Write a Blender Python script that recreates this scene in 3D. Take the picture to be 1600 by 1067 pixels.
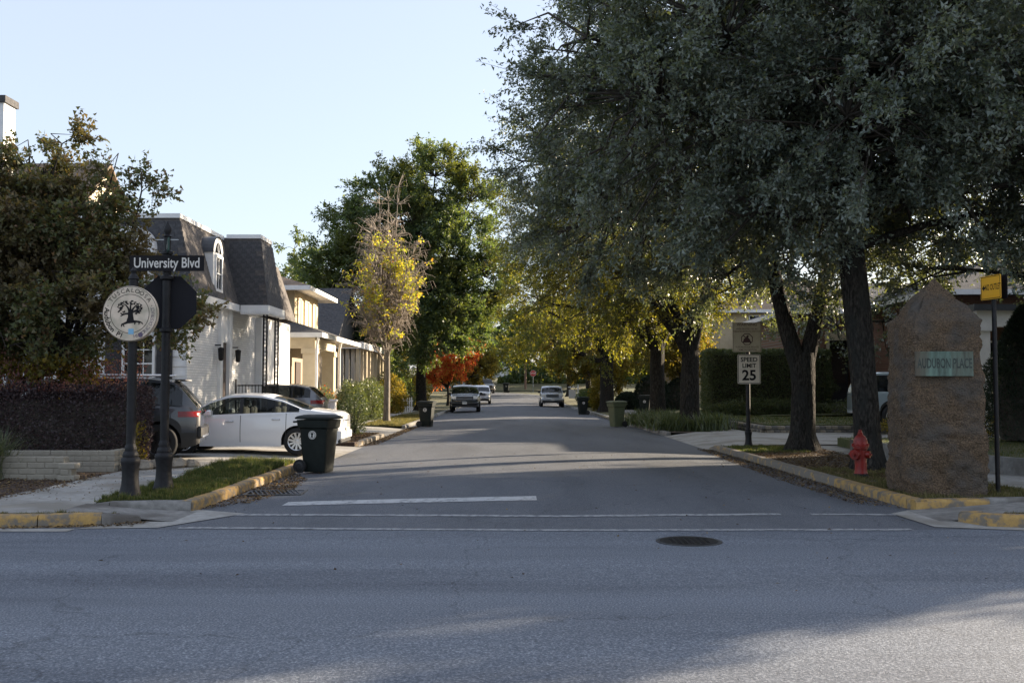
import bpy, bmesh, math, random
import numpy as np
from mathutils import Vector, Matrix, Quaternion

for _o in list(bpy.data.objects):
    bpy.data.objects.remove(_o)
SC = bpy.context.scene
COL = SC.collection
PI = math.pi
R = math.radians

# ---------------------------------------------------------------- camera
cam_d = bpy.data.cameras.new('camera')
cam = bpy.data.objects.new('camera', cam_d)
COL.objects.link(cam)
cam_d.sensor_width = 36.0
cam_d.lens = 35.0
cam_d.clip_start = 0.1
cam_d.clip_end = 3000.0
cam.location = (0.0, 0.0, 1.69)
cam.rotation_euler = (R(90 + 2.63), 0, 0)
SC.camera = cam

# ---------------------------------------------------------------- sky and sun
SUN_AZ, SUN_EL = R(62.0), R(15.5)       # azimuth measured from +Y towards +X
W = bpy.data.worlds.new('World')
SC.world = W
W.use_nodes = True
wn, wl = W.node_tree.nodes, W.node_tree.links
wn.clear()
sky = wn.new('ShaderNodeTexSky')
sky.sky_type = 'NISHITA'
sky.sun_disc = False
sky.sun_elevation = SUN_EL
sky.sun_rotation = SUN_AZ
sky.altitude = 60.0
sky.air_density = 1.0
sky.dust_density = 2.0
sky.ozone_density = 2.0
wb = wn.new('ShaderNodeBackground')
wb.inputs['Strength'].default_value = 0.095
wo = wn.new('ShaderNodeOutputWorld')
hz = wn.new('ShaderNodeMix')          # thin even haze over the whole sky
hz.data_type = 'RGBA'
hz.inputs[0].default_value = 0.56
hz.inputs[7].default_value = (2.72, 2.84, 3.22, 1)
wl.new(sky.outputs[0], hz.inputs[6])
wl.new(hz.outputs[2], wb.inputs[0])
wl.new(wb.outputs[0], wo.inputs[0])

sun_d = bpy.data.lights.new('sun', 'SUN')
sun_d.energy = 5.0
sun_d.angle = R(0.55)
sun_d.color = (1.0, 0.83, 0.62)
sun = bpy.data.objects.new('sun', sun_d)
COL.objects.link(sun)
sv = Vector((math.sin(SUN_AZ) * math.cos(SUN_EL), math.cos(SUN_AZ) * math.cos(SUN_EL), math.sin(SUN_EL)))
sun.rotation_euler = sv.to_track_quat('Z', 'Y').to_euler()
sun.location = sv * 60

SC.view_settings.view_transform = 'Standard'
SC.view_settings.look = 'None'
SC.view_settings.exposure = 1.86
SC.view_settings.gamma = 1.0
SC.view_settings.use_curve_mapping = False
SC.render.engine = 'CYCLES'
SC.cycles.use_denoising = True
SC.cycles.max_bounces = 8
SC.cycles.transparent_max_bounces = 12
SC.cycles.sample_clamp_indirect = 6.0

# ---------------------------------------------------------------- materials
MATS = {}
def new_mat(name):
    m = bpy.data.materials.new(name)
    m.use_nodes = True
    n = m.node_tree.nodes
    return m, n, m.node_tree.links, n['Principled BSDF']

def ramp(n, stops):
    r = n.new('ShaderNodeValToRGB')
    e = r.color_ramp.elements
    while len(e) < len(stops):
        e.new(0.5)
    for i, (p, c) in enumerate(stops):
        e[i].position = p
        e[i].color = (c[0], c[1], c[2], 1)
    return r

def noise_mat(name, c1, c2, scale=4.0, rough=0.8, bump=0.0, bscale=None, spec=0.5, metal=0.0, stretch=(1, 1, 1),
              detail=5.0, lo=0.35, hi=0.65, c3=None, s3=0.6, bdist=0.02):
    """two-colour noise surface with a fine bump; c3 is a large-scale stain colour"""
    m, n, l, p = new_mat(name)
    tc = n.new('ShaderNodeTexCoord')
    mp = n.new('ShaderNodeMapping')
    mp.inputs['Scale'].default_value = stretch
    l.new(tc.outputs['Object'], mp.inputs[0])
    t = n.new('ShaderNodeTexNoise')
    t.inputs['Scale'].default_value = scale
    t.inputs['Detail'].default_value = detail
    t.inputs['Roughness'].default_value = 0.65
    l.new(mp.outputs[0], t.inputs[0])
    r = ramp(n, [(lo, c1), (hi, c2)])
    l.new(t.outputs[0], r.inputs[0])
    out = r.outputs[0]
    if c3:
        t3 = n.new('ShaderNodeTexNoise')
        t3.inputs['Scale'].default_value = s3
        t3.inputs['Detail'].default_value = 4
        l.new(mp.outputs[0], t3.inputs[0])
        r3 = ramp(n, [(0.45, (0, 0, 0)), (0.68, (1, 1, 1))])
        l.new(t3.outputs[0], r3.inputs[0])
        mx = n.new('ShaderNodeMix')
        mx.data_type = 'RGBA'
        l.new(r3.outputs[0], mx.inputs[0])
        l.new(out, mx.inputs[6])
        mx.inputs[7].default_value = (*c3, 1)
        out = mx.outputs[2]
    l.new(out, p.inputs['Base Color'])
    p.inputs['Roughness'].default_value = rough
    p.inputs['Specular IOR Level'].default_value = spec
    p.inputs['Metallic'].default_value = metal
    if bump:
        tb = n.new('ShaderNodeTexNoise')
        tb.inputs['Scale'].default_value = bscale or scale * 4
        tb.inputs['Detail'].default_value = 4
        l.new(mp.outputs[0], tb.inputs[0])
        b = n.new('ShaderNodeBump')
        b.inputs['Strength'].default_value = bump
        b.inputs['Distance'].default_value = bdist
        l.new(tb.outputs[0], b.inputs['Height'])
        l.new(b.outputs[0], p.inputs['Normal'])
    MATS[name] = m
    return m

def plain(name, c, rough=0.5, metal=0.0, spec=0.5, coat=0.0, emit=None):
    m, n, l, p = new_mat(name)
    p.inputs['Base Color'].default_value = (*c, 1)
    p.inputs['Roughness'].default_value = rough
    p.inputs['Metallic'].default_value = metal
    p.inputs['Specular IOR Level'].default_value = spec
    p.inputs['Coat Weight'].default_value = coat
    p.inputs['Coat Roughness'].default_value = 0.05
    MATS[name] = m
    return m

def leaf_mat(name, stops, trans=0.4, tcol=None, rough=0.45, spec=0.5, clump=None):
    """leaf colours vary from leaf to leaf (stops) and drift over the crown (clump colour)"""
    m, n, l, p = new_mat(name)
    g = n.new('ShaderNodeNewGeometry')
    r = ramp(n, stops)
    l.new(g.outputs['Random Per Island'], r.inputs[0])
    out = r.outputs[0]
    if clump:
        tc = n.new('ShaderNodeTexCoord')
        t = n.new('ShaderNodeTexNoise')
        t.inputs['Scale'].default_value = clump[1]
        t.inputs['Detail'].default_value = 3
        l.new(tc.outputs['Object'], t.inputs[0])
        rr = ramp(n, [(0.45, (0, 0, 0)), (0.62, (1, 1, 1))])
        l.new(t.outputs[0], rr.inputs[0])
        mx = n.new('ShaderNodeMix')
        mx.data_type = 'RGBA'
        l.new(rr.outputs[0], mx.inputs[0])
        l.new(out, mx.inputs[6])
        mx.inputs[7].default_value = (*clump[0], 1)
        out = mx.outputs[2]
    l.new(out, p.inputs['Base Color'])
    p.inputs['Roughness'].default_value = rough
    p.inputs['Specular IOR Level'].default_value = spec
    tr = n.new('ShaderNodeBsdfTranslucent')
    ml = n.new('ShaderNodeMix')
    ml.data_type = 'RGBA'
    ml.blend_type = 'MULTIPLY'
    ml.inputs[0].default_value = 1.0
    l.new(out, ml.inputs[6])
    ml.inputs[7].default_value = (*(tcol or (2.6, 2.4, 0.9)), 1)
    l.new(ml.outputs[2], tr.inputs['Color'])
    ms = n.new('ShaderNodeMixShader')
    ms.inputs[0].default_value = trans
    l.new(p.outputs[0], ms.inputs[1])
    l.new(tr.outputs[0], ms.inputs[2])
    l.new(ms.outputs[0], n['Material Output'].inputs['Surface'])
    MATS[name] = m
    return m

def asphalt_mat(name, c1, c2, light, tone, streak=(0.6, 0.25, 1)):
    m, n, l, p = new_mat(name)
    tc = n.new('ShaderNodeTexCoord')
    fine = n.new('ShaderNodeTexNoise')
    fine.inputs['Scale'].default_value = 62.0
    fine.inputs['Detail'].default_value = 3.0
    fine.inputs['Roughness'].default_value = 0.7
    l.new(tc.outputs['Object'], fine.inputs[0])
    r = ramp(n, [(0.30, c1), (0.52, c2), (0.72, light)])
    l.new(fine.outputs[0], r.inputs[0])
    mp = n.new('ShaderNodeMapping')
    mp.inputs['Scale'].default_value = streak
    l.new(tc.outputs['Object'], mp.inputs[0])
    big = n.new('ShaderNodeTexNoise')
    big.inputs['Scale'].default_value = 1.1
    big.inputs['Detail'].default_value = 6.0
    big.inputs['Roughness'].default_value = 0.6
    l.new(mp.outputs[0], big.inputs[0])
    rb = ramp(n, [(0.32, tone[0]), (0.5, (1, 1, 1)), (0.70, tone[1])])
    l.new(big.outputs[0], rb.inputs[0])
    mx = n.new('ShaderNodeMix')
    mx.data_type = 'RGBA'
    mx.blend_type = 'MULTIPLY'
    mx.inputs[0].default_value = 1.0
    l.new(r.outputs[0], mx.inputs[6])
    l.new(rb.outputs[0], mx.inputs[7])
    # thin tar cracks
    wv = n.new('ShaderNodeTexVoronoi')
    wv.feature = 'DISTANCE_TO_EDGE'
    wv.inputs['Scale'].default_value = 0.23
    ns = n.new('ShaderNodeTexNoise')
    ns.inputs['Scale'].default_value = 1.6
    ns.inputs['Detail'].default_value = 6
    l.new(tc.outputs['Object'], ns.inputs[0])
    ad = n.new('ShaderNodeMix')
    ad.data_type = 'RGBA'
    ad.blend_type = 'ADD'
    ad.inputs[0].default_value = 0.9
    l.new(tc.outputs['Object'], ad.inputs[6])
    l.new(ns.outputs['Color'], ad.inputs[7])
    l.new(ad.outputs[2], wv.inputs['Vector'])
    cr = ramp(n, [(0.0, (0.55, 0.55, 0.55)), (0.0035, (1, 1, 1))])
    l.new(wv.outputs['Distance'], cr.inputs[0])
    mx2 = n.new('ShaderNodeMix')
    mx2.data_type = 'RGBA'
    mx2.blend_type = 'MULTIPLY'
    mx2.inputs[0].default_value = 0.8
    l.new(mx.outputs[2], mx2.inputs[6])
    l.new(cr.outputs[0], mx2.inputs[7])
    l.new(mx2.outputs[2], p.inputs['Base Color'])
    p.inputs['Roughness'].default_value = 0.78
    p.inputs['Specular IOR Level'].default_value = 0.35
    b = n.new('ShaderNodeBump')
    b.inputs['Strength'].default_value = 0.55
    b.inputs['Distance'].default_value = 0.012
    l.new(fine.outputs[0], b.inputs['Height'])
    l.new(b.outputs[0], p.inputs['Normal'])
    MATS[name] = m
    return m

def worn_paint(name, paint, under, scale=5.0, lo=0.42, hi=0.5, rough=0.75, p2=None):
    """paint with chipped patches that show the material underneath"""
    m, n, l, p = new_mat(name)
    tc = n.new('ShaderNodeTexCoord')
    t = n.new('ShaderNodeTexNoise')
    t.inputs['Scale'].default_value = scale
    t.inputs['Detail'].default_value = 8
    t.inputs['Roughness'].default_value = 0.7
    l.new(tc.outputs['Object'], t.inputs[0])
    r = ramp(n, [(lo, under), (hi, paint), (0.75, p2 or paint)])
    l.new(t.outputs[0], r.inputs[0])
    l.new(r.outputs[0], p.inputs['Base Color'])
    p.inputs['Roughness'].default_value = rough
    b = n.new('ShaderNodeBump')
    b.inputs['Strength'].default_value = 0.3
    b.inputs['Distance'].default_value = 0.01
    l.new(t.outputs[0], b.inputs['Height'])
    l.new(b.outputs[0], p.inputs['Normal'])
    MATS[name] = m
    return m

def brick_mat(name, c1, c2, mortar, scale=1.0, bump=0.5, rough=0.85, bw=0.21, rh=0.075, axes='XZ'):
    m, n, l, p = new_mat(name)
    tc = n.new('ShaderNodeTexCoord')
    sp = n.new('ShaderNodeSeparateXYZ')
    cb = n.new('ShaderNodeCombineXYZ')
    l.new(tc.outputs['Object'], sp.inputs[0])
    l.new(sp.outputs[axes[0]], cb.inputs[0])
    l.new(sp.outputs[axes[1]], cb.inputs[1])
    b = n.new('ShaderNodeTexBrick')
    b.inputs['Scale'].default_value = scale
    b.inputs['Brick Width'].default_value = bw
    b.inputs['Row Height'].default_value = rh
    b.inputs['Mortar Size'].default_value = 0.006
    b.inputs['Mortar Smooth'].default_value = 0.3
    b.inputs['Color1'].default_value = (*c1, 1)
    b.inputs['Color2'].default_value = (*c2, 1)
    b.inputs['Mortar'].default_value = (*mortar, 1)
    l.new(cb.outputs[0], b.inputs[0])
    l.new(b.outputs['Color'], p.inputs['Base Color'])
    p.inputs['Roughness'].default_value = rough
    bp = n.new('ShaderNodeBump')
    bp.invert = True
    bp.inputs['Strength'].default_value = bump
    bp.inputs['Distance'].default_value = 0.015
    l.new(b.outputs['Fac'], bp.inputs['Height'])
    l.new(bp.outputs[0], p.inputs['Normal'])
    MATS[name] = m
    return m

def glass_mat(name, tint, fac):
    m, n, l, p = new_mat(name)
    p.inputs['Base Color'].default_value = (0.01, 0.013, 0.016, 1)
    p.inputs['Roughness'].default_value = 0.03
    p.inputs['Specular IOR Level'].default_value = 0.6
    t = n.new('ShaderNodeBsdfTransparent')
    t.inputs[0].default_value = (*tint, 1)
    ms = n.new('ShaderNodeMixShader')
    ms.inputs[0].default_value = fac
    l.new(p.outputs[0], ms.inputs[1])
    l.new(t.outputs[0], ms.inputs[2])
    l.new(ms.outputs[0], n['Material Output'].inputs['Surface'])
    MATS[name] = m
    return m

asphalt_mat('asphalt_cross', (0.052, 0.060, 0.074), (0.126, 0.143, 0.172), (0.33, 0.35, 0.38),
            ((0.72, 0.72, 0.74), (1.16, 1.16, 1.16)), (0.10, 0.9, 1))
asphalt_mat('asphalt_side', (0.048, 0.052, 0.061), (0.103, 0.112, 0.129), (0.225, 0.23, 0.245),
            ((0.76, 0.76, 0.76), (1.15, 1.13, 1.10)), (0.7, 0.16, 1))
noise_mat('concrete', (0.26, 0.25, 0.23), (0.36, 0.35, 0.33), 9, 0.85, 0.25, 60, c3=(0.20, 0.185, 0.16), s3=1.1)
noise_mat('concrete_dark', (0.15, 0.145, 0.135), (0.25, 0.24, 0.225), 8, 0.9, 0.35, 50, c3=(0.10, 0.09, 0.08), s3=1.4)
worn_paint('curb_yellow', (0.37, 0.225, 0.065), (0.15, 0.128, 0.10), 6.0, 0.43, 0.56, p2=(0.46, 0.31, 0.11))
worn_paint('curb_yellow_worn', (0.40, 0.26, 0.09), (0.17, 0.15, 0.125), 5.5, 0.53, 0.63, p2=(0.52, 0.38, 0.16))
worn_paint('road_paint', (0.34, 0.345, 0.35), (0.12, 0.125, 0.14), 11.0, 0.40, 0.56)
worn_paint('road_paint_thick', (0.44, 0.445, 0.45), (0.13, 0.135, 0.145), 9.0, 0.34, 0.50)
plain('tar', (0.020, 0.021, 0.024), 0.7)
noise_mat('soil', (0.045, 0.032, 0.022), (0.10, 0.072, 0.048), 14, 0.95, 0.6, 40)
noise_mat('mulch', (0.028, 0.018, 0.013), (0.075, 0.046, 0.032), 22, 0.95, 0.8, 40)
noise_mat('lawn_base', (0.050, 0.068, 0.022), (0.090, 0.105, 0.038), 6, 0.95, 0.6, 60, c3=(0.13, 0.115, 0.055), s3=0.5)
noise_mat('dry_lawn', (0.085, 0.090, 0.035), (0.15, 0.135, 0.065), 6, 0.95, 0.6, 60, c3=(0.075, 0.060, 0.036), s3=0.8)
noise_mat('earth', (0.06, 0.07, 0.03), (0.11, 0.10, 0.05), 0.4, 0.95)
noise_mat('bark_dark', (0.016, 0.014, 0.012), (0.075, 0.066, 0.056), 26, 0.97, 1.0, 24, spec=0.2, stretch=(1, 1, 0.30), bdist=0.10, lo=0.42, hi=0.68, c3=(0.030, 0.030, 0.027), s3=5.0)
noise_mat('bark_grey', (0.10, 0.085, 0.068), (0.20, 0.17, 0.14), 8, 0.9, 0.6, 22, stretch=(1, 1, 0.4))
noise_mat('twig_pale', (0.20, 0.165, 0.135), (0.33, 0.28, 0.23), 8, 0.85)
noise_mat('twig_dark', (0.030, 0.025, 0.020), (0.07, 0.058, 0.046), 8, 0.9)
noise_mat('granite', (0.044, 0.030, 0.018), (0.195, 0.130, 0.077), 42, 0.92, 1.0, 38, c3=(0.088, 0.076, 0.064), s3=2.1, detail=8, bdist=0.055)
noise_mat('verdigris', (0.050, 0.070, 0.056), (0.17, 0.26, 0.21), 11, 0.75, 0.4, 20, stretch=(1, 1, 0.12), c3=(0.10, 0.085, 0.06), s3=3.0)
noise_mat('bronze_dark', (0.014, 0.018, 0.015), (0.04, 0.055, 0.047), 12, 0.6)
noise_mat('cast_iron', (0.007, 0.007, 0.008), (0.016, 0.015, 0.017), 12, 0.55, 0.15, 50, spec=0.3)
noise_mat('iron_lid', (0.018, 0.019, 0.022), (0.05, 0.05, 0.052), 25, 0.6, 0.4, 50)
noise_mat('hydrant_red', (0.19, 0.010, 0.007), (0.27, 0.018, 0.011), 8, 0.42, 0.2, 30, spec=0.4, c3=(0.13, 0.012, 0.009), s3=5)
noise_mat('bin_green', (0.005, 0.008, 0.007), (0.010, 0.014, 0.012), 6, 0.6, 0.08, 60, spec=0.25)
noise_mat('bin_olive', (0.075, 0.090, 0.045), (0.105, 0.120, 0.062), 6, 0.55, 0.08, 60)
plain('sign_white', (0.60, 0.57, 0.53), 0.45)
noise_mat('sign_cream', (0.60, 0.475, 0.36), (0.72, 0.60, 0.48), 5, 0.5, c3=(0.46, 0.40, 0.30), s3=7)
plain('sign_black', (0.008, 0.007, 0.009), 0.6, 0, 0.2)
plain('ink_purple', (0.10, 0.07, 0.12), 0.5)
plain('sign_blue', (0.20, 0.42, 0.60), 0.5)
plain('sign_yellow', (0.72, 0.36, 0.012), 0.4)
plain('sign_green', (0.010, 0.045, 0.035), 0.4)
plain('sign_red', (0.42, 0.035, 0.03), 0.45)
noise_mat('sign_buff', (0.42, 0.36, 0.25), (0.50, 0.43, 0.31), 9, 0.5)
noise_mat('sign_pale', (0.62, 0.54, 0.44), (0.70, 0.62, 0.51), 7, 0.45)
plain('ink_brown', (0.055, 0.018, 0.016), 0.5)
plain('sign_back', (0.010, 0.010, 0.014), 0.6, 0.0, 0.2)
plain('steel', (0.35, 0.36, 0.37), 0.4, 0.9)
plain('chrome', (0.72, 0.73, 0.75), 0.12, 1.0)
plain('alloy', (0.55, 0.56, 0.58), 0.28, 0.9)
plain('rubber', (0.014, 0.014, 0.015), 0.85)
plain('black_plastic', (0.016, 0.016, 0.017), 0.55)
plain('rim_black', (0.02, 0.02, 0.022), 0.3, 0.4)
plain('paint_white', (0.74, 0.75, 0.77), 0.3, 0, 0.5, 1.0)
plain('paint_graphite', (0.020, 0.022, 0.030), 0.3, 0.0, 0.5, 1.0)
plain('paint_grey', (0.16, 0.16, 0.17), 0.3, 0.5, 0.5, 1.0)
plain('paint_black', (0.010, 0.013, 0.016), 0.3, 0.0, 0.5, 1.0)
plain('paint_silver', (0.48, 0.50, 0.54), 0.3, 0.6, 0.5, 1.0)
plain('paint_blue_grey', (0.30, 0.37, 0.42), 0.3, 0.3, 0.5, 1.0)
plain('lamp_red', (0.20, 0.008, 0.010), 0.25, 0, 0.4, 0.2)
plain('lamp_clear', (0.62, 0.63, 0.62), 0.12, 0.2, 0.6, 1.0)
plain('plate', (0.60, 0.58, 0.52), 0.5)
plain('seat_cloth', (0.20, 0.185, 0.165), 0.9)
plain('interior', (0.03, 0.03, 0.032), 0.9)
glass_mat('car_glass', (0.55, 0.60, 0.60), 0.62)
glass_mat('car_glass_dark', (0.30, 0.33, 0.34), 0.25)
glass_mat('window_glass', (0.30, 0.33, 0.34), 0.10)
noise_mat('white_paint', (0.62, 0.63, 0.64), (0.72, 0.72, 0.72), 3, 0.6, 0.08, 40)
noise_mat('white_trim', (0.68, 0.68, 0.68), (0.76, 0.76, 0.75), 3, 0.5)
brick_mat('white_brick', (0.62, 0.62, 0.62), (0.70, 0.70, 0.69), (0.46, 0.46, 0.46), 1, 0.8, 0.7, axes='YZ')
brick_mat('red_brick', (0.115, 0.052, 0.030), (0.17, 0.085, 0.052), (0.15, 0.125, 0.10), 1, 0.6)
brick_mat('red_brick_side', (0.21, 0.085, 0.045), (0.30, 0.14, 0.08), (0.26, 0.22, 0.18), 1, 0.6, axes='YZ')
noise_mat('shingle', (0.060, 0.054, 0.052), (0.125, 0.112, 0.104), 7, 0.9, 0.5, 90)
noise_mat('shingle_dark', (0.040, 0.040, 0.044), (0.085, 0.084, 0.088), 7, 0.9, 0.5, 90)
noise_mat('shingle_brown', (0.095, 0.070, 0.052), (0.16, 0.125, 0.095), 6, 0.9, 0.5, 60)
noise_mat('roof_metal', (0.045, 0.050, 0.060), (0.065, 0.070, 0.080), 3, 0.45)
noise_mat('cream_wall', (0.44, 0.36, 0.235), (0.50, 0.415, 0.28), 3, 0.75, 0.1, 40)
noise_mat('cream_trim', (0.55, 0.47, 0.33), (0.62, 0.535, 0.39), 3, 0.6)
noise_mat('tan_wall', (0.26, 0.21, 0.15), (0.31, 0.25, 0.18), 3, 0.8, 0.1, 40)
noise_mat('grey_wall', (0.15, 0.14, 0.135), (0.20, 0.19, 0.18), 3, 0.8)
noise_mat('blue_awning', (0.13, 0.18, 0.26), (0.17, 0.22, 0.30), 3, 0.8)
noise_mat('planter_paint', (0.27, 0.245, 0.20), (0.37, 0.335, 0.275), 6, 0.75, 0.25, 40, c3=(0.24, 0.215, 0.17), s3=2.2)
noise_mat('stone_mix', (0.15, 0.125, 0.095), (0.30, 0.26, 0.205), 5, 0.9, 0.5, 25)
noise_mat('stone_dark', (0.085, 0.080, 0.075), (0.16, 0.15, 0.14), 5, 0.9, 0.5, 25)
noise_mat('door_dark', (0.035, 0.022, 0.018), (0.055, 0.036, 0.030), 6, 0.5)
noise_mat('shutter', (0.024, 0.022, 0.026), (0.036, 0.034, 0.038), 6, 0.6)
noise_mat('curtain', (0.42, 0.39, 0.34), (0.50, 0.47, 0.42), 6, 0.9, stretch=(4, 4, 0.3))
noise_mat('wood_pole', (0.14, 0.085, 0.055), (0.22, 0.14, 0.095), 6, 0.9, 0.3, 30, stretch=(1, 1, 0.1))
noise_mat('pumpkin', (0.55, 0.17, 0.015), (0.68, 0.25, 0.03), 5, 0.6)
# leaves
leaf_mat('leaf_oak', [(0, (0.050, 0.072, 0.062)), (0.5, (0.090, 0.118, 0.098)), (0.92, (0.126, 0.150, 0.116)), (1, (0.16, 0.155, 0.085))],
         0.26, (2.2, 2.0, 0.45), 0.36, 0.8, ((0.150, 0.180, 0.155), 1.2))
leaf_mat('leaf_willow_oak', [(0, (0.046, 0.064, 0.028)), (0.6, (0.090, 0.108, 0.036)), (1, (0.16, 0.150, 0.042))],
         0.55, (2.6, 2.3, 0.5), 0.45, 0.5, ((0.120, 0.118, 0.036), 0.45))
leaf_mat('leaf_green', [(0, (0.044, 0.076, 0.044)), (0.6, (0.080, 0.120, 0.060)), (1, (0.12, 0.145, 0.056))],
         0.38, (2.6, 2.4, 0.8), 0.5, 0.4, ((0.075, 0.090, 0.030), 0.35))
leaf_mat('leaf_maple', [(0, (0.070, 0.092, 0.046)), (0.6, (0.115, 0.130, 0.060)), (0.88, (0.155, 0.118, 0.062)), (1, (0.19, 0.11, 0.075))],
         0.36, (2.2, 2.0, 0.8), 0.5, 0.45, ((0.125, 0.098, 0.054), 0.6))
leaf_mat('leaf_yellow', [(0, (0.24, 0.31, 0.035)), (0.65, (0.42, 0.43, 0.04)), (0.95, (0.48, 0.36, 0.05)), (1, (0.42, 0.16, 0.05))],
         0.5, (1.6, 1.4, 0.9), 0.6, 0.3)
leaf_mat('leaf_yellow_green', [(0, (0.085, 0.085, 0.018)), (0.6, (0.16, 0.145, 0.030)), (1, (0.28, 0.21, 0.045))],
         0.5, (1.9, 1.6, 0.7), 0.6, 0.3)
leaf_mat('leaf_red', [(0, (0.42, 0.060, 0.030)), (0.45, (0.52, 0.130, 0.045)), (0.75, (0.52, 0.24, 0.05)), (1, (0.36, 0.30, 0.05))],
         0.5, (1.6, 1.4, 1.1), 0.6, 0.3)
leaf_mat('leaf_purple', [(0, (0.028, 0.019, 0.024)), (0.7, (0.060, 0.040, 0.045)), (1, (0.11, 0.070, 0.066))], 0.2, (2.0, 1.5, 1.2), 0.45, 0.5)
leaf_mat('leaf_pink', [(0, (0.14, 0.062, 0.060)), (0.6, (0.24, 0.105, 0.095)), (1, (0.26, 0.16, 0.08))], 0.45, (1.7, 1.4, 1.2), 0.5, 0.4)
leaf_mat('leaf_box', [(0, (0.046, 0.068, 0.036)), (0.7, (0.090, 0.118, 0.056)), (1, (0.14, 0.155, 0.07))], 0.25, (2.4, 2.2, 0.8), 0.4, 0.5)
leaf_mat('leaf_cypress', [(0, (0.012, 0.022, 0.016)), (0.7, (0.022, 0.036, 0.025)), (1, (0.04, 0.055, 0.035))], 0.2, (2.0, 2.0, 0.9), 0.55, 0.3)
leaf_mat('leaf_litter', [(0, (0.055, 0.034, 0.020)), (0.5, (0.12, 0.078, 0.044)), (0.85, (0.20, 0.14, 0.075)), (1, (0.27, 0.20, 0.09))], 0.15, (1.3, 1.2, 1.0), 0.8, 0.2)
leaf_mat('grass_blade', [(0, (0.036, 0.056, 0.018)), (0.55, (0.065, 0.088, 0.026)), (0.8, (0.12, 0.118, 0.045)), (1, (0.22, 0.185, 0.095))], 0.4, (1.8, 1.8, 0.8), 0.6, 0.3)
leaf_mat('grass_dry', [(0, (0.065, 0.072, 0.026)), (0.5, (0.115, 0.112, 0.045)), (1, (0.22, 0.18, 0.095))], 0.35, (1.6, 1.5, 0.8), 0.7, 0.2)
leaf_mat('blade_blue', [(0, (0.060, 0.080, 0.050)), (0.7, (0.11, 0.135, 0.080)), (1, (0.20, 0.19, 0.11))], 0.3, (1.7, 1.7, 0.9), 0.6, 0.3)

# ---------------------------------------------------------------- mesh helpers
def root_loc(o):
    while o.parent:
        o = o.parent
    return o.location

def link(o, parent=None):
    COL.objects.link(o)
    if parent:
        o.parent = parent
    return o

def tag(o, label=None, cat=None, group=None, kind=None):
    if label: o['label'] = label
    if cat: o['category'] = cat
    if group: o['group'] = group
    if kind: o['kind'] = kind
    return o

def thing(name, label, cat, loc=(0, 0, 0), rz=0.0, group=None, kind=None):
    o = bpy.data.objects.new(name, None)
    o.empty_display_size = 0.3
    o.location = loc
    o.rotation_euler = (0, 0, rz)
    COL.objects.link(o)
    return tag(o, label, cat, group, kind)

def structure(name, loc=(0, 0, 0)):
    return thing(name, None, None, loc, kind='structure')

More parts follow.
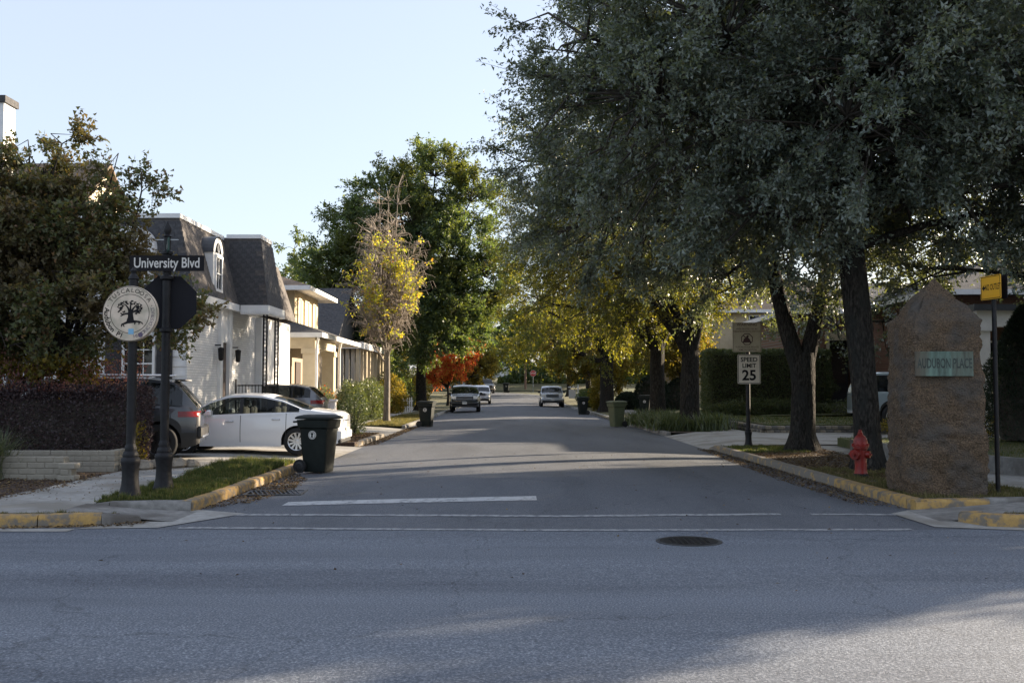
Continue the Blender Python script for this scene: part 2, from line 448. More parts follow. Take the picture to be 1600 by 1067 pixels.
class MB:
    def __init__(s):
        s.v, s.f = [], []
    def add(s, vs, fs):
        k = len(s.v)
        s.v += [tuple(p) for p in vs]
        s.f += [tuple(i + k for i in f) for f in fs]
        return s
    def box(s, c, d, rz=0.0, M=None):
        x, y, z = d[0] / 2, d[1] / 2, d[2] / 2
        vs = [Vector(p) for p in ((-x, -y, -z), (x, -y, -z), (x, y, -z), (-x, y, -z), (-x, -y, z), (x, -y, z), (x, y, z), (-x, y, z))]
        if rz:
            rm = Matrix.Rotation(rz, 3, 'Z')
            vs = [rm @ p for p in vs]
        if M is not None:
            vs = [M @ p for p in vs]
        c = Vector(c)
        return s.add([p + c for p in vs], [(0, 3, 2, 1), (4, 5, 6, 7), (0, 1, 5, 4), (1, 2, 6, 5), (2, 3, 7, 6), (3, 0, 4, 7)])
    def b2(s, x0, x1, y0, y1, z0, z1):
        return s.box(((x0 + x1) / 2, (y0 + y1) / 2, (z0 + z1) / 2), (x1 - x0, y1 - y0, z1 - z0))
    def bevbox(s, c, d, b=0.02, rz=0.0):
        """box whose twelve edges are chamfered"""
        x, y, z = d[0] / 2, d[1] / 2, d[2] / 2
        b = min(b, x * .9, y * .9, z * .9)
        pts = [(-z, x - b, y - b), (-z + b, x, y), (z - b, x, y), (z, x - b, y - b)]
        rings = []
        for (zz, xx, yy) in pts:
            k = b * .8
            rings.append([(-xx + k, -yy, zz), (xx - k, -yy, zz), (xx, -yy + k, zz), (xx, yy - k, zz), (xx - k, yy, zz), (-xx + k, yy, zz), (-xx, yy - k, zz), (-xx, -yy + k, zz)])
        vs = [Vector(p) for r in rings for p in r]
        if rz:
            rm = Matrix.Rotation(rz, 3, 'Z')
            vs = [rm @ p for p in vs]
        c = Vector(c)
        fs = [tuple(reversed(range(8))), tuple(range(24, 32))]
        for i in range(3):
            for j in range(8):
                fs.append((i * 8 + j, i * 8 + (j + 1) % 8, (i + 1) * 8 + (j + 1) % 8, (i + 1) * 8 + j))
        return s.add([p + c for p in vs], fs)
    def tube(s, pts, rad, n=8, caps=True):
        pts = [Vector(p) for p in pts]
        if not hasattr(rad, '__len__'):
            rad = [rad] * len(pts)
        k = len(s.v)
        up = None
        for i, p in enumerate(pts):
            d = (pts[min(i + 1, len(pts) - 1)] - pts[max(i - 1, 0)])
            d = d.normalized() if d.length > 1e-9 else Vector((0, 0, 1))
            if up is None:
                up = Vector((1, 0, 0)) if abs(d.x) < 0.9 else Vector((0, 1, 0))
            a = (up - d * up.dot(d)).normalized()
            up = a
            b = d.cross(a)
            for j in range(n):
                t = 2 * PI * j / n
                s.v.append(tuple(p + (a * math.cos(t) + b * math.sin(t)) * rad[i]))
        for i in range(len(pts) - 1):
            for j in range(n):
                s.f.append((k + i * n + j, k + i * n + (j + 1) % n, k + (i + 1) * n + (j + 1) % n, k + (i + 1) * n + j))
        if caps:
            s.f.append(tuple(k + j for j in reversed(range(n))))
            s.f.append(tuple(k + (len(pts) - 1) * n + j for j in range(n)))
        return s
    def lathe(s, prof, c=(0, 0, 0), n=20, axis='z', fl=0.0, nf=8, caps=True):
        """revolve (r, h) pairs; fl adds nf flutes"""
        k = len(s.v)
        for (r, h) in prof:
            for j in range(n):
                t = 2 * PI * j / n
                rr = r * (1 + fl * math.cos(nf * t))
                p = (rr * math.cos(t), rr * math.sin(t), h)
                if axis == 'y': p = (p[0], p[2], p[1])
                if axis == 'x': p = (p[2], p[0], p[1])
                s.v.append((p[0] + c[0], p[1] + c[1], p[2] + c[2]))
        for i in range(len(prof) - 1):
            for j in range(n):
                q = (k + i * n + j, k + i * n + (j + 1) % n, k + (i + 1) * n + (j + 1) % n, k + (i + 1) * n + j)
                s.f.append(q[::-1] if axis == 'y' else q)
        if caps:
            s.f.append(tuple(k + j for j in reversed(range(n))))
            s.f.append(tuple(k + (len(prof) - 1) * n + j for j in range(n)))
        return s
    def prism(s, poly, z0, z1, M=None):
        """extrude a 2-D polygon from z0 to z1; z1 may be a function of (x, y)"""
        n = len(poly)
        zt = z1 if callable(z1) else (lambda x, y: z1)
        vs = [Vector((x, y, z0)) for x, y in poly] + [Vector((x, y, zt(x, y))) for x, y in poly]
        if M is not None:
            vs = [M @ p for p in vs]
        fs = [tuple(reversed(range(n))), tuple(range(n, 2 * n))]
        fs += [(i, (i + 1) % n, n + (i + 1) % n, n + i) for i in range(n)]
        return s.add(vs, fs)
    def poly(s, vs):
        return s.add(vs, [tuple(range(len(vs)))])
    def grid(s, rows):
        k = len(s.v)
        m = len(rows[0])
        for r in rows:
            s.v += [tuple(p) for p in r]
        for i in range(len(rows) - 1):
            for j in range(m - 1):
                s.f.append((k + i * m + j, k + i * m + j + 1, k + (i + 1) * m + j + 1, k + (i + 1) * m + j))
        return s
    def mesh(s, name):
        me = bpy.data.meshes.new(name)
        me.from_pydata(s.v, [], s.f)
        me.update()
        return me
    def build(s, name, mat, parent=None, smooth=False, local=False, angle=40, fix=True):
        if parent and not local:
            o = root_loc(parent)
            s.v = [(x - o.x, y - o.y, z - o.z) for x, y, z in s.v]
        me = s.mesh(name)
        if fix:
            bm = bmesh.new(); bm.from_mesh(me)
            bmesh.ops.recalc_face_normals(bm, faces=bm.faces)
            bm.to_mesh(me); bm.free()
        if smooth:
            me.shade_smooth()
            me.set_sharp_from_angle(angle=R(angle))
        me.materials.append(MATS[mat])
        return link(bpy.data.objects.new(name, me), parent)

def mesh_np(name, v, f, mat, parent=None):
    """numpy vertices (N,3) and faces (M,k) to one mesh object"""
    v = np.asarray(v, dtype=np.float32)
    f = np.asarray(f, dtype=np.int32)
    if parent:
        o = root_loc(parent)
        v = v - np.array([o.x, o.y, o.z], dtype=np.float32)
    me = bpy.data.meshes.new(name)
    k = f.shape[1]
    me.vertices.add(len(v)); me.vertices.foreach_set('co', v.ravel())
    me.loops.add(f.size); me.loops.foreach_set('vertex_index', f.ravel())
    me.polygons.add(len(f))
    me.polygons.foreach_set('loop_start', np.arange(0, f.size, k, dtype=np.int32))
    me.update(calc_edges=True)
    me.materials.append(MATS[mat])
    o = link(bpy.data.objects.new(name, me), parent)
    o['kind'] = 'stuff'                 # leaves, twigs, blades
    return o

def norm(a):
    return a / np.maximum(np.linalg.norm(a, axis=-1, keepdims=True), 1e-9)

def leaf_quads(pos, axis, side_hint, L, Wd, fold=0.15):
    """diamond leaves: base, two shoulders, tip"""
    axis = norm(axis)
    side = norm(np.cross(axis, side_hint))
    nrm = np.cross(side, axis)
    L = L[:, None]; Wd = Wd[:, None]
    a = pos
    b = pos + axis * L * .48 + side * Wd * .5 + nrm * Wd * fold
    c = pos + axis * L
    d = pos + axis * L * .48 - side * Wd * .5 + nrm * Wd * fold
    v = np.stack([a, b, c, d], 1).reshape(-1, 3)
    f = np.arange(len(v)).reshape(-1, 4)
    return v, f

def leaf_tris(pos, axis, side_hint, L, Wd, g):
    """one-triangle leaves: base, one shoulder, tip"""
    axis = norm(axis)
    side = norm(np.cross(axis, side_hint))
    L = L[:, None]; Wd = Wd[:, None]
    u = g.uniform(.3, .65, (len(pos), 1))
    a = pos - side * Wd * .45
    v = np.stack([a, pos + axis * L * u + side * Wd * .55, pos + axis * L - side * Wd * .2], 1).reshape(-1, 3)
    return v, np.arange(len(v)).reshape(-1, 3)

def stick_prisms(A, B, ra, rb, n=3):
    """thin tapered sticks from A to B (arrays)"""
    d = norm(B - A)
    h = np.where(np.abs(d[:, 2:3]) < .9, np.array([[0, 0, 1.]]), np.array([[1., 0, 0]]))
    u = norm(np.cross(d, h)); w = np.cross(d, u)
    vs = []
    for P, r in ((A, ra), (B, rb)):
        r = np.broadcast_to(np.asarray(r, dtype=float), (len(A),))[:, None]
        for j in range(n):
            t = 2 * PI * j / n
            vs.append(P + (u * math.cos(t) + w * math.sin(t)) * r)
    v = np.stack(vs, 1).reshape(-1, 3)
    base = (np.arange(len(A)) * 2 * n)[:, None]
    f = []
    for j in range(n):
        f.append(np.concatenate([base + j, base + (j + 1) % n, base + n + (j + 1) % n, base + n + j], 1))
    return v, np.concatenate(f, 0)

def text_mesh(txt, size, bold=0.0, extrude=0.0, sx=1.0, align='CENTER'):
    cu = bpy.data.curves.new('txt', 'FONT')
    cu.body = txt; cu.size = size; cu.align_x = align; cu.align_y = 'CENTER'
    cu.offset = bold; cu.extrude = extrude; cu.resolution_u = 3
    ob = bpy.data.objects.new('txt', cu)
    COL.objects.link(ob)
    dg = bpy.context.evaluated_depsgraph_get()
    me = bpy.data.meshes.new_from_object(ob.evaluated_get(dg))
    bpy.data.objects.remove(ob)
    vs = [(v.co.x * sx, v.co.y, v.co.z) for v in me.vertices]
    fs = [tuple(p.vertices) for p in me.polygons]
    bpy.data.meshes.remove(me)
    return vs, fs

def lettering(mb, txt, size, c, bold=0.0, sx=1.0, rot=0.0, depth=-1):
    """text laid on a local X-Z face that looks towards -Y, centred at c"""
    vs, fs = text_mesh(txt, size, bold, 0.0, sx)
    cr, sr = math.cos(rot), math.sin(rot)
    return mb.add([(c[0] + x * cr - y * sr, c[1], c[2] + x * sr + y * cr) for x, y, z in vs], fs)

def sstep(a, b, x):
    t = min(1, max(0, (x - a) / (b - a)))
    return t * t * (3 - 2 * t)

def rise(y):
    """the street climbs gently towards its far bend"""
    return 1.15 * sstep(82, 140, y)
# ================================================================ THE SETTING
rng = np.random.default_rng(7)
random.seed(5)
XL = -4.3
def xr(y):
    return 5.5 - 0.011 * (y - 14)

# far terrain, one sheet out to the horizon
def terrain_z(x, y):
    z = rise(y) - 0.10
    z += 1.1 * sstep(137, 150, y) + 2.2 * sstep(150, 210, y) + 5.0 * sstep(200, 420, y)
    return z
ys = list(np.linspace(-60, 130, 20)) + list(np.linspace(134, 220, 20)) + list(np.linspace(240, 1500, 16))
xs = [-1500, -700, -300, -160, -90, -50, -25, -10, 0, 10, 25, 50, 90, 160, 300, 700, 1500]
mb = MB(); mb.grid([[(x, y, terrain_z(x, y)) for x in xs] for y in ys])
tag(mb.build('ground', 'earth', smooth=True), kind='structure')

# cross street in front of the camera
mb = MB()
rows = []
for y in np.linspace(-9, 12.6, 19):
    rows.append([(x, y, 0.05 * max(0, 1 - ((y - 2.5) / 10.0) ** 2) - 0.004) for x in (-200, -60, -20, -8, -4, 0, 4, 8, 20, 60, 200)])
mb.grid(rows)
tag(mb.build('cross_street', 'asphalt_cross', smooth=True), kind='structure')

# side street running away from the camera, with a crown, bending left at its far end
mb = MB()
rows = []
NS = 15
for y in list(np.linspace(11.6, 30, 30)) + list(np.linspace(31.5, 108, 50)):
    a, b = XL - 0.02, xr(y) + 0.02
    k = 0.11 * sstep(12.0, 17.5, y)
    rows.append([(a + (b - a) * t, y, 0.002 + rise(y) + k * (1 - (2 * t - 1) ** 2)) for t in np.linspace(0, 1, NS)])
cx0, hw, rad = (XL + xr(108)) / 2, (xr(108) - XL) / 2, 26.0
for i in range(1, 26):
    th = i / 25 * R(96)
    hx, hy = -math.sin(th), math.cos(th)
    cx, cy = cx0 - rad * (1 - math.cos(th)), 108 + rad * math.sin(th)
    row = []
    for t in np.linspace(1, -1, NS):
        x, y = cx - hy * t * hw, cy + hx * t * hw
        row.append((x, y, 0.03 + rise(y) + 0.11 * (1 - t * t)))
    rows.append(row)
x0, y0 = cx, cy
for d in (10, 25, 60):
    rows.append([(p[0] - d, p[1] - d * .1, p[2]) for p in rows[-1]])
mb.grid(rows)
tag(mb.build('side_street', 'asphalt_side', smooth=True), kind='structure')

# painted markings
def road_z(x, y):
    a, b = XL, xr(y)
    t = (x - a) / (b - a)
    return max(0.05 * max(0, 1 - ((y - 2.5) / 10.0) ** 2) - 0.004 if y < 12.6 else -1,
               0.002 + rise(y) + 0.11 * sstep(12.0, 17.5, y) * (1 - (2 * t - 1) ** 2) if y > 11.6 else -1)
def painted_line(name, pts, w, mat):
    mb = MB()
    rows = []
    P = []
    for (a, b) in zip(pts[:-1], pts[1:]):
        n = max(2, int(abs(b[0] - a[0]) / 0.35))
        for i in range(n):
            t = i / n
            P.append((a[0] + (b[0] - a[0]) * t, a[1] + (b[1] - a[1]) * t))
    P.append(pts[-1])
    for (x, y) in P:
        j = random.uniform(-.012, .012)
        rows.append([(x, y - w / 2 + j, road_z(x, y - w / 2) + .006), (x, y, road_z(x, y) + .007), (x, y + w / 2 + j, road_z(x, y + w / 2) + .006)])
    mb.grid(rows)
    o = mb.build(name, mat)
    tag(o, kind='structure')
    return o
painted_line('stop_line_marking', [(-3.25, 14.35), (0.36, 14.75)], 0.42, 'road_paint_thick')
painted_line('crosswalk_line_marking', [(-3.75, 13.25), (0.6, 13.05), (3.55, 13.25)], 0.15, 'road_paint')
painted_line('crosswalk_line_marking', [(3.95, 13.27), (5.25, 13.25)], 0.13, 'road_paint')
painted_line('crosswalk_line_marking', [(-4.0, 12.05), (0.6, 11.85), (4.75, 11.9)], 0.13, 'road_paint')

# concrete gutter patches at both corners
mb = MB()
mb.poly([(-5.2, 11.95, .008), (-4.25, 12.05, .010), (-3.55, 13.35, .014), (-4.30, 13.75, .014), (-4.75, 12.75, .012)])
mb.poly([(5.05, 13.35, .014), (5.1, 12.1, .010), (6.9, 11.55, .009), (6.2, 11.95, .010), (5.55, 12.6, .012), (5.48, 13.75, .014)])
mb.poly([(-30, 11.62, .008), (-5.2, 11.72, .010), (-5.2, 11.95, .010), (-30, 11.85, .008)])
mb.poly([(6.9, 11.55, .010), (30, 11.35, .008), (30, 11.7, .008), (6.4, 11.9, .010)])
tag(mb.build('gutter_pavement', 'concrete'), kind='structure')

# curbs: each cast section is a piece of its own
def sweep_section(pts, w, h, z0):
    """rounded-top curb section along pts (left side of travel is the back)"""
    prof = [(0.0, -0.08), (0.008, h * .72), (0.028, h * .95), (0.055, h), (w, h + .004), (w, -0.08)]
    mb = MB()
    rows = []
    for i, p in enumerate(pts):
        a = pts[max(0, i - 1)]; b = pts[min(len(pts) - 1, i + 1)]
        d = Vector((b[0] - a[0], b[1] - a[1])).normalized()
        nx, ny = -d.y, d.x
        zz = (p[2] if len(p) > 2 else 0) + z0
        hs = p[3] if len(p) > 3 else 1.0
        rows.append([(p[0] + nx * u, p[1] + ny * u, zz + (v * hs if v > 0 else v)) for u, v in prof])
    mb.grid(rows)
    for r, rev in ((rows[0], False), (rows[-1], True)):
        mb.poly(r[::-1] if rev else r)
    return mb
curbs = structure('curb')
def curb_run(path, mats, step, w=0.16, h=0.15):
    """path points -> sections of about `step` metres"""
    segs = []
    for a, b in zip(path[:-1], path[1:]):
        L = math.hypot(b[0] - a[0], b[1] - a[1])
        n = max(1, round(L / step))
        for i in range(n):
            segs.append([tuple(a[k] + (b[k] - a[k]) * (i + u) / n for k in range(len(a))) for u in (0.004, .5, 0.994)])
    for i, s in enumerate(segs):
        m = mats if isinstance(mats, str) else mats[min(i, len(mats) - 1)]
        j = random.uniform(-.008, .008)
        s = [(p[0] + j, p[1], rise(p[1]) + random.uniform(-.004, .004), p[2] if len(p) > 2 else 1.0) for p in s]
        sweep_section(s, w, h, 0).build('curb_section', m, curbs, smooth=True, angle=50)
# left side of the side street (back of curb towards -X: travel +Y)
curb_run([(-4.34, 13.62), (-4.30, 14.6), (-4.29, 17), (-4.28, 20.7)], 'curb_yellow', 1.15)
curb_run([(-4.28, 20.7, 1.0), (-4.28, 21.3, .15)], 'curb_yellow_worn', 1)
curb_run([(-4.3, 28.2, .2), (-4.3, 29.0, 1), (-4.3, 33.4, 1), (-4.3, 34.2, .3)], 'curb_yellow_worn', 1.3)
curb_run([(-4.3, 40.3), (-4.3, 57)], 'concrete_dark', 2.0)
curb_run([(-4.3, 58), (-4.3, 107)], 'concrete', 4.0)
# corner return and the blvd curb, left
curb_run([(-6.3, 13.42, .25), (-5.4, 13.42, 1.0), (-4.36, 13.60, 1.0)], 'concrete_dark', 1.0)
curb_run([(-24, 11.92), (-9, 11.98), (-5.7, 12.06), (-5.0, 12.22)], ['curb_yellow_worn'] * 11 + ['curb_yellow'] * 20, 1.4)
curb_run([(-5.0, 12.22, 1.0), (-4.62, 12.50, .55), (-4.72, 12.72, .25)], 'concrete_dark', .6)
# right side (travel -Y keeps the back towards +X)
ry = [14.0, 17, 20.5, 24, 26.6]
curb_run([(xr(y), y) for y in reversed(ry)], ['curb_yellow_worn'] * 8 + ['curb_yellow'] * 20, 1.15)
curb_run([(xr(14), 14.0), (5.52, 13.72)], 'curb_yellow', 1)
curb_run([(xr(27.4), 27.4, .15), (xr(26.6), 26.6, 1)], 'curb_yellow_worn', 1)
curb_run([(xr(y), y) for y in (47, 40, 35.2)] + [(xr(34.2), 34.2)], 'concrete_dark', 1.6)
curb_run([(xr(y), y) for y in (108, 90, 70, 52)], 'concrete', 4.0)
curb_run([(5.52, 13.70), (6.6, 13.82), (8.2, 14.1), (12, 14.35), (20, 14.4)], ['curb_yellow'] + ['concrete_dark'] * 20, 1.1)
curb_run([(5.85, 12.80, .8), (5.58, 12.55, .95), (5.75, 12.15, 1.0), (6.4, 11.92, 1.0), (8, 11.84, 1), (24, 11.7, 1)], ['curb_yellow'] * 5 + ['curb_yellow_worn'] * 20, .9)

# corner ramps
mb = MB()
mb.grid([[(-4.25, 12.55, .012), (-4.25, 13.1, .013), (-4.25, 13.56, .013)], [(-4.95, 12.60, .06), (-4.95, 13.1, .06), (-4.95, 13.44, .06)], [(-5.7, 12.55, .135), (-5.7, 13.1, .135), (-5.7, 13.42, .135)]])
mb.grid([[(5.38, 12.6, .012), (5.38, 13.1, .013), (5.38, 13.7, .013)], [(6.2, 12.62, .06), (6.2, 13.1, .06), (6.2, 13.74, .06)], [(7.3, 12.5, .135), (7.3, 13.1, .135), (7.3, 13.85, .135)]])
tag(mb.build('ramp_pavement', 'concrete_dark'), kind='structure')

# sidewalks: slabs with open joints
walk = structure('sidewalk')
def slab(x0, x1, y0, y1, z0, z1, mat='concrete'):
    g = 0.008
    j = random.uniform(-.004, .004)
    mb = MB()
    mb.bevbox(((x0 + x1) / 2, (y0 + y1) / 2, (z0 + z1) / 2 + j), (x1 - x0 - g, y1 - y0 - g, z1 - z0), .012)
    mb.build('sidewalk_slab', mat, walk)
for i in range(14):
    slab(-5.7 - 1.5 * (i + 1), -5.7 - 1.5 * i, 12.52, 13.44, -.05, .137)
    slab(7.3 + 1.5 * i, 7.3 + 1.5 * (i + 1), 12.45, 13.82, -.05, .137)
y = 13.46
while y < 20.4:
    slab(-7.25, -5.62, y, y + 1.5, -.05, .14)
    y += 1.5
slab(-5.62, -4.46, 16.95, 17.22, -.05, .145)
y = 28.0
while y < 34.0:
    slab(-7.3, -5.9, y, y + 1.5, -.05, .14); y += 1.5
y = 40.4
while y < 80:
    slab(-7.6, -6.3, y, y + 2, -.05, .145 + rise(y)); y += 2.0
y = 14.5
while y < 26:
    slab(7.75, 9.6, y, y + 1.5, -.05, .14); y += 1.5
y = 34.6
while y < 80:
    slab(7.0, 8.2, y, y + 2, -.05, .15 + rise(y)); y += 2.0

# driveways
def drive(name, poly, zf, mat='concrete'):
    mb = MB()
    mb.prism(poly, -.08, zf)
    o = mb.build(name, mat); tag(o, kind='structure'); return o
def drv(name, xa, xb, ya, yb, za, zb, mat='concrete', n=10):
    mb = MB()
    rows = []
    for i in range(n + 1):
        t = i / n
        x = xa + (xb - xa) * t
        z = za + (zb - za) * sstep(0, .12, t)
        rows.append([(x, ya, z), (x, (ya + yb) / 2, z), (x, yb, z)])
    mb.grid(rows)
    o = mb.build(name, mat); tag(o, kind='structure'); return o
drv('driveway', -4.2, -30, 20.55, 28.1, 0.008, 0.135)
drv('driveway', -4.2, -24, 34.3, 40.2, 0.008, 0.16)
drv('driveway', xr(30) - .1, 16, 26.7, 34.4, 0.012, 0.16)

# lawns and verges
def zone(name, poly, z0, z1, mat):
    mb = MB(); mb.prism(poly, z0, z1)
    o = mb.build(name, mat); tag(o, kind='structure'); return o
zone('verge_lawn', [(-5.62, 13.6), (-4.50, 13.72), (-4.45, 14.6), (-4.45, 16.95), (-5.62, 16.95)], -.05, .125, 'soil')
zone('verge_lawn', [(-5.62, 17.22), (-4.45, 17.22), (-4.45, 20.5), (-5.62, 20.5)], -.05, .13, 'soil')
zone('verge_lawn', [(-24, 12.1), (-9, 12.14), (-5.7, 12.22), (-5.05, 12.38), (-4.9, 12.52), (-24, 12.52)], -.05, .12, 'soil')
zone('mulch_bed_ground', [(-30, 13.46), (-7.26, 13.46), (-7.26, 18.2), (-30, 18.2)], -.05, .13, 'mulch')
zone('house_lawn', [(-60, 18.2), (-7.26, 18.2), (-7.26, 20.55), (-60, 20.55)], -.05, .13, 'soil')
zone('house_lawn', [(-60, 28.1), (-7.35, 28.1), (-7.35, 34.3), (-60, 34.3)], -.05, .17, 'lawn_base')
zone('mulch_bed_ground', [(-5.85, 28.1), (-4.46, 28.3), (-4.46, 34.0), (-5.85, 34.3)], -.05, .13, 'mulch')
def strip(name, xa, xb, ya, yb, zfun, mat, nx=8, ny=30):
    mb = MB()
    mb.grid([[(xa + (xb - xa) * i / nx, y, zfun(xa + (xb - xa) * i / nx, y)) for i in range(nx + 1)] for y in np.linspace(ya, yb, ny)])
    o = mb.build(name, mat, smooth=True); tag(o, kind='structure'); return o
strip('verge_lawn', -6.35, -4.45, 40.3, 57, lambda x, y: .13 + rise(y), 'dry_lawn', 3, 8)
strip('verge_lawn', -6.35, -4.45, 58, 108, lambda x, y: .13 + rise(y), 'dry_lawn', 3, 20)
strip('house_lawn', -70, -7.55, 40.2, 128, lambda x, y: .14 + rise(y) + .9 * sstep(-9, -22, x) * sstep(60, 80, y), 'dry_lawn', 20, 30)
strip('house_lawn', -46, -6.35, 57, 108, lambda x, y: .125 + rise(y), 'dry_lawn', 8, 20)
zone('verge_lawn', [(xr(14) + .15, 13.95), (6.6, 13.98), (8.2, 14.26), (9.6, 14.4), (7.75, 14.9), (7.75, 26.6), (xr(26.6) + .16, 26.6)], -.05, .13, 'soil')
zone('verge_lawn', [(5.95, 12.25), (6.5, 12.09), (24, 11.9), (24, 12.44), (7.3, 12.44), (6.2, 12.62)], -.05, .12, 'soil')
strip('verge_lawn', 5.30, 7.0, 34.4, 47, lambda x, y: .13, 'soil', 3, 8)
strip('verge_lawn', 4.95, 7.0, 48, 108, lambda x, y: .13 + rise(y), 'dry_lawn', 3, 20)
strip('house_lawn', 8.2, 70, 43, 128, lambda x, y: .16 + rise(y) + .35 * sstep(8.5, 12, x), 'lawn_base', 20, 30)
zone('house_lawn', [(8.75, 33.9), (60, 34.2), (60, 48), (8.75, 48)], -.05, .43, 'lawn_base')
zone('house_lawn', [(8.45, 24.1), (8.75, 20.5), (9.35, 17.4), (10.5, 16.2), (60, 15.9), (60, 26.4), (8.6, 26.4)], -.05, .36, 'lawn_base')
strip('far_bank_lawn', -60, 60, 139, 165, lambda x, y: terrain_z(x, y) + .12, 'dry_lawn', 12, 14)

# ---- grass blades, leaf litter (nobody could count them)
def in_poly(P, poly):
    x, y = P[:, 0], P[:, 1]
    ins = np.zeros(len(P), bool)
    n = len(poly)
    for i in range(n):
        x1, y1 = poly[i]; x2, y2 = poly[(i + 1) % n]
        c = ((y1 > y) != (y2 > y)) & (x < (x2 - x1) * (y - y1) / (y2 - y1 + 1e-12) + x1)
        ins ^= c
    return ins
def scatter(poly, n, seed, patch=0.0):
    g = np.random.default_rng(seed)
    p = np.array(poly)
    P = g.uniform(p.min(0), p.max(0), (n, 2))
    P = P[in_poly(P, poly)]
    if patch:
        k = (np.sin(P[:, 0] * 3.1 + seed) + np.sin(P[:, 1] * 2.3 + seed * 2) + np.sin(P[:, 0] * 1.3 - P[:, 1] * 1.7)) / 3
        P = P[g.uniform(0, 1, len(P)) < np.clip(1 - patch * (k + .6), 0.05, 1)]
    return P
def grass(name, label, poly, n, z, hgt, wd, mat, seed, patch=0.5, lean=0.55):
    g = np.random.default_rng(seed)
    P = scatter(poly, n, seed, patch)
    m = len(P)
    base = np.c_[P, np.full(m, z)] if np.isscalar(z) else np.c_[P, z(P[:, 0], P[:, 1])]
    az = g.uniform(0, 2 * PI, m)
    l = g.uniform(0.1, 1, m) * lean
    ax = np.c_[np.cos(az) * l, np.sin(az) * l, np.ones(m)]
    side = norm(np.c_[np.sin(az * 3), np.cos(az * 5), np.zeros(m)] + .01)
    hh = (hgt * g.uniform(.35, 1.25, m) * (.45 + .75 * (np.sin(P[:, 0] * 5.1 + seed) * np.sin(P[:, 1] * 4.3 + 2 * seed) * .5 + .5) + .5 * (np.sin(P[:, 0] * 13 + P[:, 1] * 7) * np.sin(P[:, 1] * 11 - P[:, 0] * 5) > .45)))[:, None]
    ww = (wd * g.uniform(.6, 1.3, m))[:, None]
    b0 = base - [0, 0, .01]
    v = np.stack([b0 - side * ww * .5, b0 + side * ww * .5, b0 + ax * hh], 1).reshape(-1, 3)
    f = np.arange(len(v)).reshape(-1, 3)
    o = mesh_np(name, v, f, mat)
    tag(o, label, 'grass', kind='stuff')
    return o
grass('verge_grass', 'short green grass around the two iron sign posts on the corner verge', [(-5.66, 13.55), (-4.50, 13.70), (-4.45, 14.6), (-4.45, 16.98), (-5.66, 16.98)], 62000, .12, .085, .014, 'grass_blade', 3, .25)
grass('verge_grass', 'sunlit tufted grass on the verge between sign posts and driveway', [(-5.66, 17.2), (-4.45, 17.2), (-4.45, 20.6), (-5.66, 20.6)], 56000, lambda x, y: .125 + .05 * np.sin((y - 17.2) / 3.4 * PI), .11, .013, 'grass_blade', 4, .2)
grass('verge_grass', 'thin dry grass strip behind the yellow curb below the mulch bed', [(-24, 12.1), (-9, 12.14), (-5.7, 12.22), (-5.0, 12.42), (-4.9, 12.55), (-24, 12.55)], 52000, .115, .045, .012, 'grass_dry', 5, .4)
grass('verge_grass', 'patchy dull grass around the hydrant and the stone pillar', [(5.66, 13.95), (6.6, 13.98), (8.2, 14.26), (9.6, 14.45), (7.8, 14.9), (7.8, 19.2), (xr(19) + .16, 19.2)], 90000, .125, .060, .013, 'grass_dry', 6, .45)
grass('verge_grass', 'short grass around the speed limit post base', [(xr(24) + .16, 23.6), (7.2, 24.0), (7.3, 26.6), (xr(26.6) + .16, 26.6)], 16000, .125, .06, .016, 'grass_blade', 7, .2)
grass('verge_grass', 'thin grass strip behind the yellow nosed curb beside the ramp', [(6.0, 12.28), (6.5, 12.12), (24, 11.95), (24, 12.44), (7.3, 12.44), (6.2, 12.6)], 40000, .115, .04, .012, 'grass_dry', 8, .5)
grass('lawn_grass', 'mown lawn behind the low concrete wall beside the stone pillar', [(8.5, 24.0), (8.8, 20.5), (9.4, 17.45), (10.5, 16.25), (17, 16.1), (17, 26.4), (8.6, 26.4)], 34000, .355, .05, .02, 'grass_blade', 9, .1)
grass('lawn_grass', 'mown lawn behind the stone wall in front of the tall hedge', [(8.8, 33.95), (17, 34.25), (17, 45), (8.8, 45)], 24000, .425, .05, .03, 'grass_blade', 10, .1)
grass('verge_grass', 'dry grass on the verge around the half bare yellow tree', [(-6.3, 40.3), (-4.45, 40.3), (-4.45, 57), (-6.3, 57)], 30000, .125, .07, .03, 'grass_dry', 12, .2)

def litter(name, label, poly, n, z, size, seed, patch=0.5, mat='leaf_litter'):
    g = np.random.default_rng(seed)
    P = scatter(poly, n, seed, patch)
    m = len(P)
    zz = np.array([z(x, y) for x, y in P]) if callable(z) else np.full(m, z)
    base = np.c_[P, zz + g.uniform(0.004, .02, m)]
    az = g.uniform(0, 2 * PI, m)
    ax = np.c_[np.cos(az), np.sin(az), g.uniform(-.1, .35, m)]
    up = np.c_[g.normal(0, .5, m), g.normal(0, .5, m), np.ones(m)]
    v, f = leaf_quads(base, ax, up, size * g.uniform(.5, 1.3, m), size * .55 * g.uniform(.6, 1.2, m), .25)
    o = mesh_np(name, v, f, mat)
    tag(o, label, 'fallen leaves', kind='stuff')
    return o
litter('fallen_leaves', 'brown fallen leaves in the gutter along the yellow curb by the drain', [(-4.28, 13.7), (-3.75, 14.6), (-3.55, 16.2), (-3.7, 18), (-4.27, 19.6)], 3300, road_z, .055, 21, .35)
litter('fallen_leaves', 'fallen leaves along the curb below the mulch bed', [(-6.6, 11.75), (-4.6, 12.15), (-4.5, 12.6), (-5.1, 12.28), (-6.4, 12.0)], 1700, .006, .05, 22, .5)
litter('fallen_leaves', 'dark fallen leaves in the gutter along the curb beside the hydrant', [(5.42, 13.9), (4.9, 14.4), (4.75, 18), (4.85, 22), (5.0, 27), (5.36, 27), (5.45, 20)], 6500, road_z, .045, 23, .3)
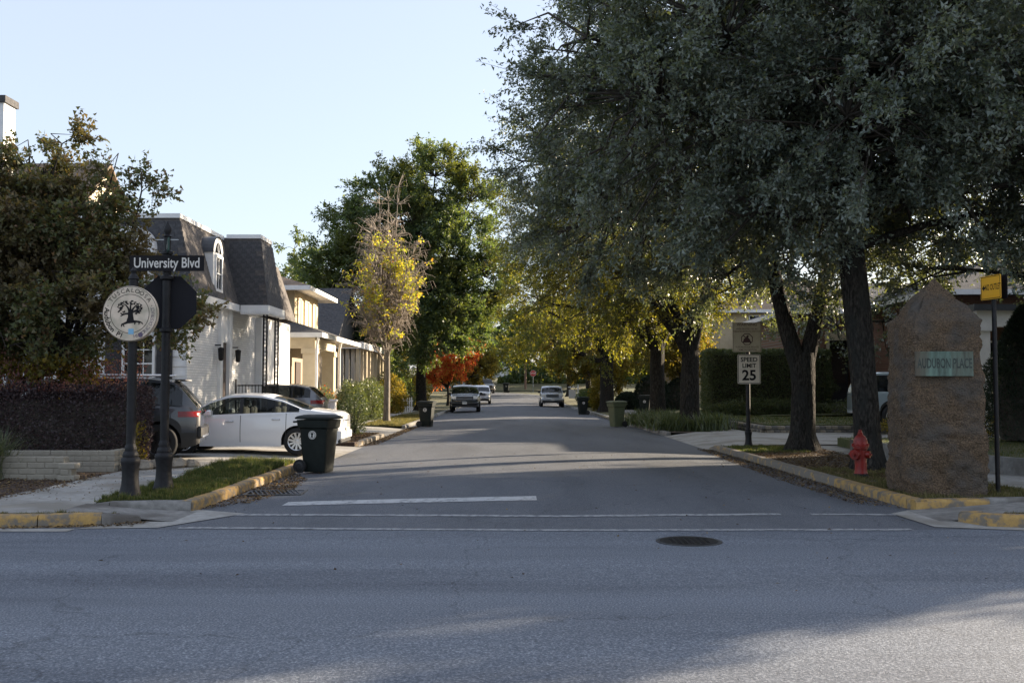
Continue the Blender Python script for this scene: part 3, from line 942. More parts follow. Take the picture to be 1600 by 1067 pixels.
litter('fallen_leaves', 'leaf litter under the two nearest oaks', [(5.7, 17.2), (7.7, 16.6), (7.8, 25), (5.6, 23.5)], 9000, .13, .055, 24, .35)
litter('fallen_leaves', 'reddish leaf litter over the mulch bed by the brick planter', [(-13, 13.5), (-7.1, 13.5), (-6.9, 15.5), (-7.2, 18), (-13, 18)], 9000, .135, .05, 25, .2)
litter('fallen_leaves', 'scattered leaves on the corner sidewalk', [(-7.2, 13.5), (-5.7, 13.5), (-5.7, 20), (-7.2, 20)], 180, .15, .04, 26, .0)
litter('fallen_leaves', 'few leaves blown over the road surface', [(-4, 8), (5, 8), (5, 24), (-4, 24)], 170, road_z, .045, 27, .0)
litter('fallen_leaves', 'leaf drift along the curb of the mulched verge', [(-4.3, 28), (-3.9, 29), (-3.9, 42), (-4.3, 42)], 2600, road_z, .06, 28, .3)
litter('fallen_leaves', 'dark chips on the mulched verge between two driveways', [(-5.8, 28.2), (-4.5, 28.4), (-4.5, 34), (-5.8, 34.2)], 4500, .13, .06, 29, .2)

# storm drain and manhole
t = thing('storm_drain', 'rusty iron grate of the storm drain in the leafy gutter', 'drain', (-3.72, 15.75, road_z(-3.72, 15.75)), 0.05)
mb = MB(); mb.box((0, 0, .004), (.86, .62, .006)); mb.build('pit', 'interior', t, local=True)
mb = MB()
for sx in (-1, 1): mb.box((sx * .43, 0, .012), (.05, .68, .022))
for sy in (-1, 1): mb.box((0, sy * .32, .012), (.81, .05, .022))
mb.build('frame', 'iron_lid', t, local=True)
for i in range(11):
    mb = MB(); mb.box((-.36 + i * .072, 0, .016), (.026, .585, .016), rz=.28); mb.build('grate_bar', 'iron_lid', t, local=True)
t = thing('manhole_cover', 'round dark iron manhole cover set in the near roadway', 'manhole cover', (1.93, 10.95, road_z(1.93, 10.95)))
mb = MB(); mb.lathe([(.36, -.01), (.36, .006), (.345, .010), (.315, .010), (.312, .002)], n=36); mb.build('ring', 'iron_lid', t, smooth=True, local=True)
mb = MB(); mb.lathe([(.308, -.01), (.308, .010), (.30, .012)], n=36)
for i in range(-4, 5):
    for j in range(-4, 5):
        if i * i + j * j < 15: mb.box((i * .062, j * .062, .013), (.036, .036, .007))
mb.build('lid', 'cast_iron', t, local=True)
# ================================================================ TREES
def bezier(a, b, c, n):
    return [(1 - t) ** 2 * a + 2 * (1 - t) * t * b + t * t * c for t in np.linspace(0, 1, n)]

def make_tree(name, label, base, trunk, lobes, nodes, twigs, leaves, leaf, lm, bark='bark_dark', twigm=None, seed=1, tl=0.9, droop=0.15,
              shell=(0.45, 0.97), group=None, out=0.9, limb_r=0.10, spread=0.55, rough=0.12, crown2=None, bare=0.0, cat='tree', sticks=True, limb_bow=0.35, stems=(), quads=False):
    g = np.random.default_rng(seed)
    B = np.array(base, float)
    T = thing(name, label, cat, tuple(base), group=group)
    tp = np.array([p[:3] for p in trunk], float) + B
    tr = [p[3] for p in trunk]
    # trunk: refined, slightly lumpy tube
    P, Rr = [], []
    for i in range(len(tp) - 1):
        for u in np.linspace(0, 1, 5, endpoint=False):
            P.append(tp[i] * (1 - u) + tp[i + 1] * u); Rr.append(tr[i] * (1 - u) + tr[i + 1] * u)
    P.append(tp[-1]); Rr.append(tr[-1])
    mb = MB(); n = 16
    mb.tube(P, Rr, n)
    ph = g.uniform(0, 6, 4)
    for i in range(len(P)):
        c = P[i]
        flare = max(0, 1 - (c[2] - B[2]) / 0.7)
        for j in range(n):
            k = i * n + j
            t = 2 * PI * j / n
            s = 1 + rough * (.5 * math.sin(3 * t + ph[0] + c[2] * .7) + .35 * math.sin(5 * t + ph[1] - c[2] * 1.3)) + flare ** 2 * (.25 + .22 * math.sin(5 * t + ph[2]))
            x, y, z = mb.v[k]
            mb.v[k] = (c[0] + (x - c[0]) * s, c[1] + (y - c[1]) * s, z)
    mb.build('trunk', bark, T, smooth=True, angle=80)
    starts = []
    for st in stems:                    # a forked trunk
        pts = [np.array(q[:3]) + B for q in st]; rad = [q[3] for q in st]
        mb = MB(); mb.tube(pts, rad, 12); mb.build('stem', bark, T, smooth=True, angle=80)
        starts += [(pts[-1], rad[-1]), ((pts[-1] + pts[-2]) / 2, rad[-2])]
    # limbs reach into the lobes
    lob = np.array(lobes, float)
    vol = lob[:, 3] * lob[:, 4] * lob[:, 5]
    limb = MB()
    LP, LRad = [tp[-1]], [tr[-1]]
    lp_lobe = [[] for _ in lobes]
    for i, L in enumerate(lob):
        c = L[:3] + B
        k = len(P) - 1 - int(g.integers(0, max(1, int(len(P) * .25))))
        a, ra_ = P[k], Rr[k]
        if starts:
            a, ra_ = min(starts, key=lambda q: np.linalg.norm(q[0] - c))
        mid = (a + c) / 2 + np.array([0, 0, limb_bow * np.linalg.norm(c - a) * .3]) + g.normal(0, .25, 3)
        e = c + g.normal(0, .3, 3) * L[3:] * .4
        pts = bezier(a, mid, e, 9)
        r0 = min(ra_ * .62, limb_r * (vol[i] ** (1 / 3)) ** .7)
        rr = [r0 * (1 - .82 * u) + .012 for u in np.linspace(0, 1, 9)]
        limb.tube(pts, rr, 7, caps=False)
        for q, r in zip(pts[2:], rr[2:]):
            lp_lobe[i].append((q, r))
    limb.build('limbs', bark, T, smooth=True, angle=80)
    # branch nodes, then twigs with leaves
    per = np.maximum(3, (nodes * vol / vol.sum()).astype(int))
    NA, NB, NC, TA, TB = [], [], [], [], []
    for i, L in enumerate(lob):
        m = per[i]
        d = norm(g.normal(0, 1, (m, 3)))
        rr = g.uniform(shell[0] ** 2, shell[1] ** 2, (m, 1)) ** .5
        nd = L[:3] + B + d * rr * L[3:]
        src = np.array([q for q, r in lp_lobe[i]])
        dist = np.linalg.norm(nd[:, None] - src[None], axis=2) + 0.6 * np.maximum(0, src[None, :, 2] - nd[:, None, 2])
        a = src[dist.argmin(1)]
        midp = (a + nd) / 2 + g.normal(0, .18, (m, 3)) + [0, 0, .12]
        NA.append(a); NB.append(midp); NC.append(nd)
        dirs = norm(nd - (L[:3] + B))
        dd = dirs[:, None, :] * out + g.normal(0, spread, (m, twigs, 3)) + np.array([0, 0, -droop])
        ln = tl * g.uniform(.45, 1.25, (m, twigs, 1))
        st = np.repeat(nd[:, None, :], twigs, 1) + (a - nd)[:, None, :] * g.uniform(0, .35, (m, twigs, 1))
        TA.append(st.reshape(-1, 3)); TB.append((st + norm(dd) * ln).reshape(-1, 3))
    NA, NB, NC = np.concatenate(NA), np.concatenate(NB), np.concatenate(NC)
    TA, TB = np.concatenate(TA), np.concatenate(TB)
    tm = twigm or bark
    bk = min(1.0, limb_r / .055)
    if limb_r < .05: bk = .4
    v1, f1 = stick_prisms(NA, NB, .032 * bk, .022 * bk, 4)
    v2, f2 = stick_prisms(NB, NC, .022 * bk, .010 * bk, 4)
    V, F = [v1, v2], [f1, f2 + len(v1)]
    o = len(v1) + len(v2)
    if sticks:
        mid = (TA + TB) / 2 + g.normal(0, .05, TA.shape) + [0, 0, .04]
        for A_, B_, ra, rb in ((TA, TB, .007, .0025),):
            v, f = stick_prisms(A_, B_, ra, rb, 3)
            V.append(v); F.append(f + o); o += len(v)
    mesh_np('branches', np.concatenate(V), np.concatenate(F), tm, T)
    # leaves
    keep = g.uniform(0, 1, len(TA)) >= bare
    A_, B_ = TA[keep], TB[keep]
    t = g.uniform(.12, 1.04, (len(A_), leaves, 1))
    pos = A_[:, None] * (1 - t) + B_[:, None] * t + g.normal(0, .024 + leaf[0] * .18, (len(A_), leaves, 3))
    td = norm(B_ - A_)[:, None, :]
    ax = td * .7 + g.normal(0, .75, pos.shape) + [0, 0, -droop * .8]
    pos = pos.reshape(-1, 3); ax = ax.reshape(-1, 3)
    up = g.normal(0, .8, ax.shape) + [0, 0, .8]
    Lh = leaf[0] * g.uniform(.6, 1.25, len(pos)); Wh = leaf[1] * g.uniform(.7, 1.2, len(pos))
    if crown2:
        sel = crown2[1](pos - B, g)
        v, f = leaf_quads(pos[sel], ax[sel], up[sel], Lh[sel], Wh[sel]); mesh_np('turning_leaves', v, f, crown2[0], T)
        pos, ax, up, Lh, Wh = pos[~sel], ax[~sel], up[~sel], Lh[~sel], Wh[~sel]
    v, f = leaf_quads(pos, ax, up, Lh, Wh) if quads else leaf_tris(pos, ax, up, Lh, Wh, g)
    mesh_np('crown', v, f, lm, T)
    return T

OAKS = 'oaks lining the street'
# nearest two oaks and one whose crown reaches in from outside the picture
make_tree('oak_tree', 'dark oak trunk directly behind the red fire hydrant', (6.75, 19.0, .13),
          [(0, 0, -.1, .29), (.02, .02, .5, .25), (-.02, .05, 1.6, .235), (-.1, .1, 2.8, .25), (-.2, .15, 4.2, .23), (-.3, .2, 6.2, .18)],
          [(-4.2, .2, 6.6, 3.0, 3.2, 2.5), (-5.2, .0, 8.2, 1.9, 2.2, 1.7), (-2.4, -.6, 8.8, 3.6, 3.4, 3.0), (-.4, -1.2, 6.3, 3.2, 2.8, 2.3), (.6, .6, 10.2, 3.8, 3.8, 3.0), (3.4, -1.6, 7.0, 3.3, 3.0, 2.6),
           (3.4, 2.0, 8.6, 3.4, 3.4, 3.0), (-1.6, 2.8, 7.2, 3.4, 3.0, 2.6), (-3.4, 1.6, 11.0, 3.0, 3.0, 2.4), (1.4, -2.4, 8.8, 3.2, 2.8, 2.6), (-.4, -2.7, 6.8, 2.8, 1.7, 2.4), (2.4, -3.0, 6.0, 2.6, 1.8, 1.9), (-2.2, -.6, 4.75, 2.3, 2.0, 1.05), (1.6, -1.0, 4.9, 2.4, 2.0, 1.1), (3.9, -.4, 4.9, 2.0, 2.0, 1.3), (-.6, 1.2, 4.9, 2.2, 1.6, 1.1)],
          940, 13, 31, (.102, .054), 'leaf_oak', 'bark_dark', 'twig_dark', 11, .88, .25, (.42, 1.0), OAKS, limb_r=.055, spread=.42, out=1.0)
make_tree('oak_tree', 'forked dark oak trunk between the speed limit sign and the hydrant', (7.15, 24.6, .13),
          [(0, 0, -.1, .36), (0, 0, .5, .30), (.02, 0, 1.5, .275), (0, 0, 2.4, .31)],
          [(-4.6, .3, 5.9, 3.2, 3.4, 2.5), (-5.8, .6, 7.2, 2.3, 2.6, 2.0), (-2.6, -.4, 8.6, 3.8, 3.6, 3.0), (.2, 0, 10.8, 4.0, 4.0, 3.0), (2.6, -.6, 7.4, 3.4, 3.2, 2.8), (-.6, -1.6, 6.2, 3.0, 2.6, 2.2),
           (-1.8, 3.0, 6.6, 3.6, 3.2, 2.6), (3.2, 3.0, 8.8, 3.4, 3.4, 3.0), (-4.6, 2.0, 9.0, 2.8, 3.0, 2.4), (-2.0, -.6, 4.5, 2.3, 2.0, 1.1), (2.2, -.6, 4.6, 2.3, 2.0, 1.1), (.2, 1.0, 5.0, 2.2, 2.0, 1.2), (4.6, 1, 5.2, 2.0, 2.0, 1.5)],
          720, 12, 27, (.108, .056), 'leaf_oak', 'bark_dark', 'twig_dark', 12, .95, .28, (.42, 1.0), OAKS, spread=.42, out=1.0, limb_r=.06,
          stems=[[(-.08, 0, 2.1, .23), (-.38, 0, 3.1, .205), (-.62, .05, 4.3, .18), (-.9, .1, 5.4, .15)], [(.10, 0, 2.1, .22), (.36, .05, 3.1, .19), (.66, .1, 4.3, .17), (1.0, .1, 5.6, .14)]])
make_tree('oak_tree', 'oak crown reaching in above the no outlet sign', (13.6, 20.5, .36),
          [(0, 0, -.1, .42), (0, 0, .6, .36), (-.1, 0, 2.2, .33), (-.2, -.1, 3.6, .33)],
          [(-3.6, -1.6, 6.4, 3.2, 3.0, 2.4), (-2.0, -2.0, 8.8, 3.4, 3.2, 2.8), (1.0, 0, 9.8, 4.2, 4.0, 3.2), (-1.4, 2.0, 7.4, 3.6, 3.4, 3.0), (3.6, -1.0, 7.4, 3.6, 3.6, 3.0), (-4.4, .6, 9.4, 3.0, 3.2, 2.6), (-4.0, .4, 3.75, 2.4, 2.2, .85), (-1.2, -.4, 3.9, 2.2, 2.0, .9)],
          430, 12, 27, (.095, .046), 'leaf_oak', 'bark_dark', 'twig_dark', 13, 1.0, .2, (.45, 1.0), OAKS, limb_r=.09)
BIG = [(-3.0, 0, 4.6, 3.0, 3.2, 2.4), (2.6, .4, 4.8, 3.2, 3.2, 2.6), (0, -.6, 7.4, 4.4, 4.2, 3.0), (-2.2, .6, 9.2, 3.2, 3.2, 2.6), (2.2, 0, 10.0, 3.2, 3.2, 2.6), (0, 0, 12.0, 3.0, 3.0, 2.2), (0, -2.2, 4.0, 2.6, 2.2, 1.8)]
BIG = [(a, b, c * .76, d, e, f * .86) for a, b, c, d, e, f in BIG]
for i, (x, y, lab) in enumerate(((21.5, 23.6, 'first unseen oak past the conifer added to shade the cross street'), (29, 27.7, 'second unseen oak past the conifer added to shade the cross street'), (33.5, 32.9, 'unseen oak farther back past the conifer added to shade the side street'), (40, 33.2, 'last unseen oak past the conifer added to shade the cross street'))):
    make_tree('oak_tree', lab, (x, y, .36), [(0, 0, -.1, .45), (0, 0, .6, .36), (0, 0, 2.0, .33), (0, 0, 4.5, .28)], BIG, 150, 11, 22, (.30, .17), 'leaf_oak', 'bark_dark', 'twig_dark', 61 + i, 1.2, .2, (.45, 1.0), OAKS, sticks=False)  # out of view, added and spaced to throw shade over the streets
make_tree('oak_tree', 'small unseen oak just past the conifer added to shade the near road', (17.4, 17.6, .36), [(0, 0, -.1, .25), (0, 0, .5, .20), (0, 0, 1.4, .18), (0, 0, 3.0, .15)],
          [(a * .62, b * .62, c * .66 + .3, d * .62, e * .62, f * .62) for a, b, c, d, e, f in BIG], 110, 11, 24, (.24, .14), 'leaf_oak', 'bark_dark', 'twig_dark', 69, .8, .2, (.45, 1.0), OAKS, sticks=False)  # unseen low crown, sized to shade the right of the near road
# the row further up the street
W_OAK = [(-3.9, -.4, 5.6, 3.2, 3.4, 2.3), (-5.0, .2, 7.8, 2.8, 3.0, 2.3), (-1.6, -1.2, 5.4, 2.8, 3.0, 2.0), (-2.4, 0, 8.4, 3.8, 3.8, 3.0), (1.2, -.6, 7.0, 3.4, 3.2, 2.8), (0, .4, 10.6, 4.0, 4.0, 3.0), (3.2, .4, 9.0, 3.2, 3.2, 2.8)]
make_tree('oak_tree', 'dark oak trunk rising from strappy plants nearest the tall hedge', (6.6, 37.0, .13),
          [(0, 0, -.1, .42), (0, 0, .5, .36), (.02, 0, 2.0, .33), (.05, 0, 3.4, .30)], W_OAK, 290, 11, 26, (.125, .062), 'leaf_willow_oak', 'bark_dark', 'twig_dark', 14, 1.15, .35, (.4, 1.0), OAKS)
make_tree('oak_tree', 'slim dark oak trunk standing in strappy plants before the round bushes', (6.3, 43.0, .13),
          [(0, 0, -.1, .40), (0, 0, .6, .34), (-.03, 0, 2.2, .31), (0, 0, 3.6, .28)], [(a * .95 - .3, b, c - .3, d, e, f) for a, b, c, d, e, f in W_OAK], 250, 11, 24, (.13, .066), 'leaf_willow_oak', 'bark_dark', 'twig_dark', 15, 1.15, .4, (.4, 1.0), OAKS)
make_tree('oak_tree', 'thick oak trunk between the two bins on the far verge', (6.0, 63.0, .13),
          [(0, 0, -.1, .55), (0, 0, .6, .45), (.02, 0, 2.2, .42), (0, 0, 4.2, .40)],
          [(-3.6, -.4, 6.4, 3.4, 3.6, 2.6), (-1.4, -1.6, 4.6, 2.8, 3.0, 1.8), (-4.2, -1.0, 4.8, 2.2, 2.6, 1.6), (-1.8, 0, 9.6, 4.0, 4.0, 3.2), (2.0, 0, 7.4, 3.6, 3.6, 3.0), (.4, 0, 12, 3.8, 3.8, 2.8)],
          170, 10, 22, (.18, .09), 'leaf_willow_oak', 'bark_dark', 'twig_dark', 16, 1.3, .4, (.4, 1.0), OAKS)
# left side of the street
make_tree('maple_tree', 'leaning maple turning rusty over the purple hedge by the round sign', (-11.0, 20.3, .13),
          [(0, 0, -.1, .20), (.15, 0, .7, .16), (.75, -.05, 1.35, .145), (1.5, -.1, 1.95, .13), (2.1, -.1, 2.5, .11)],
          [(.2, 0, 3.4, 1.7, 1.7, 1.1), (.6, 0, 5.2, 1.5, 1.3, .8), (2.1, 0, 5.2, 1.0, 1.0, .65), (-.6, .2, 5.6, 1.2, 1.2, .9), (-2.4, .2, 6.0, 1.4, 1.2, 1.0), (2.2, -.3, 3.3, 1.5, 1.5, .9), (3.6, -.2, 3.05, 1.0, 1.0, .7), (1.0, .2, 4.7, 1.7, 1.7, 1.0), (2.4, 0, 4.3, 1.1, 1.2, .8), (2.0, -.5, 2.0, 1.0, .8, .42),
           (-1.4, 0, 4.6, 1.7, 1.6, 1.5), (-.9, 0, 6.0, 1.0, 1.0, .9), (-1.5, 0, 2.9, 1.4, 1.4, .9), (.6, .3, 2.5, 1.3, 1.2, .6), (1.3, .1, 5.9, .75, .75, .75), (2.75, 0, 4.9, .7, .7, .65), (3.3, .1, 5.6, .45, .45, .4), (.4, 0, 5.6, .7, .7, .6), (4.05, -.2, 3.0, .75, .8, .55), (1.8, 0, 6.55, .35, .35, .45), (1.0, 0, 6.3, .5, .5, .45), (2.75, 0, 5.9, .3, .3, .5), (4.55, -.1, 2.75, .45, .5, .4), (1.3, -.9, 2.3, 1.0, .7, .4)],
          640, 10, 20, (.105, .080), 'leaf_maple', 'bark_dark', 'twig_dark', 21, .55, .05, (.35, 1.0), limb_r=.045, limb_bow=.04,
          crown2=('leaf_yellow_green', lambda p, g: ((p[:, 2] < 2.15) & (p[:, 0] < 3.3) & (g.uniform(0, 1, len(p)) < .75))))
# half-bare tree with yellow leaves: many steep limbs and curling pale twigs
def upright_tree():
    g = np.random.default_rng(33)
    B = np.array((-5.72, 45.5, .13))
    T = thing('pear_tree', 'half bare slender tree with yellow leaves and curling pale twigs', 'tree', tuple(B))
    mb = MB()
    mb.tube([B + (0, 0, -.1), B + (0, 0, .3), B + (.02, 0, 2.0), B + (0, 0, 3.6), B + (.05, 0, 5.5)], [.20, .155, .135, .12, .085], 12)
    mb.build('trunk', 'bark_grey', T, smooth=True)
    limb = MB()
    A, Bb, C = [], [], []
    tips = []
    for i in range(30):
        az = g.uniform(0, 2 * PI)
        z0 = g.uniform(2.4, 5.2)
        hgt = g.uniform(2.2, 6.4)
        rad = g.uniform(.35, 1.75) * (1.0 if hgt < 5 else .6)
        a = B + (0, 0, z0)
        e = a + (math.cos(az) * rad, math.sin(az) * rad, hgt)
        m = a + (math.cos(az) * rad * .75, math.sin(az) * rad * .75, hgt * .35)
        pts = bezier(a, m, e, 10)
        limb.tube(pts, [.045 * (1 - .8 * u) + .006 for u in np.linspace(0, 1, 10)], 5, caps=False)
        for q in pts[2:]:
            for k in range(11):
                d = np.array([math.cos(az), math.sin(az), 0]) * .5 + g.normal(0, .6, 3)
                d[2] = abs(d[2]) * .5 + .1
                d = d / np.linalg.norm(d)
                l = g.uniform(.35, 1.1)
                p1 = q + d * l * .55
                p2 = p1 + d * l * .35 + (0, 0, g.uniform(-.15, .1))
                p3 = p2 + d * l * .15 + (0, 0, g.uniform(-.38, .02))
                A += [q, p1, p2]; Bb += [p1, p2, p3]; C += [.013, .010, .008]
                tips.append((p1, p2, p3))
    limb.build('limbs', 'bark_grey', T, smooth=True)
    A, Bb, C = np.array(A), np.array(Bb), np.array(C)
    v, f = stick_prisms(A, Bb, C, C * .7, 3)
    mesh_np('branches', v, f, 'twig_pale', T)
    tp = np.array(tips)
    rel = tp[:, 1] - B
    prob = np.where((rel[:, 2] > 3.9) & (rel[:, 2] < 8.4), .22, .02)
    prob = prob * np.where((rel[:, 2] > 5.0) & (rel[:, 2] < 7.4), 1.2, .75)
    prob *= np.where(np.sin(rel[:, 0] * 3 + rel[:, 2] * 1.7) > -.35, 1, .12)
    sel = tp[g.uniform(0, 1, len(tp)) < prob]
    n = 15
    t = g.uniform(0, 1, (len(sel), n, 1))
    pos = (sel[:, 0][:, None] * (1 - t) + sel[:, 1][:, None] * t + g.normal(0, .08, (len(sel), n, 3))).reshape(-1, 3)
    ax = g.normal(0, 1, pos.shape) + [0, 0, -.5]
    v, f = leaf_quads(pos, ax, g.normal(0, 1, pos.shape), .12 * g.uniform(.7, 1.2, len(pos)), .085 * g.uniform(.7, 1.2, len(pos)))
    mesh_np('crown', v, f, 'leaf_yellow', T)
upright_tree()
make_tree('shade_tree', 'tall rounded green tree behind the half bare yellow one', (-6.1, 67.0, .15),
          [(0, 0, -.1, .48), (0, 0, .5, .36), (0, 0, 2.4, .33), (.1, 0, 4.5, .30), (0, 0, 7.5, .24)],
          [(-4.6, 0, 6.6, 3.2, 3.2, 2.5), (-6.0, -.2, 9.4, 2.4, 2.6, 2.2), (-3.2, -.5, 10.2, 3.4, 3.4, 2.8), (2.0, -.5, 6.4, 3.4, 3.2, 2.4), (-.8, -1.0, 8.4, 3.6, 3.4, 3.0), (1.6, 0, 11.2, 3.6, 3.4, 3.0), (-2.6, .4, 14.2, 3.0, 3.0, 2.6),
           (.6, 0, 15.8, 3.0, 2.8, 2.3), (-4.4, 0, 12.6, 2.3, 2.4, 2.0), (3.4, 0, 14.0, 2.4, 2.4, 2.3), (.8, -1.2, 4.8, 3.0, 2.4, 1.6), (-2.6, -.5, 4.9, 2.6, 2.0, 1.5), (4.6, 0, 9.4, 2.6, 2.6, 2.4), (-.6, -1, 12.4, 3.2, 2.6, 2.4)],
          860, 11, 25, (.20, .12), 'leaf_green', 'bark_dark', 'twig_dark', 22, 1.0, .05, (.5, 1.0), limb_r=.09, sticks=False)
make_tree('red_tree', 'small tree with fiery red and orange leaves behind the dark truck', (-5.4, 84.0, .15),
          [(0, 0, -.1, .14), (.05, 0, .8, .11), (0, 0, 1.6, .10)],
          [(-1.0, 0, 2.9, 1.6, 1.6, 1.0), (.8, 0, 3.6, 1.6, 1.5, 1.2), (0, 0, 4.7, 1.2, 1.2, .9), (1.8, 0, 4.6, 1.0, 1.0, .9), (-1.4, 0, 2.2, 1.0, 1.0, .6)],
          90, 8, 18, (.20, .13), 'leaf_red', 'bark_dark', 'twig_dark', 23, .7, .1)
make_tree('yellow_tree', 'weeping yellow green tree beyond the white pickup', (-5.0, 112.0, .6),
          [(0, 0, -.1, .2), (.05, 0, 1.0, .15), (0, 0, 2.2, .13)],
          [(-1.6, 0, 3.6, 2.0, 2.0, 1.8), (1.0, 0, 3.6, 2.2, 2.0, 2.0), (0, 0, 5.4, 2.2, 2.0, 1.6), (2.0, 0, 2.4, 1.2, 1.2, 1.4)],
          110, 9, 20, (.26, .13), 'leaf_yellow_green', 'bark_dark', 'twig_dark', 24, 1.1, .7)
make_tree('crape_myrtle', 'multi stemmed yellow leaved tree between the silver pickup and the bins', (6.1, 73.0, .14),
          [(0, 0, -.1, .12), (.1, 0, .8, .10), (.15, 0, 1.6, .09)],
          [(-1.6, 0, 3.6, 2.0, 1.8, 1.4), (.8, 0, 3.2, 1.8, 1.6, 1.5), (-.4, 0, 4.9, 2.2, 2.0, 1.2), (1.6, -.2, 2.0, 1.2, 1.0, 1.3), (-2.6, 0, 4.4, 1.4, 1.4, 1.0)],
          110, 9, 20, (.19, .11), 'leaf_yellow_green', 'bark_grey', 'twig_dark', 25, .9, .35)
make_tree('yellow_tree', 'golden leaved tree glowing between the oak trunks before grey roofs', (10.2, 60.0, .5),
          [(0, 0, -.1, .16), (0, 0, 1.0, .13), (0, 0, 2.2, .11)],
          [(-1.4, 0, 3.6, 2.0, 1.8, 1.4), (.9, 0, 3.4, 2.0, 1.8, 1.3), (0, 0, 4.9, 2.0, 1.8, 1.3)],
          90, 9, 18, (.19, .11), 'leaf_yellow_green', 'bark_dark', 'twig_dark', 26, .9, .3)
# trees that close the view, far off
FAR = 'trees closing the far view'
def far_tree(label, base, h, w, seed, lm, nodes=90, name='distant_tree', leafs=.36):
    g = random.Random(seed)
    lobes = []
    for i in range(7):
        a = i * 2.4 + g.uniform(0, 1)
        u = i / 6
        rr = w * (.42 - .20 * u)
        lobes.append((math.cos(a) * w * .5 * (1 - u * .7), math.sin(a) * w * .3, h * (.34 + .52 * u), rr * g.uniform(.8, 1.2), rr, h * .16 * g.uniform(.85, 1.2)))
    return make_tree(name, label, base, [(0, 0, -.3, .04 * h * .6), (0, 0, h * .12, .02 * h), (0, 0, h * .4, .014 * h)], lobes, nodes, 8, 14, (leafs, leafs * .6), lm, 'bark_dark', 'twig_dark',
                     seed, w * .13, .1, (.45, 1.0), FAR, sticks=False)
far_tree('pale pine crown above the cream house roof', (-24, 112, 1.0), 19, 9, 41, 'leaf_green')
far_tree('pale green crown left of the big shade tree above the roofs', (-20.5, 100, 1.0), 15.5, 7, 42, 'leaf_green')
far_tree('yellowing tree seen between cream eave and shade tree', (-15.5, 92, 1.0), 9.5, 6, 43, 'leaf_yellow_green')
far_tree('dark green tree over the far road bend beside the utility pole', (1.5, 158, 1.6), 15, 12, 44, 'leaf_green', 110, leafs=.5)
far_tree('broad green tree filling the end of the street', (9, 150, 1.6), 16, 13, 45, 'leaf_willow_oak', 120, leafs=.5)
far_tree('green tree beyond the bend above the parked dark cars', (-9, 150, 1.6), 15, 11, 46, 'leaf_green', 110, leafs=.5)
far_tree('leafy tree behind the weeping tree at the bend', (-17, 140, 1.4), 14, 10, 47, 'leaf_willow_oak', 100, leafs=.45)
far_tree('tall dark tree behind the red leaved tree', (-11.5, 104, .9), 13, 8, 48, 'leaf_green', 100, leafs=.4)
far_tree('yellow green oak over the silver pickup', (7.5, 98, .6), 13, 10, 49, 'leaf_willow_oak', 130, leafs=.34)
far_tree('green oak behind the thick trunked oak', (7.8, 82, .3), 12, 9, 50, 'leaf_willow_oak', 130, leafs=.30)
far_tree('leafy tree behind the brick house among the oak trunks', (20, 78, .6), 9, 10, 51, 'leaf_willow_oak', 130, leafs=.34)
far_tree('green tree behind the round bushes', (13.5, 88, .6), 13, 10, 52, 'leaf_willow_oak', 120, leafs=.34)
far_tree('dark tree behind the portico house', (32, 62, .5), 10, 12, 53, 'leaf_green', 130, leafs=.36)
far_tree('yellow green tree arching over the far right curb', (6.6, 116, .8), 12, 11, 71, 'leaf_willow_oak', 130, leafs=.36)
far_tree('dark leafy tree on the left just before the bend', (-7.6, 131, 1.0), 12, 9, 72, 'leaf_green', 110, leafs=.4)
far_tree('leafy dark tree standing before the brick house', (17.2, 41.5, .45), 9.5, 8, 59, 'leaf_oak', 130, leafs=.16)
far_tree('dark bushy tree behind the porch of the cream house', (-12, 78, .4), 8, 6, 54, 'leaf_green', 80, leafs=.3)
far_tree('tree on the rise past the stop sign', (16, 175, 2.5), 18, 15, 55, 'leaf_green', 110, leafs=.6)
far_tree('tree on the rise behind the pale far house', (-8, 200, 3.5), 20, 16, 56, 'leaf_green', 110, leafs=.6)
far_tree('wide tree on the rise past the pickup', (28, 150, 2), 17, 14, 57, 'leaf_green', 110, leafs=.5)
far_tree('tree far behind the cream house eaves', (-30, 150, 2), 17, 14, 58, 'leaf_green', 110, leafs=.5)
# ================================================================ STREET FURNITURE
def octagon(r, n=8, ph=PI / 8):
    return [(r * math.cos(ph + 2 * PI * i / n), r * math.sin(ph + 2 * PI * i / n)) for i in range(n)]
def plate_y(mb, poly, y0, y1, c=(0, 0)):
    """upright plate in X-Z, from y0 to y1"""
    n = len(poly)
    vs = [(x + c[0], y0, z + c[1]) for x, z in poly] + [(x + c[0], y1, z + c[1]) for x, z in poly]
    fs = [tuple(range(n)), tuple(reversed(range(n, 2 * n)))] + [(i, n + i, n + (i + 1) % n, (i + 1) % n) for i in range(n)]
    return mb.add(vs, fs)
def rrect(w, h, r, k=4):
    pts = []
    for cx, cz, a0 in ((w / 2 - r, h / 2 - r, 0), (-w / 2 + r, h / 2 - r, PI / 2), (-w / 2 + r, -h / 2 + r, PI), (w / 2 - r, -h / 2 + r, 1.5 * PI)):
        for i in range(k + 1):
            a = a0 + PI / 2 * i / k
            pts.append((cx + r * math.cos(a), cz + r * math.sin(a)))
    return pts
def ring_y(mb, r0, r1, y, c, n=64):
    k = len(mb.v)
    for i in range(n):
        t = 2 * PI * i / n
        mb.v += [(c[0] + r0 * math.cos(t), y, c[1] + r0 * math.sin(t)), (c[0] + r1 * math.cos(t), y, c[1] + r1 * math.sin(t))]
    for i in range(n):
        j = (i + 1) % n
        mb.f.append((k + 2 * i, k + 2 * i + 1, k + 2 * j + 1, k + 2 * j))
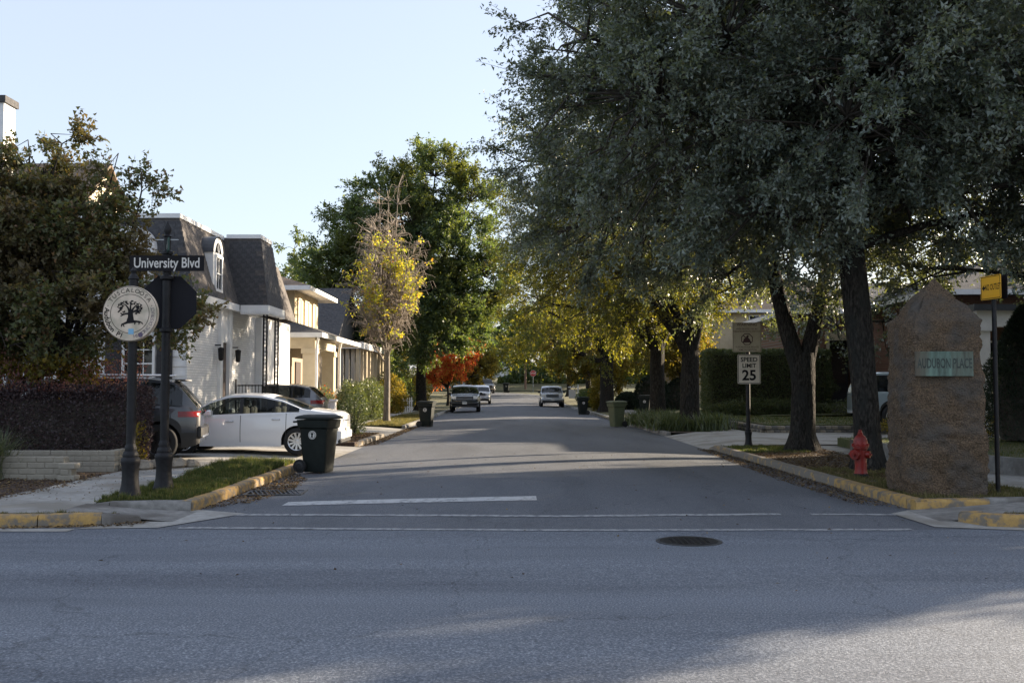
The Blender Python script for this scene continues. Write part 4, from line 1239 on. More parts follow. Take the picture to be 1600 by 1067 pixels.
def frame_y(mb, w, h, b, y, c, r=.02):
    o, i = rrect(w, h, r), rrect(w - 2 * b, h - 2 * b, max(.004, r - b))
    k = len(mb.v); n = len(o)
    mb.v += [(x + c[0], y, z + c[1]) for x, z in o] + [(x + c[0], y, z + c[1]) for x, z in i]
    for a in range(n):
        d = (a + 1) % n
        mb.f.append((k + a, k + d, k + n + d, k + n + a))

BASE_PROF = [(.245, 0), (.235, .03), (.185, .12), (.150, .24), (.142, .36), (.148, .47), (.165, .54), (.172, .57), (.160, .60), (.130, .625), (.138, .655), (.120, .69), (.098, .71), (.105, .75), (.085, .79), (.070, .82)]
def iron_post(T, h, r=.062, s=1.0, z0=0.0):
    mb = MB(); mb.lathe([(a * s * .8, b * s + z0 - .03) for a, b in BASE_PROF], n=32, fl=.025, nf=8)
    mb.build('base', 'cast_iron', T, smooth=True, local=True, angle=35)
    mb = MB(); mb.lathe([(r, z0 + .7 * s), (r, h)], n=24, fl=.03, nf=12)
    mb.build('post', 'cast_iron', T, smooth=True, local=True, angle=60)

# --- round historic-district sign
T = thing('district_sign', 'round cream historic district sign with black tree emblem on iron post', 'sign', (-5.36, 14.05, .12))
iron_post(T, 3.1)
ZC = 2.60
mb = MB(); mb.lathe([(.385, .035), (.392, .02), (.392, -.02), (.385, -.035)], n=56, axis='y', c=(0, -.085, ZC)); disc = mb.build('sign_disc', 'sign_cream', T, smooth=True, local=True)
mb = MB(); mb.lathe([(.05, 3.08), (.075, 3.1), (.06, 3.14), (.03, 3.18), (.045, 3.22), (.01, 3.27)], n=16); mb.build('finial', 'cast_iron', T, smooth=True, local=True)
yf = -.1225
mb = MB(); ring_y(mb, .268, .275, yf, (0, ZC)); ring_y(mb, .378, .384, yf, (0, ZC)); mb.build('ring_line', 'sign_black', disc, local=True)
def arc_text(mb, txt, a0, a1, r, size, bold=0.0, inward=False, sx=1.0):
    """letters along a circle; angles in degrees counter-clockwise from +X, running from a0 to a1"""
    n = len(txt)
    for i, ch in enumerate(txt):
        if ch == ' ': continue
        a = R(a0 + (a1 - a0) * (i + .5) / n)
        c = (math.cos(a) * r, yf, ZC + math.sin(a) * r)
        lettering(mb, ch, size, c, bold, sx, (a + PI / 2) if inward else (a - PI / 2))
mb = MB(); arc_text(mb, 'TUSCALOOSA', 150, 30, .327, .085, 0.0, sx=1.05); mb.build('lettering', 'sign_black', disc, local=True)
mb = MB(); arc_text(mb, 'Audubon Pl', 167, 254, .327, .098, .002, True); mb.build('lettering', 'sign_black', disc, local=True)
mb = MB(); arc_text(mb, 'HISTORIC DISTRICT', 281, 376, .327, .066, 0.0, True); mb.build('lettering', 'ink_purple', disc, local=True)
for a in (20, 160):
    mb = MB(); ring_y(mb, .001, .007, yf, (math.cos(R(a)) * .327, ZC + math.sin(R(a)) * .327), 10); mb.build('dot', 'sign_black', disc, local=True)
# emblem: gnarled tree
mb = MB()
def flat_stroke(mb, pts, ws, y):
    k = len(mb.v)
    for i, (x, z) in enumerate(pts):
        a = pts[max(0, i - 1)]; b = pts[min(len(pts) - 1, i + 1)]
        dx, dz = b[0] - a[0], b[1] - a[1]
        l = math.hypot(dx, dz) or 1
        nx, nz = -dz / l * ws[i] / 2, dx / l * ws[i] / 2
        mb.v += [(x + nx, y, z + nz), (x - nx, y, z - nz)]
    for i in range(len(pts) - 1):
        mb.f.append((k + 2 * i, k + 2 * i + 1, k + 2 * i + 3, k + 2 * i + 2))
ye = yf - .001
E = lambda L: [(x * .00092, ZC + (530 - z) * .00092 - .0) for x, z in L]
def es(pts, ws): flat_stroke(mb, [((x - 550) * .00092, ZC + (550 - z) * .00092) for x, z in pts], [w * .00092 for w in ws], ye - .0002 * (len(mb.v) % 7))
es([(560, 490), (560, 540), (565, 600), (560, 650), (565, 695)], [66, 74, 84, 110, 130])
es([(520, 680), (470, 700), (430, 715), (425, 750)], [40, 28, 22, 16]); es([(450, 712), (462, 740), (475, 748)], [18, 14, 8])
es([(590, 670), (640, 668), (700, 672), (740, 690), (752, 712)], [44, 30, 20, 16, 10]); es([(615, 672), (635, 695), (622, 716)], [24, 22, 14]); es([(680, 675), (700, 695), (688, 716)], [20, 18, 12])
es([(545, 510), (520, 460), (490, 420), (450, 400)], [34, 24, 18, 10]); es([(560, 500), (560, 430), (575, 380)], [30, 20, 10]); es([(580, 510), (610, 460), (650, 420)], [34, 24, 12])
es([(540, 550), (490, 550), (440, 570), (410, 590)], [34, 24, 18, 12]); es([(590, 530), (640, 500), (690, 510), (700, 550)], [30, 22, 16, 12])
rr = random.Random(4)
for i in range(150):
    a = rr.uniform(0, 2 * PI)
    q = rr.uniform(.55, 1.0)
    x, z = 548 + 195 * q * math.cos(a), 470 - 118 * q * math.sin(a)
    if z > 520 and 480 < x < 640: continue
    if z > 590: continue
    if x > 620 and z > 560: z -= 20
    w = rr.uniform(14, 30)
    pts = octagon(w * .00092 * .55, 6, rr.uniform(0, 1))
    mb.add([((x - 550) * .00092 + px, ye - .0004 - .00002 * i, ZC + (550 - z) * .00092 + pz * .8) for px, pz in pts], [tuple(range(6))])
mb.build('tree_emblem', 'sign_black', disc, local=True)
mb = MB(); plate_y(mb, rrect(.075, .078, .004), yf - .002, yf, (.022, ZC - .25)); mb.build('blue_sticker', 'sign_blue', disc, local=True)
mb = MB(); ring_y(mb, .001, .034, yf - .002, (.155, ZC - .298), 14); mb.build('purple_sticker', 'ink_purple', disc, local=True)

# --- street-name post with the back of a stop sign
T = thing('street_name_post', 'black iron street name post with two name blades and stop sign back', 'sign', (-5.22, 15.0, .12))
iron_post(T, 3.58)
mb = MB(); mb.lathe([(.05, 3.56), (.085, 3.58), (.085, 3.62), (.05, 3.64), (.05, 3.83), (.07, 3.85), (.035, 3.88), (.055, 3.93), (.058, 3.97), (.03, 4.03), (.008, 4.08)], n=16); mb.build('finial', 'cast_iron', T, smooth=True, local=True)
for z in (2.43, 3.22):
    mb = MB(); mb.lathe([(.07, z - .04), (.10, z - .02), (.10, z + .02), (.07, z + .04)], n=20); mb.build('collar', 'cast_iron', T, smooth=True, local=True)
mb = MB(); plate_y(mb, rrect(1.12, .235, .01), -.105, -.085, (.03, 3.43)); bl = mb.build('name_blade', 'sign_black', T, local=True)
mb = MB(); lettering(mb, 'University Blvd', .215, (.03, -.107, 3.43), .003, .76); mb.build('lettering', 'sign_white', bl, local=True)
M = Matrix.Rotation(R(-68), 3, 'Z')
mb = MB(); plate_y(mb, rrect(.75, .20, .01), -.012, .012, (-.02, 3.69)); bl = mb.build('name_blade', 'sign_green', T, local=True); bl.rotation_euler = (0, 0, R(-68))
mb = MB(); lettering(mb, 'Audubon Pl', .15, (-.02, -.014, 3.69), .003, .78); mb.build('lettering', 'sign_white', bl, local=True)
mb = MB(); mb.box((0, 0, 3.80), (.34, .02, .012)); mb.build('blade_clip', 'steel', T, local=True)
mb = MB(); plate_y(mb, octagon(.43), .09, .098, (.03, 2.86)); st = mb.build('stop_sign', 'sign_back', T, local=True); st.rotation_euler = (0, 0, R(14))
mb = MB(); plate_y(mb, octagon(.415), .0985, .1005, (.03, 2.86)); mb.build('red_face', 'sign_red', st, local=True)

# --- speed limit post
T = thing('speed_limit_sign', 'speed limit 25 sign below a buff neighborhood warning sign on iron post', 'sign', (6.25, 26.4, .12))
iron_post(T, 3.2, .055, .72)
mb = MB(); plate_y(mb, rrect(.61, .78, .04), -.075, -.068, (.02, 2.05)); s = mb.build('sign_plate', 'sign_pale', T, local=True)
mb = MB(); frame_y(mb, .585, .755, .014, -.0765, (.02, 2.05), .035)
lettering(mb, 'SPEED', .165, (.02, -.0765, 2.295), .004, 1.0); lettering(mb, 'LIMIT', .155, (.02, -.0765, 2.135), .004, 1.0); lettering(mb, '25', .375, (.02, -.0765, 1.875), .010, 1.02)
mb.build('lettering', 'sign_black', s, local=True)
mb = MB(); plate_y(mb, rrect(.76, .78, .03), -.075, -.068, (-.03, 2.89)); s = mb.build('sign_plate', 'sign_buff', T, local=True)
mb = MB(); frame_y(mb, .735, .755, .008, -.0765, (-.03, 2.89), .025)
lettering(mb, 'WARNING', .105, (-.03, -.0765, 3.225), .001, 1.05); lettering(mb, 'AREA PROTECTED BY', .058, (-.03, -.0765, 3.11), .0005); lettering(mb, 'NEIGHBORHOOD WATCH', .058, (-.03, -.0765, 3.045), .0005, 1.0)
lettering(mb, 'TUSCALOOSA POLICE', .062, (-.03, -.0765, 2.63), .0005); lettering(mb, 'CRIME PREVENTION', .056, (-.03, -.0765, 2.56), .0005)
mb.build('lettering', 'ink_brown', s, local=True)
mb = MB()
o8, i8 = octagon(.165), octagon(.142)
k = len(mb.v); mb.v += [(x - .03, -.0765, z + 2.84) for x, z in o8] + [(x - .03, -.0765, z + 2.84) for x, z in i8]
for a in range(8): mb.f.append((a, (a + 1) % 8, 8 + (a + 1) % 8, 8 + a))
plate_y(mb, [(-.115, -.09), (.115, -.09), (.075, .0), (.035, .035), (.05, .10), (.0, .105), (-.03, .04), (-.08, .01)], -.0772, -.0766, (-.03, 2.84))
mb.build('symbol', 'ink_brown', s, local=True)
mb = MB(); flat_stroke(mb, [(-.125, 2.94), (.065, 2.74)], [.022, .022], -.0785); mb.build('slash', 'ink_brown', s, local=True)

# --- no outlet sign
T = thing('no_outlet_sign', 'yellow no outlet arrow sign on thin black post beside stone pillar', 'sign', (7.16, 14.75, .12))
mb = MB(); mb.lathe([(.034, -.05), (.034, 3.0)], n=12); mb.build('post', 'cast_iron', T, smooth=True, local=True)
mb = MB(); plate_y(mb, rrect(.46, .355, .02), -.05, -.042, (0, 3.05)); s = mb.build('sign_plate', 'sign_yellow', T, local=True); s.rotation_euler = (0, 0, R(-80)); s.location = (.0, 0, 0)
mb = MB(); frame_y(mb, .44, .335, .010, -.0512, (0, 3.05), .018); lettering(mb, 'NO OUTLET', .125, (.05, -.0512, 3.05), .002, .52)
plate_y(mb, [(-.20, 0), (-.15, .045), (-.15, .015), (-.115, .015), (-.115, -.015), (-.15, -.015), (-.15, -.045)], -.0516, -.0508, (0, 3.05))
mb.build('lettering', 'sign_black', s, local=True)
mb = MB(); plate_y(mb, rrect(.44, .35, .02), -.004, .004, (0, 3.05)); s = mb.build('sign_plate', 'sign_back', T, local=True); s.rotation_euler = (0, 0, R(-80)); s.location = (.06, .0, 0)

# --- fire hydrant
T = thing('fire_hydrant', 'red fire hydrant with side caps on the grass verge', 'fire hydrant', (6.05, 17.35, .11))
mb = MB(); mb.lathe([(.135, 0), (.135, .05), (.12, .06), (.12, .09)], n=16); mb.build('base_flange', 'cast_iron', T, smooth=True, local=True)
mb = MB(); mb.lathe([(.118, .085), (.105, .12), (.10, .20), (.10, .50), (.125, .515), (.125, .545), (.145, .55), (.145, .575), (.13, .585), (.125, .60), (.115, .66), (.09, .72), (.055, .755), (.05, .76)], n=24)
mb.build('barrel', 'hydrant_red', T, smooth=True, local=True, angle=50)
mb = MB(); mb.lathe([(.05, .755), (.05, .79), (.035, .80), (.028, .84), (.01, .845)], n=6); mb.build('top_nut', 'hydrant_red', T, local=True)
for nm, az, r, l in (('hose_cap', R(150), .055, .17), ('hose_cap', R(-35), .055, .16), ('pumper_cap', R(215), .078, .18)):
    d = Vector((math.cos(az), math.sin(az), 0))
    mb = MB(); q = Vector((0, 0, .42)); mb.tube([q + d * .05, q + d * (l - .06), q + d * (l - .06), q + d * l, q + d * l, q + d * (l + .03)], [r * .85, r * .85, r * 1.15, r * 1.15, r * .35, r * .35], 12)
    mb.build(nm, 'hydrant_red', T, smooth=True, local=True)
mb = MB()
for i in range(8):
    a = 2 * PI * i / 8; mb.box((math.cos(a) * .134, math.sin(a) * .134, .59), (.03, .03, .03), rz=a)
mb.build('bolts', 'hydrant_red', T, local=True)

# --- stone pillar
T = thing('stone_pillar', 'tall rough brown stone pillar with pointed top at the corner', 'pillar', (6.36, 15.0, .08))
bm = bmesh.new()
g = np.random.default_rng(3)
def pil_half(z):
    a = .575 - .045 * sstep(0, 2.5, z)
    return a, a * .92
rows = []
NZ, NP = 80, 30
for i in range(NZ + 1):
    z = 2.58 * i / NZ
    hx, hy = pil_half(z)
    ring = []
    for sx, sy, ex, ey in ((-1, -1, 1, -1), (1, -1, 1, 1), (1, 1, -1, 1), (-1, 1, -1, -1)):
        for k in range(NP):
            t = k / NP
            ring.append(bm.verts.new(((sx + (ex - sx) * t) * hx, (sy + (ey - sy) * t) * hy, z)))
    rows.append(ring)
m = len(rows[0])
for a, b in zip(rows[:-1], rows[1:]):
    for k in range(m): bm.faces.new((a[k], a[(k + 1) % m], b[(k + 1) % m], b[k]))
prev = rows[-1]
for i in range(1, 15):
    t = i / 14
    hx, hy = pil_half(2.58)
    s = 1 - t * .96
    ring = [bm.verts.new((v.co.x * s + .0 * t, v.co.y * s, 2.58 + .66 * t)) for v in rows[-1]]
    for k in range(m): bm.faces.new((prev[k], prev[(k + 1) % m], ring[(k + 1) % m], ring[k]))
    prev = ring
bm.faces.new(prev)
from mathutils import noise as mnoise
for v in bm.verts:
    c = v.co
    # knock the arrises off and roughen
    n1 = mnoise.noise(c * 1.7) * .05 + mnoise.noise(c * 4.3) * .04 + mnoise.noise(c * 11) * .034 + mnoise.noise(c * 27) * .022
    hx, hy = pil_half(min(c.z, 2.58))
    sc_ = 1 - max(0, (c.z - 2.58) / .66) * .96
    ed = min(1, max(0, (abs(c.x) / hx / max(sc_, .05) + abs(c.y) / hy / max(sc_, .05) - 1.86) / .14)) * min(1, sc_ * 2)
    d = Vector((c.x, c.y, 0))
    d = d.normalized() if d.length else d
    v.co = c + d * (n1 - ed * .045) + Vector((0, 0, n1 * .5 if c.z > 2.4 else 0))
me = bpy.data.meshes.new('pillar_shaft'); bm.to_mesh(me); bm.free()
me.shade_smooth(); me.set_sharp_from_angle(angle=R(35)); me.materials.append(MATS['granite'])
o = link(bpy.data.objects.new('shaft', me), T)
T.rotation_euler = (0, 0, R(-2))
mb = MB(); mb.bevbox((-.06, -.525, 1.95), (.82, .06, .36), .006); pq = mb.build('plaque', 'verdigris', T, local=True)
mb = MB(); lettering(mb, 'AUDUBON PLACE', .20, (-.06, -.5565, 1.95), .004, .48); mb.build('lettering', 'bronze_dark', pq, local=True)
mb = MB()
for z in (1.782, 2.118): mb.box((-.06, -.556, z), (.82, .006, .018))
mb.build('border', 'verdigris', pq, local=True)

# --- wheeled bins
def bin_cart(label, loc, rz, mat='bin_green', lidmat=None, emblem=True, s=1.0, group='wheeled bins put out along the street', open_lid=0.0, detail=True):
    T = thing('wheeled_bin', label, 'bin', loc, rz, group)
    mb = MB()
    secs = [(.20, .22, .0), (.205, .225, .05), (.235, .275, .60), (.245, .285, .80), (.275, .32, .83), (.285, .335, .97)]
    rows = []
    for hx, hy, z in secs:
        rows.append([(px * s, py * s, z * s + .02) for px, py in rrect(hx * 2, hy * 2, .06, 4)])
    n = len(rows[0])
    k = 0
    for r in rows: mb.v += r
    for i in range(len(rows) - 1):
        for j in range(n): mb.f.append((i * n + j, i * n + (j + 1) % n, (i + 1) * n + (j + 1) % n, (i + 1) * n + j))
    mb.f.append(tuple(reversed(range(n))))
    mb.f.append(tuple((len(rows) - 1) * n + j for j in range(n)))
    mb.build('body', mat, T, smooth=True, local=True, angle=35)
    mb = MB()
    rows = []
    for (w, d, z) in ((.60, .74, .985), (.60, .74, 1.015), (.54, .68, 1.04), (.38, .48, 1.065)):
        rows.append([(px * s, py * s, z * s + .02) for px, py in rrect(w, d, .07, 4)])
    for r in rows: mb.v += r
    n = len(rows[0])
    for i in range(3):
        for j in range(n): mb.f.append((i * n + j, i * n + (j + 1) % n, (i + 1) * n + (j + 1) % n, (i + 1) * n + j))
    mb.f.append(tuple(reversed(range(n)))); mb.f.append(tuple(3 * n + j for j in range(n)))
    lid = mb.build('lid', lidmat or mat, T, smooth=True, local=True, angle=35)
    if open_lid: lid.rotation_euler = (open_lid, 0, 0); 
    mb = MB(); mb.tube([(-.24 * s, .40 * s, .95 * s), (.24 * s, .40 * s, .95 * s)], .018 * s, 8)
    for sx in (-1, 1): mb.box((sx * .2 * s, .37 * s, .95 * s), (.03 * s, .10 * s, .03 * s))
    mb.build('handle', mat, T, local=True)
    for sx in (-1, 1):
        mb = MB(); mb.lathe([(.09 * s, -.025), (.125 * s, -.03), (.13 * s, 0), (.125 * s, .03), (.09 * s, .025)], (sx * .265 * s, .25 * s, .13 * s), 18, 'x'); w = mb.build('wheel', 'rubber', T, smooth=True, local=True)
        mb = MB(); mb.lathe([(.085 * s, -.028), (.05 * s, -.036), (.05 * s, .036), (.085 * s, .028)], (sx * .265 * s, .25 * s, .13 * s), 12, 'x'); mb.build('hub', 'black_plastic', w, local=True)
    mb = MB(); mb.tube([(-.25 * s, .25 * s, .13 * s), (.25 * s, .25 * s, .13 * s)], .012, 6); mb.build('axle', 'steel', T, local=True)
    if detail:
        mb = MB(); mb.box((0, -.282 * s, .80 * s), (.44 * s, .02, .03 * s)); mb.build('front_rib', mat, T, local=True)
    if emblem:
        for sg in (-1, 1):
            M = Matrix.Rotation(sg * PI / 2, 3, 'Z')
            def turn(mb): mb.v = [tuple(M @ Vector(v)) for v in mb.v]; return mb
            mb = MB(); plate_y(mb, [(.078 * s * math.cos(t), .078 * s * math.sin(t)) for t in np.linspace(0, 2 * PI, 21)[:-1]], -.258 * s, -.235 * s, (.0, .71 * s)); e = turn(mb).build('emblem', 'sign_white', T, local=True)
            mb = MB(); ring_y(mb, .058 * s, .066 * s, -.2595 * s, (.0, .71 * s), 20)
            plate_y(mb, [(-.025 * s, -.04 * s), (.02 * s, -.045 * s), (.012 * s, -.005 * s), (.032 * s, .03 * s), (0, .045 * s), (-.032 * s, .028 * s), (-.012 * s, 0)], -.2605 * s, -.259 * s, (.0, .71 * s))
            turn(mb).build('emblem_mark', 'bin_green', e, local=True)
    return T
bin_cart('nearest black green wheeled bin in the gutter behind the white sedan', (-3.78, 19.55, .03), R(72), s=1.04)
bin_cart('dark green wheeled bin with white emblem in front of the big shade tree trunk', (-3.55, 41.5, .045), R(78))
bin_cart('pale olive wheeled bin with flat lid at the curb by the strappy plants', (4.35, 41.5, .045), R(-62), 'bin_olive', 'bin_olive', emblem=False)
bin_cart('dark wheeled bin at the curb beside the thick oak trunk', (4.25, 60.0, .04), R(-80))
bin_cart('smallest far wheeled bin at the sunlit corner past the white pickup', (-.75, 122.0, rise(122) + .15), R(-80), s=1.1)
bin_cart('dark wheeled bin half hidden behind an oak trunk before the round bushes', (7.45, 56.0, .18), R(80))
# --- far signs and pole
T = thing('stop_sign', 'small faded red stop sign at the far bend', 'sign', (2.9, 137.0, 1.1))
mb = MB(); mb.lathe([(.04, 0), (.04, 2.9)], n=8); mb.build('post', 'steel', T, local=True)
mb = MB(); plate_y(mb, octagon(.45), -.06, -.05, (0, 2.5)); s = mb.build('sign_plate', 'sign_white', T, local=True)
mb = MB(); plate_y(mb, octagon(.42), -.064, -.061, (0, 2.5)); mb.build('red_face', 'sign_red', s, local=True)
mb = MB(); lettering(mb, 'STOP', .33, (0, -.066, 2.5), .006, .9); mb.build('lettering', 'sign_white', s, local=True)
T = thing('utility_pole', 'brown wooden utility pole on the far bank', 'pole', (1.9, 141.0, 1.4))
mb = MB(); mb.lathe([(.17, -.2), (.13, 11)], n=10); mb.build('pole', 'wood_pole', T, smooth=True, local=True)
mb = MB(); mb.box((0, 0, 10.2), (2.2, .12, .14)); mb.build('crossarm', 'wood_pole', T, local=True)
T = thing('yard_sign', 'white yard sign hanging from a white post by the silver pickup', 'sign', (4.95, 80.0, .2))
mb = MB(); mb.box((.35, 0, .85), (.09, .09, 1.7)); mb.build('post', 'white_trim', T, local=True)
mb = MB(); mb.box((-.06, 0, 1.5), (.76, .07, .09)); mb.build('arm', 'white_trim', T, local=True)
mb = MB(); mb.box((-.12, 0, .95), (.55, .03, .7)); mb.build('panel', 'sign_white', T, local=True)
# ================================================================ VEHICLES
def interp(pts, x):
    xs_ = [p[0] for p in pts]; zs_ = [p[1] for p in pts]
    return float(np.interp(x, xs_, zs_))
def smooth_interp(pts):
    """monotone cubic-ish resampling so profiles read as curves"""
    xs_ = np.array([p[0] for p in pts], float); zs_ = np.array([p[1] for p in pts], float)
    X = np.linspace(xs_[0], xs_[-1], 400)
    Z = np.interp(X, xs_, zs_)
    k = np.hanning(15); k /= k.sum()
    Zp = np.pad(Z, 7, mode='edge')
    return list(zip(X, np.convolve(Zp, k, 'valid')))

def make_car(name, label, loc, rz, paint, L, Wd, top, belt, wheels, rw, arch, sill, side_windows, ws, rw_glass, opts=None, cat='car', group=None):
    """local +x is forward. top/belt: (x, z) profiles rear to front. side_windows: [(x0, x1)]. ws / rw_glass: x ranges of the sloping glass."""
    O = dict(tumble=.22, glass='car_glass', rim='alloy', spokes=10, clad=None, front='sedan', plate=True, seats=True, end=.80, roofrack=False, tyre=.105, nose=2.6)
    O.update(opts or {})
    T = thing(name, label, cat, loc, rz, group)
    topS, beltS = smooth_interp(top), smooth_interp(belt)
    H = max(z for x, z in top)
    xa, xb = -L / 2, L / 2
    cols = set(np.round(np.linspace(xa, xb, 61), 4))
    for e in (.004, .015, .035, .07, .12): cols |= {round(xa + e, 4), round(xb - e, 4)}
    for wx in wheels:
        for t in np.linspace(0, PI, 19): cols.add(round(wx + arch * math.cos(t), 4))
        cols |= {round(wx - arch - .002, 4), round(wx + arch + .002, 4)}
    for a, b in list(side_windows) + [ws, rw_glass]: cols |= {round(a, 4), round(b, 4)}
    cols = sorted(cols)
    def hw(x):
        u = abs(x) / (L / 2)
        k = 1 - (1 - O['end']) * u ** 7 - .05 * u ** 2
        e = max(0, (u - .965) / .035)
        return Wd / 2 * (k - .05 * e * e)
    def zbot(x):
        z = sill + .10 * max(0, (abs(x) / (L / 2) - .86) / .14) ** 2
        for wx in wheels:
            d = abs(x - wx)
            if d < arch: z = max(z, rw + math.sqrt(arch * arch - d * d))
        return z
    def yy(x, z):
        zb = interp(beltS, x)
        if z <= zb:
            t = (z - sill) / max(.05, zb - sill)
            return hw(x) * (.945 + .055 * math.sin(PI * min(1, max(0, t * .82 + .1))))
        s = (z - zb) / max(.05, H - zb)
        return hw(x) * (.945 + .055 * math.sin(PI * .92)) * (1 - O['tumble'] * s ** 1.15) - .012
    NL, NU, NT = 9, 8, 12
    fr_u = [0, .07, .22, .4, .6, .78, .90, 1.0]
    fr_t = [0, .06] + [.06 + .94 * i / (NT - 2) for i in range(1, NT - 1)]
    G = []
    for x in cols:
        zb = interp(beltS, x); zt = max(interp(topS, x), zb + .004)
        zl = min(zbot(x), zb - .02)
        ze = max(zb + .002, zt - .055 - .0 * x)
        pr = []
        for i in range(NL):
            z = zl + (zb - zl) * i / (NL - 1)
            pr.append((x, yy(x, z), z))
        for f in fr_u[1:]:
            z = zb + (ze - zb) * f
            pr.append((x, yy(x, z), z))
        y_e = pr[-1][1]
        for f in fr_t[1:]:
            y = y_e * (1 - f)
            pr.append((x, y, ze + (zt - ze) * (1 - (y / y_e) ** 2.4)))
        G.append(pr)
    nr = len(G[0])
    buckets = {}
    def put(key, quad):
        buckets.setdefault(key, MB()).add(quad, [(0, 1, 2, 3)])
    iu0, iu1 = NL - 1, NL - 1 + len(fr_u) - 1
    for i in range(len(cols) - 1):
        xm = (cols[i] + cols[i + 1]) / 2
        for j in range(nr - 1):
            key = 'body'
            if iu0 + 1 <= j < iu1 - 1:
                for k, (a, b) in enumerate(side_windows):
                    if a < xm < b: key = ('sw', k)
                if key == 'body' and side_windows and min(a for a, b in side_windows) < xm < max(b for a, b in side_windows): key = 'pillar'
            elif j >= iu1 + 1:
                if ws[0] < xm < ws[1]: key = 'windshield'
                elif rw_glass[0] < xm < rw_glass[1]: key = 'rear_window'
            q = [G[i][j], G[i + 1][j], G[i + 1][j + 1], G[i][j + 1]]
            if key == 'body' and O['clad'] and j < O['clad'][1] and iu0 > j: key = 'clad'
            put(key, q)
            key2 = (key[0], key[1] + 100) if isinstance(key, tuple) else key
            put(key2, [(x, -y, z) for x, y, z in reversed(q)])
    for G0, rev in ((G[0], True), (G[-1], False)):
        for j in range(nr - 1):
            a, b = G0[j], G0[j + 1]
            q = [a, (a[0], -a[1], a[2]), (b[0], -b[1], b[2]), b]
            put('body', q[::-1] if rev else q)
    def fin(mb, nm, mat, par, weld=True):
        me = mb.mesh(nm)
        bm = bmesh.new(); bm.from_mesh(me)
        bmesh.ops.remove_doubles(bm, verts=bm.verts, dist=.0008)
        bmesh.ops.dissolve_degenerate(bm, edges=bm.edges, dist=.0005)
        bm.to_mesh(me); bm.free()
        me.shade_smooth(); me.set_sharp_from_angle(angle=R(38))
        me.materials.append(MATS[mat])
        return link(bpy.data.objects.new(nm, me), par)
    body = fin(buckets['body'], 'body', paint, T)
    if 'clad' in buckets: fin(buckets['clad'], 'cladding', O['clad'][0], T)
    if 'pillar' in buckets: fin(buckets['pillar'], 'door_pillars', 'black_plastic', T)
    if 'windshield' in buckets: fin(buckets['windshield'], 'windshield', O['glass'], T)
    if 'rear_window' in buckets: fin(buckets['rear_window'], 'rear_window', O['glass'], T)
    for k in sorted(k for k in buckets if isinstance(k, tuple)): fin(buckets[k], 'side_window', O['glass'], T)
    # underbody and wheel wells
    mb = MB(); mb.b2(xa + .25, xb - .25, -Wd * .40, Wd * .40, sill + .02, sill + .10); mb.build('floor_pan', 'interior', T, local=True)
    mb = MB()
    for wx in wheels:
        for sy in (-1, 1):
            rows = []
            for t in np.linspace(-.12, PI + .12, 14):
                x, z = wx + arch * math.cos(t), rw + arch * math.sin(t)
                y0 = yy(x, max(z, sill + .05)) - .006
                rows.append([(x, sy * y0, z), (x, sy * (y0 - .34), z)])
            mb.grid(rows)
            mb.poly([(wx + arch * math.cos(t), sy * (Wd / 2 - .36), rw + arch * math.sin(t)) for t in np.linspace(-.3, PI + .3, 14)])
    mb.build('wheel_wells', 'interior', T, local=True, fix=False)
    # wheels
    for wx in wheels:
        for sy in (-1, 1):
            c = (wx, sy * (Wd / 2 - .125), rw)
            r_, tw = rw, O['tyre']
            mb = MB(); mb.lathe([(r_ * .66, -tw), (r_ * .9, -tw * 1.02), (r_ * .985, -tw * .8), (r_, -tw * .4), (r_, tw * .4), (r_ * .985, tw * .8), (r_ * .9, tw * 1.02), (r_ * .66, tw)], c, 32, 'y', caps=False)
            w = mb.build('wheel', 'rubber', T, smooth=True, local=True, angle=50)
            mb = MB(); mb.lathe([(r_ * .665, tw * .96), (r_ * .62, tw * .9), (r_ * .60, tw * .3), (r_ * .1, tw * .2), (r_ * .1, -tw * .2), (r_ * .60, -tw * .3), (r_ * .62, -tw * .9), (r_ * .665, -tw * .96)], c, 32, 'y', caps=False); mb.build('wheel_disc', 'rim_black', w, smooth=True, local=True)
            mb = MB(); ns = O['spokes']
            for k in range(ns):
                a = 2 * PI * k / ns + .2
                M = Matrix.Rotation(-a, 3, 'Y')
                ln = r_ * .56
                vs = [Vector((r_ * .08, sy * tw * .86, -r_ * .055)), Vector((r_ * .64, sy * tw * .92, -r_ * .075)), Vector((r_ * .64, sy * tw * .92, r_ * .075)), Vector((r_ * .08, sy * tw * .86, r_ * .055))]
                vb = [Vector((v.x, v.y - sy * .04, v.z)) for v in vs]
                mb.add([tuple(M @ v + Vector(c)) for v in vs + vb], [(0, 1, 2, 3), (7, 6, 5, 4), (0, 4, 5, 1), (1, 5, 6, 2), (2, 6, 7, 3), (3, 7, 4, 0)])
            mb.lathe([(r_ * .15, sy * tw * .80), (r_ * .15, sy * tw * .95), (r_ * .10, sy * tw * 1.0)], c, 14, 'y')
            k0 = len(mb.v)
            mb.lathe([(r_ * .605, sy * tw * .88), (r_ * .665, sy * tw * .985), (r_ * .69, sy * tw * .985), (r_ * .69, sy * tw * .90)], c, 32, 'y')
            mb.f = [f for f in mb.f if len(f) < 30]
            mb.build('rim', O['rim'], w, local=True)
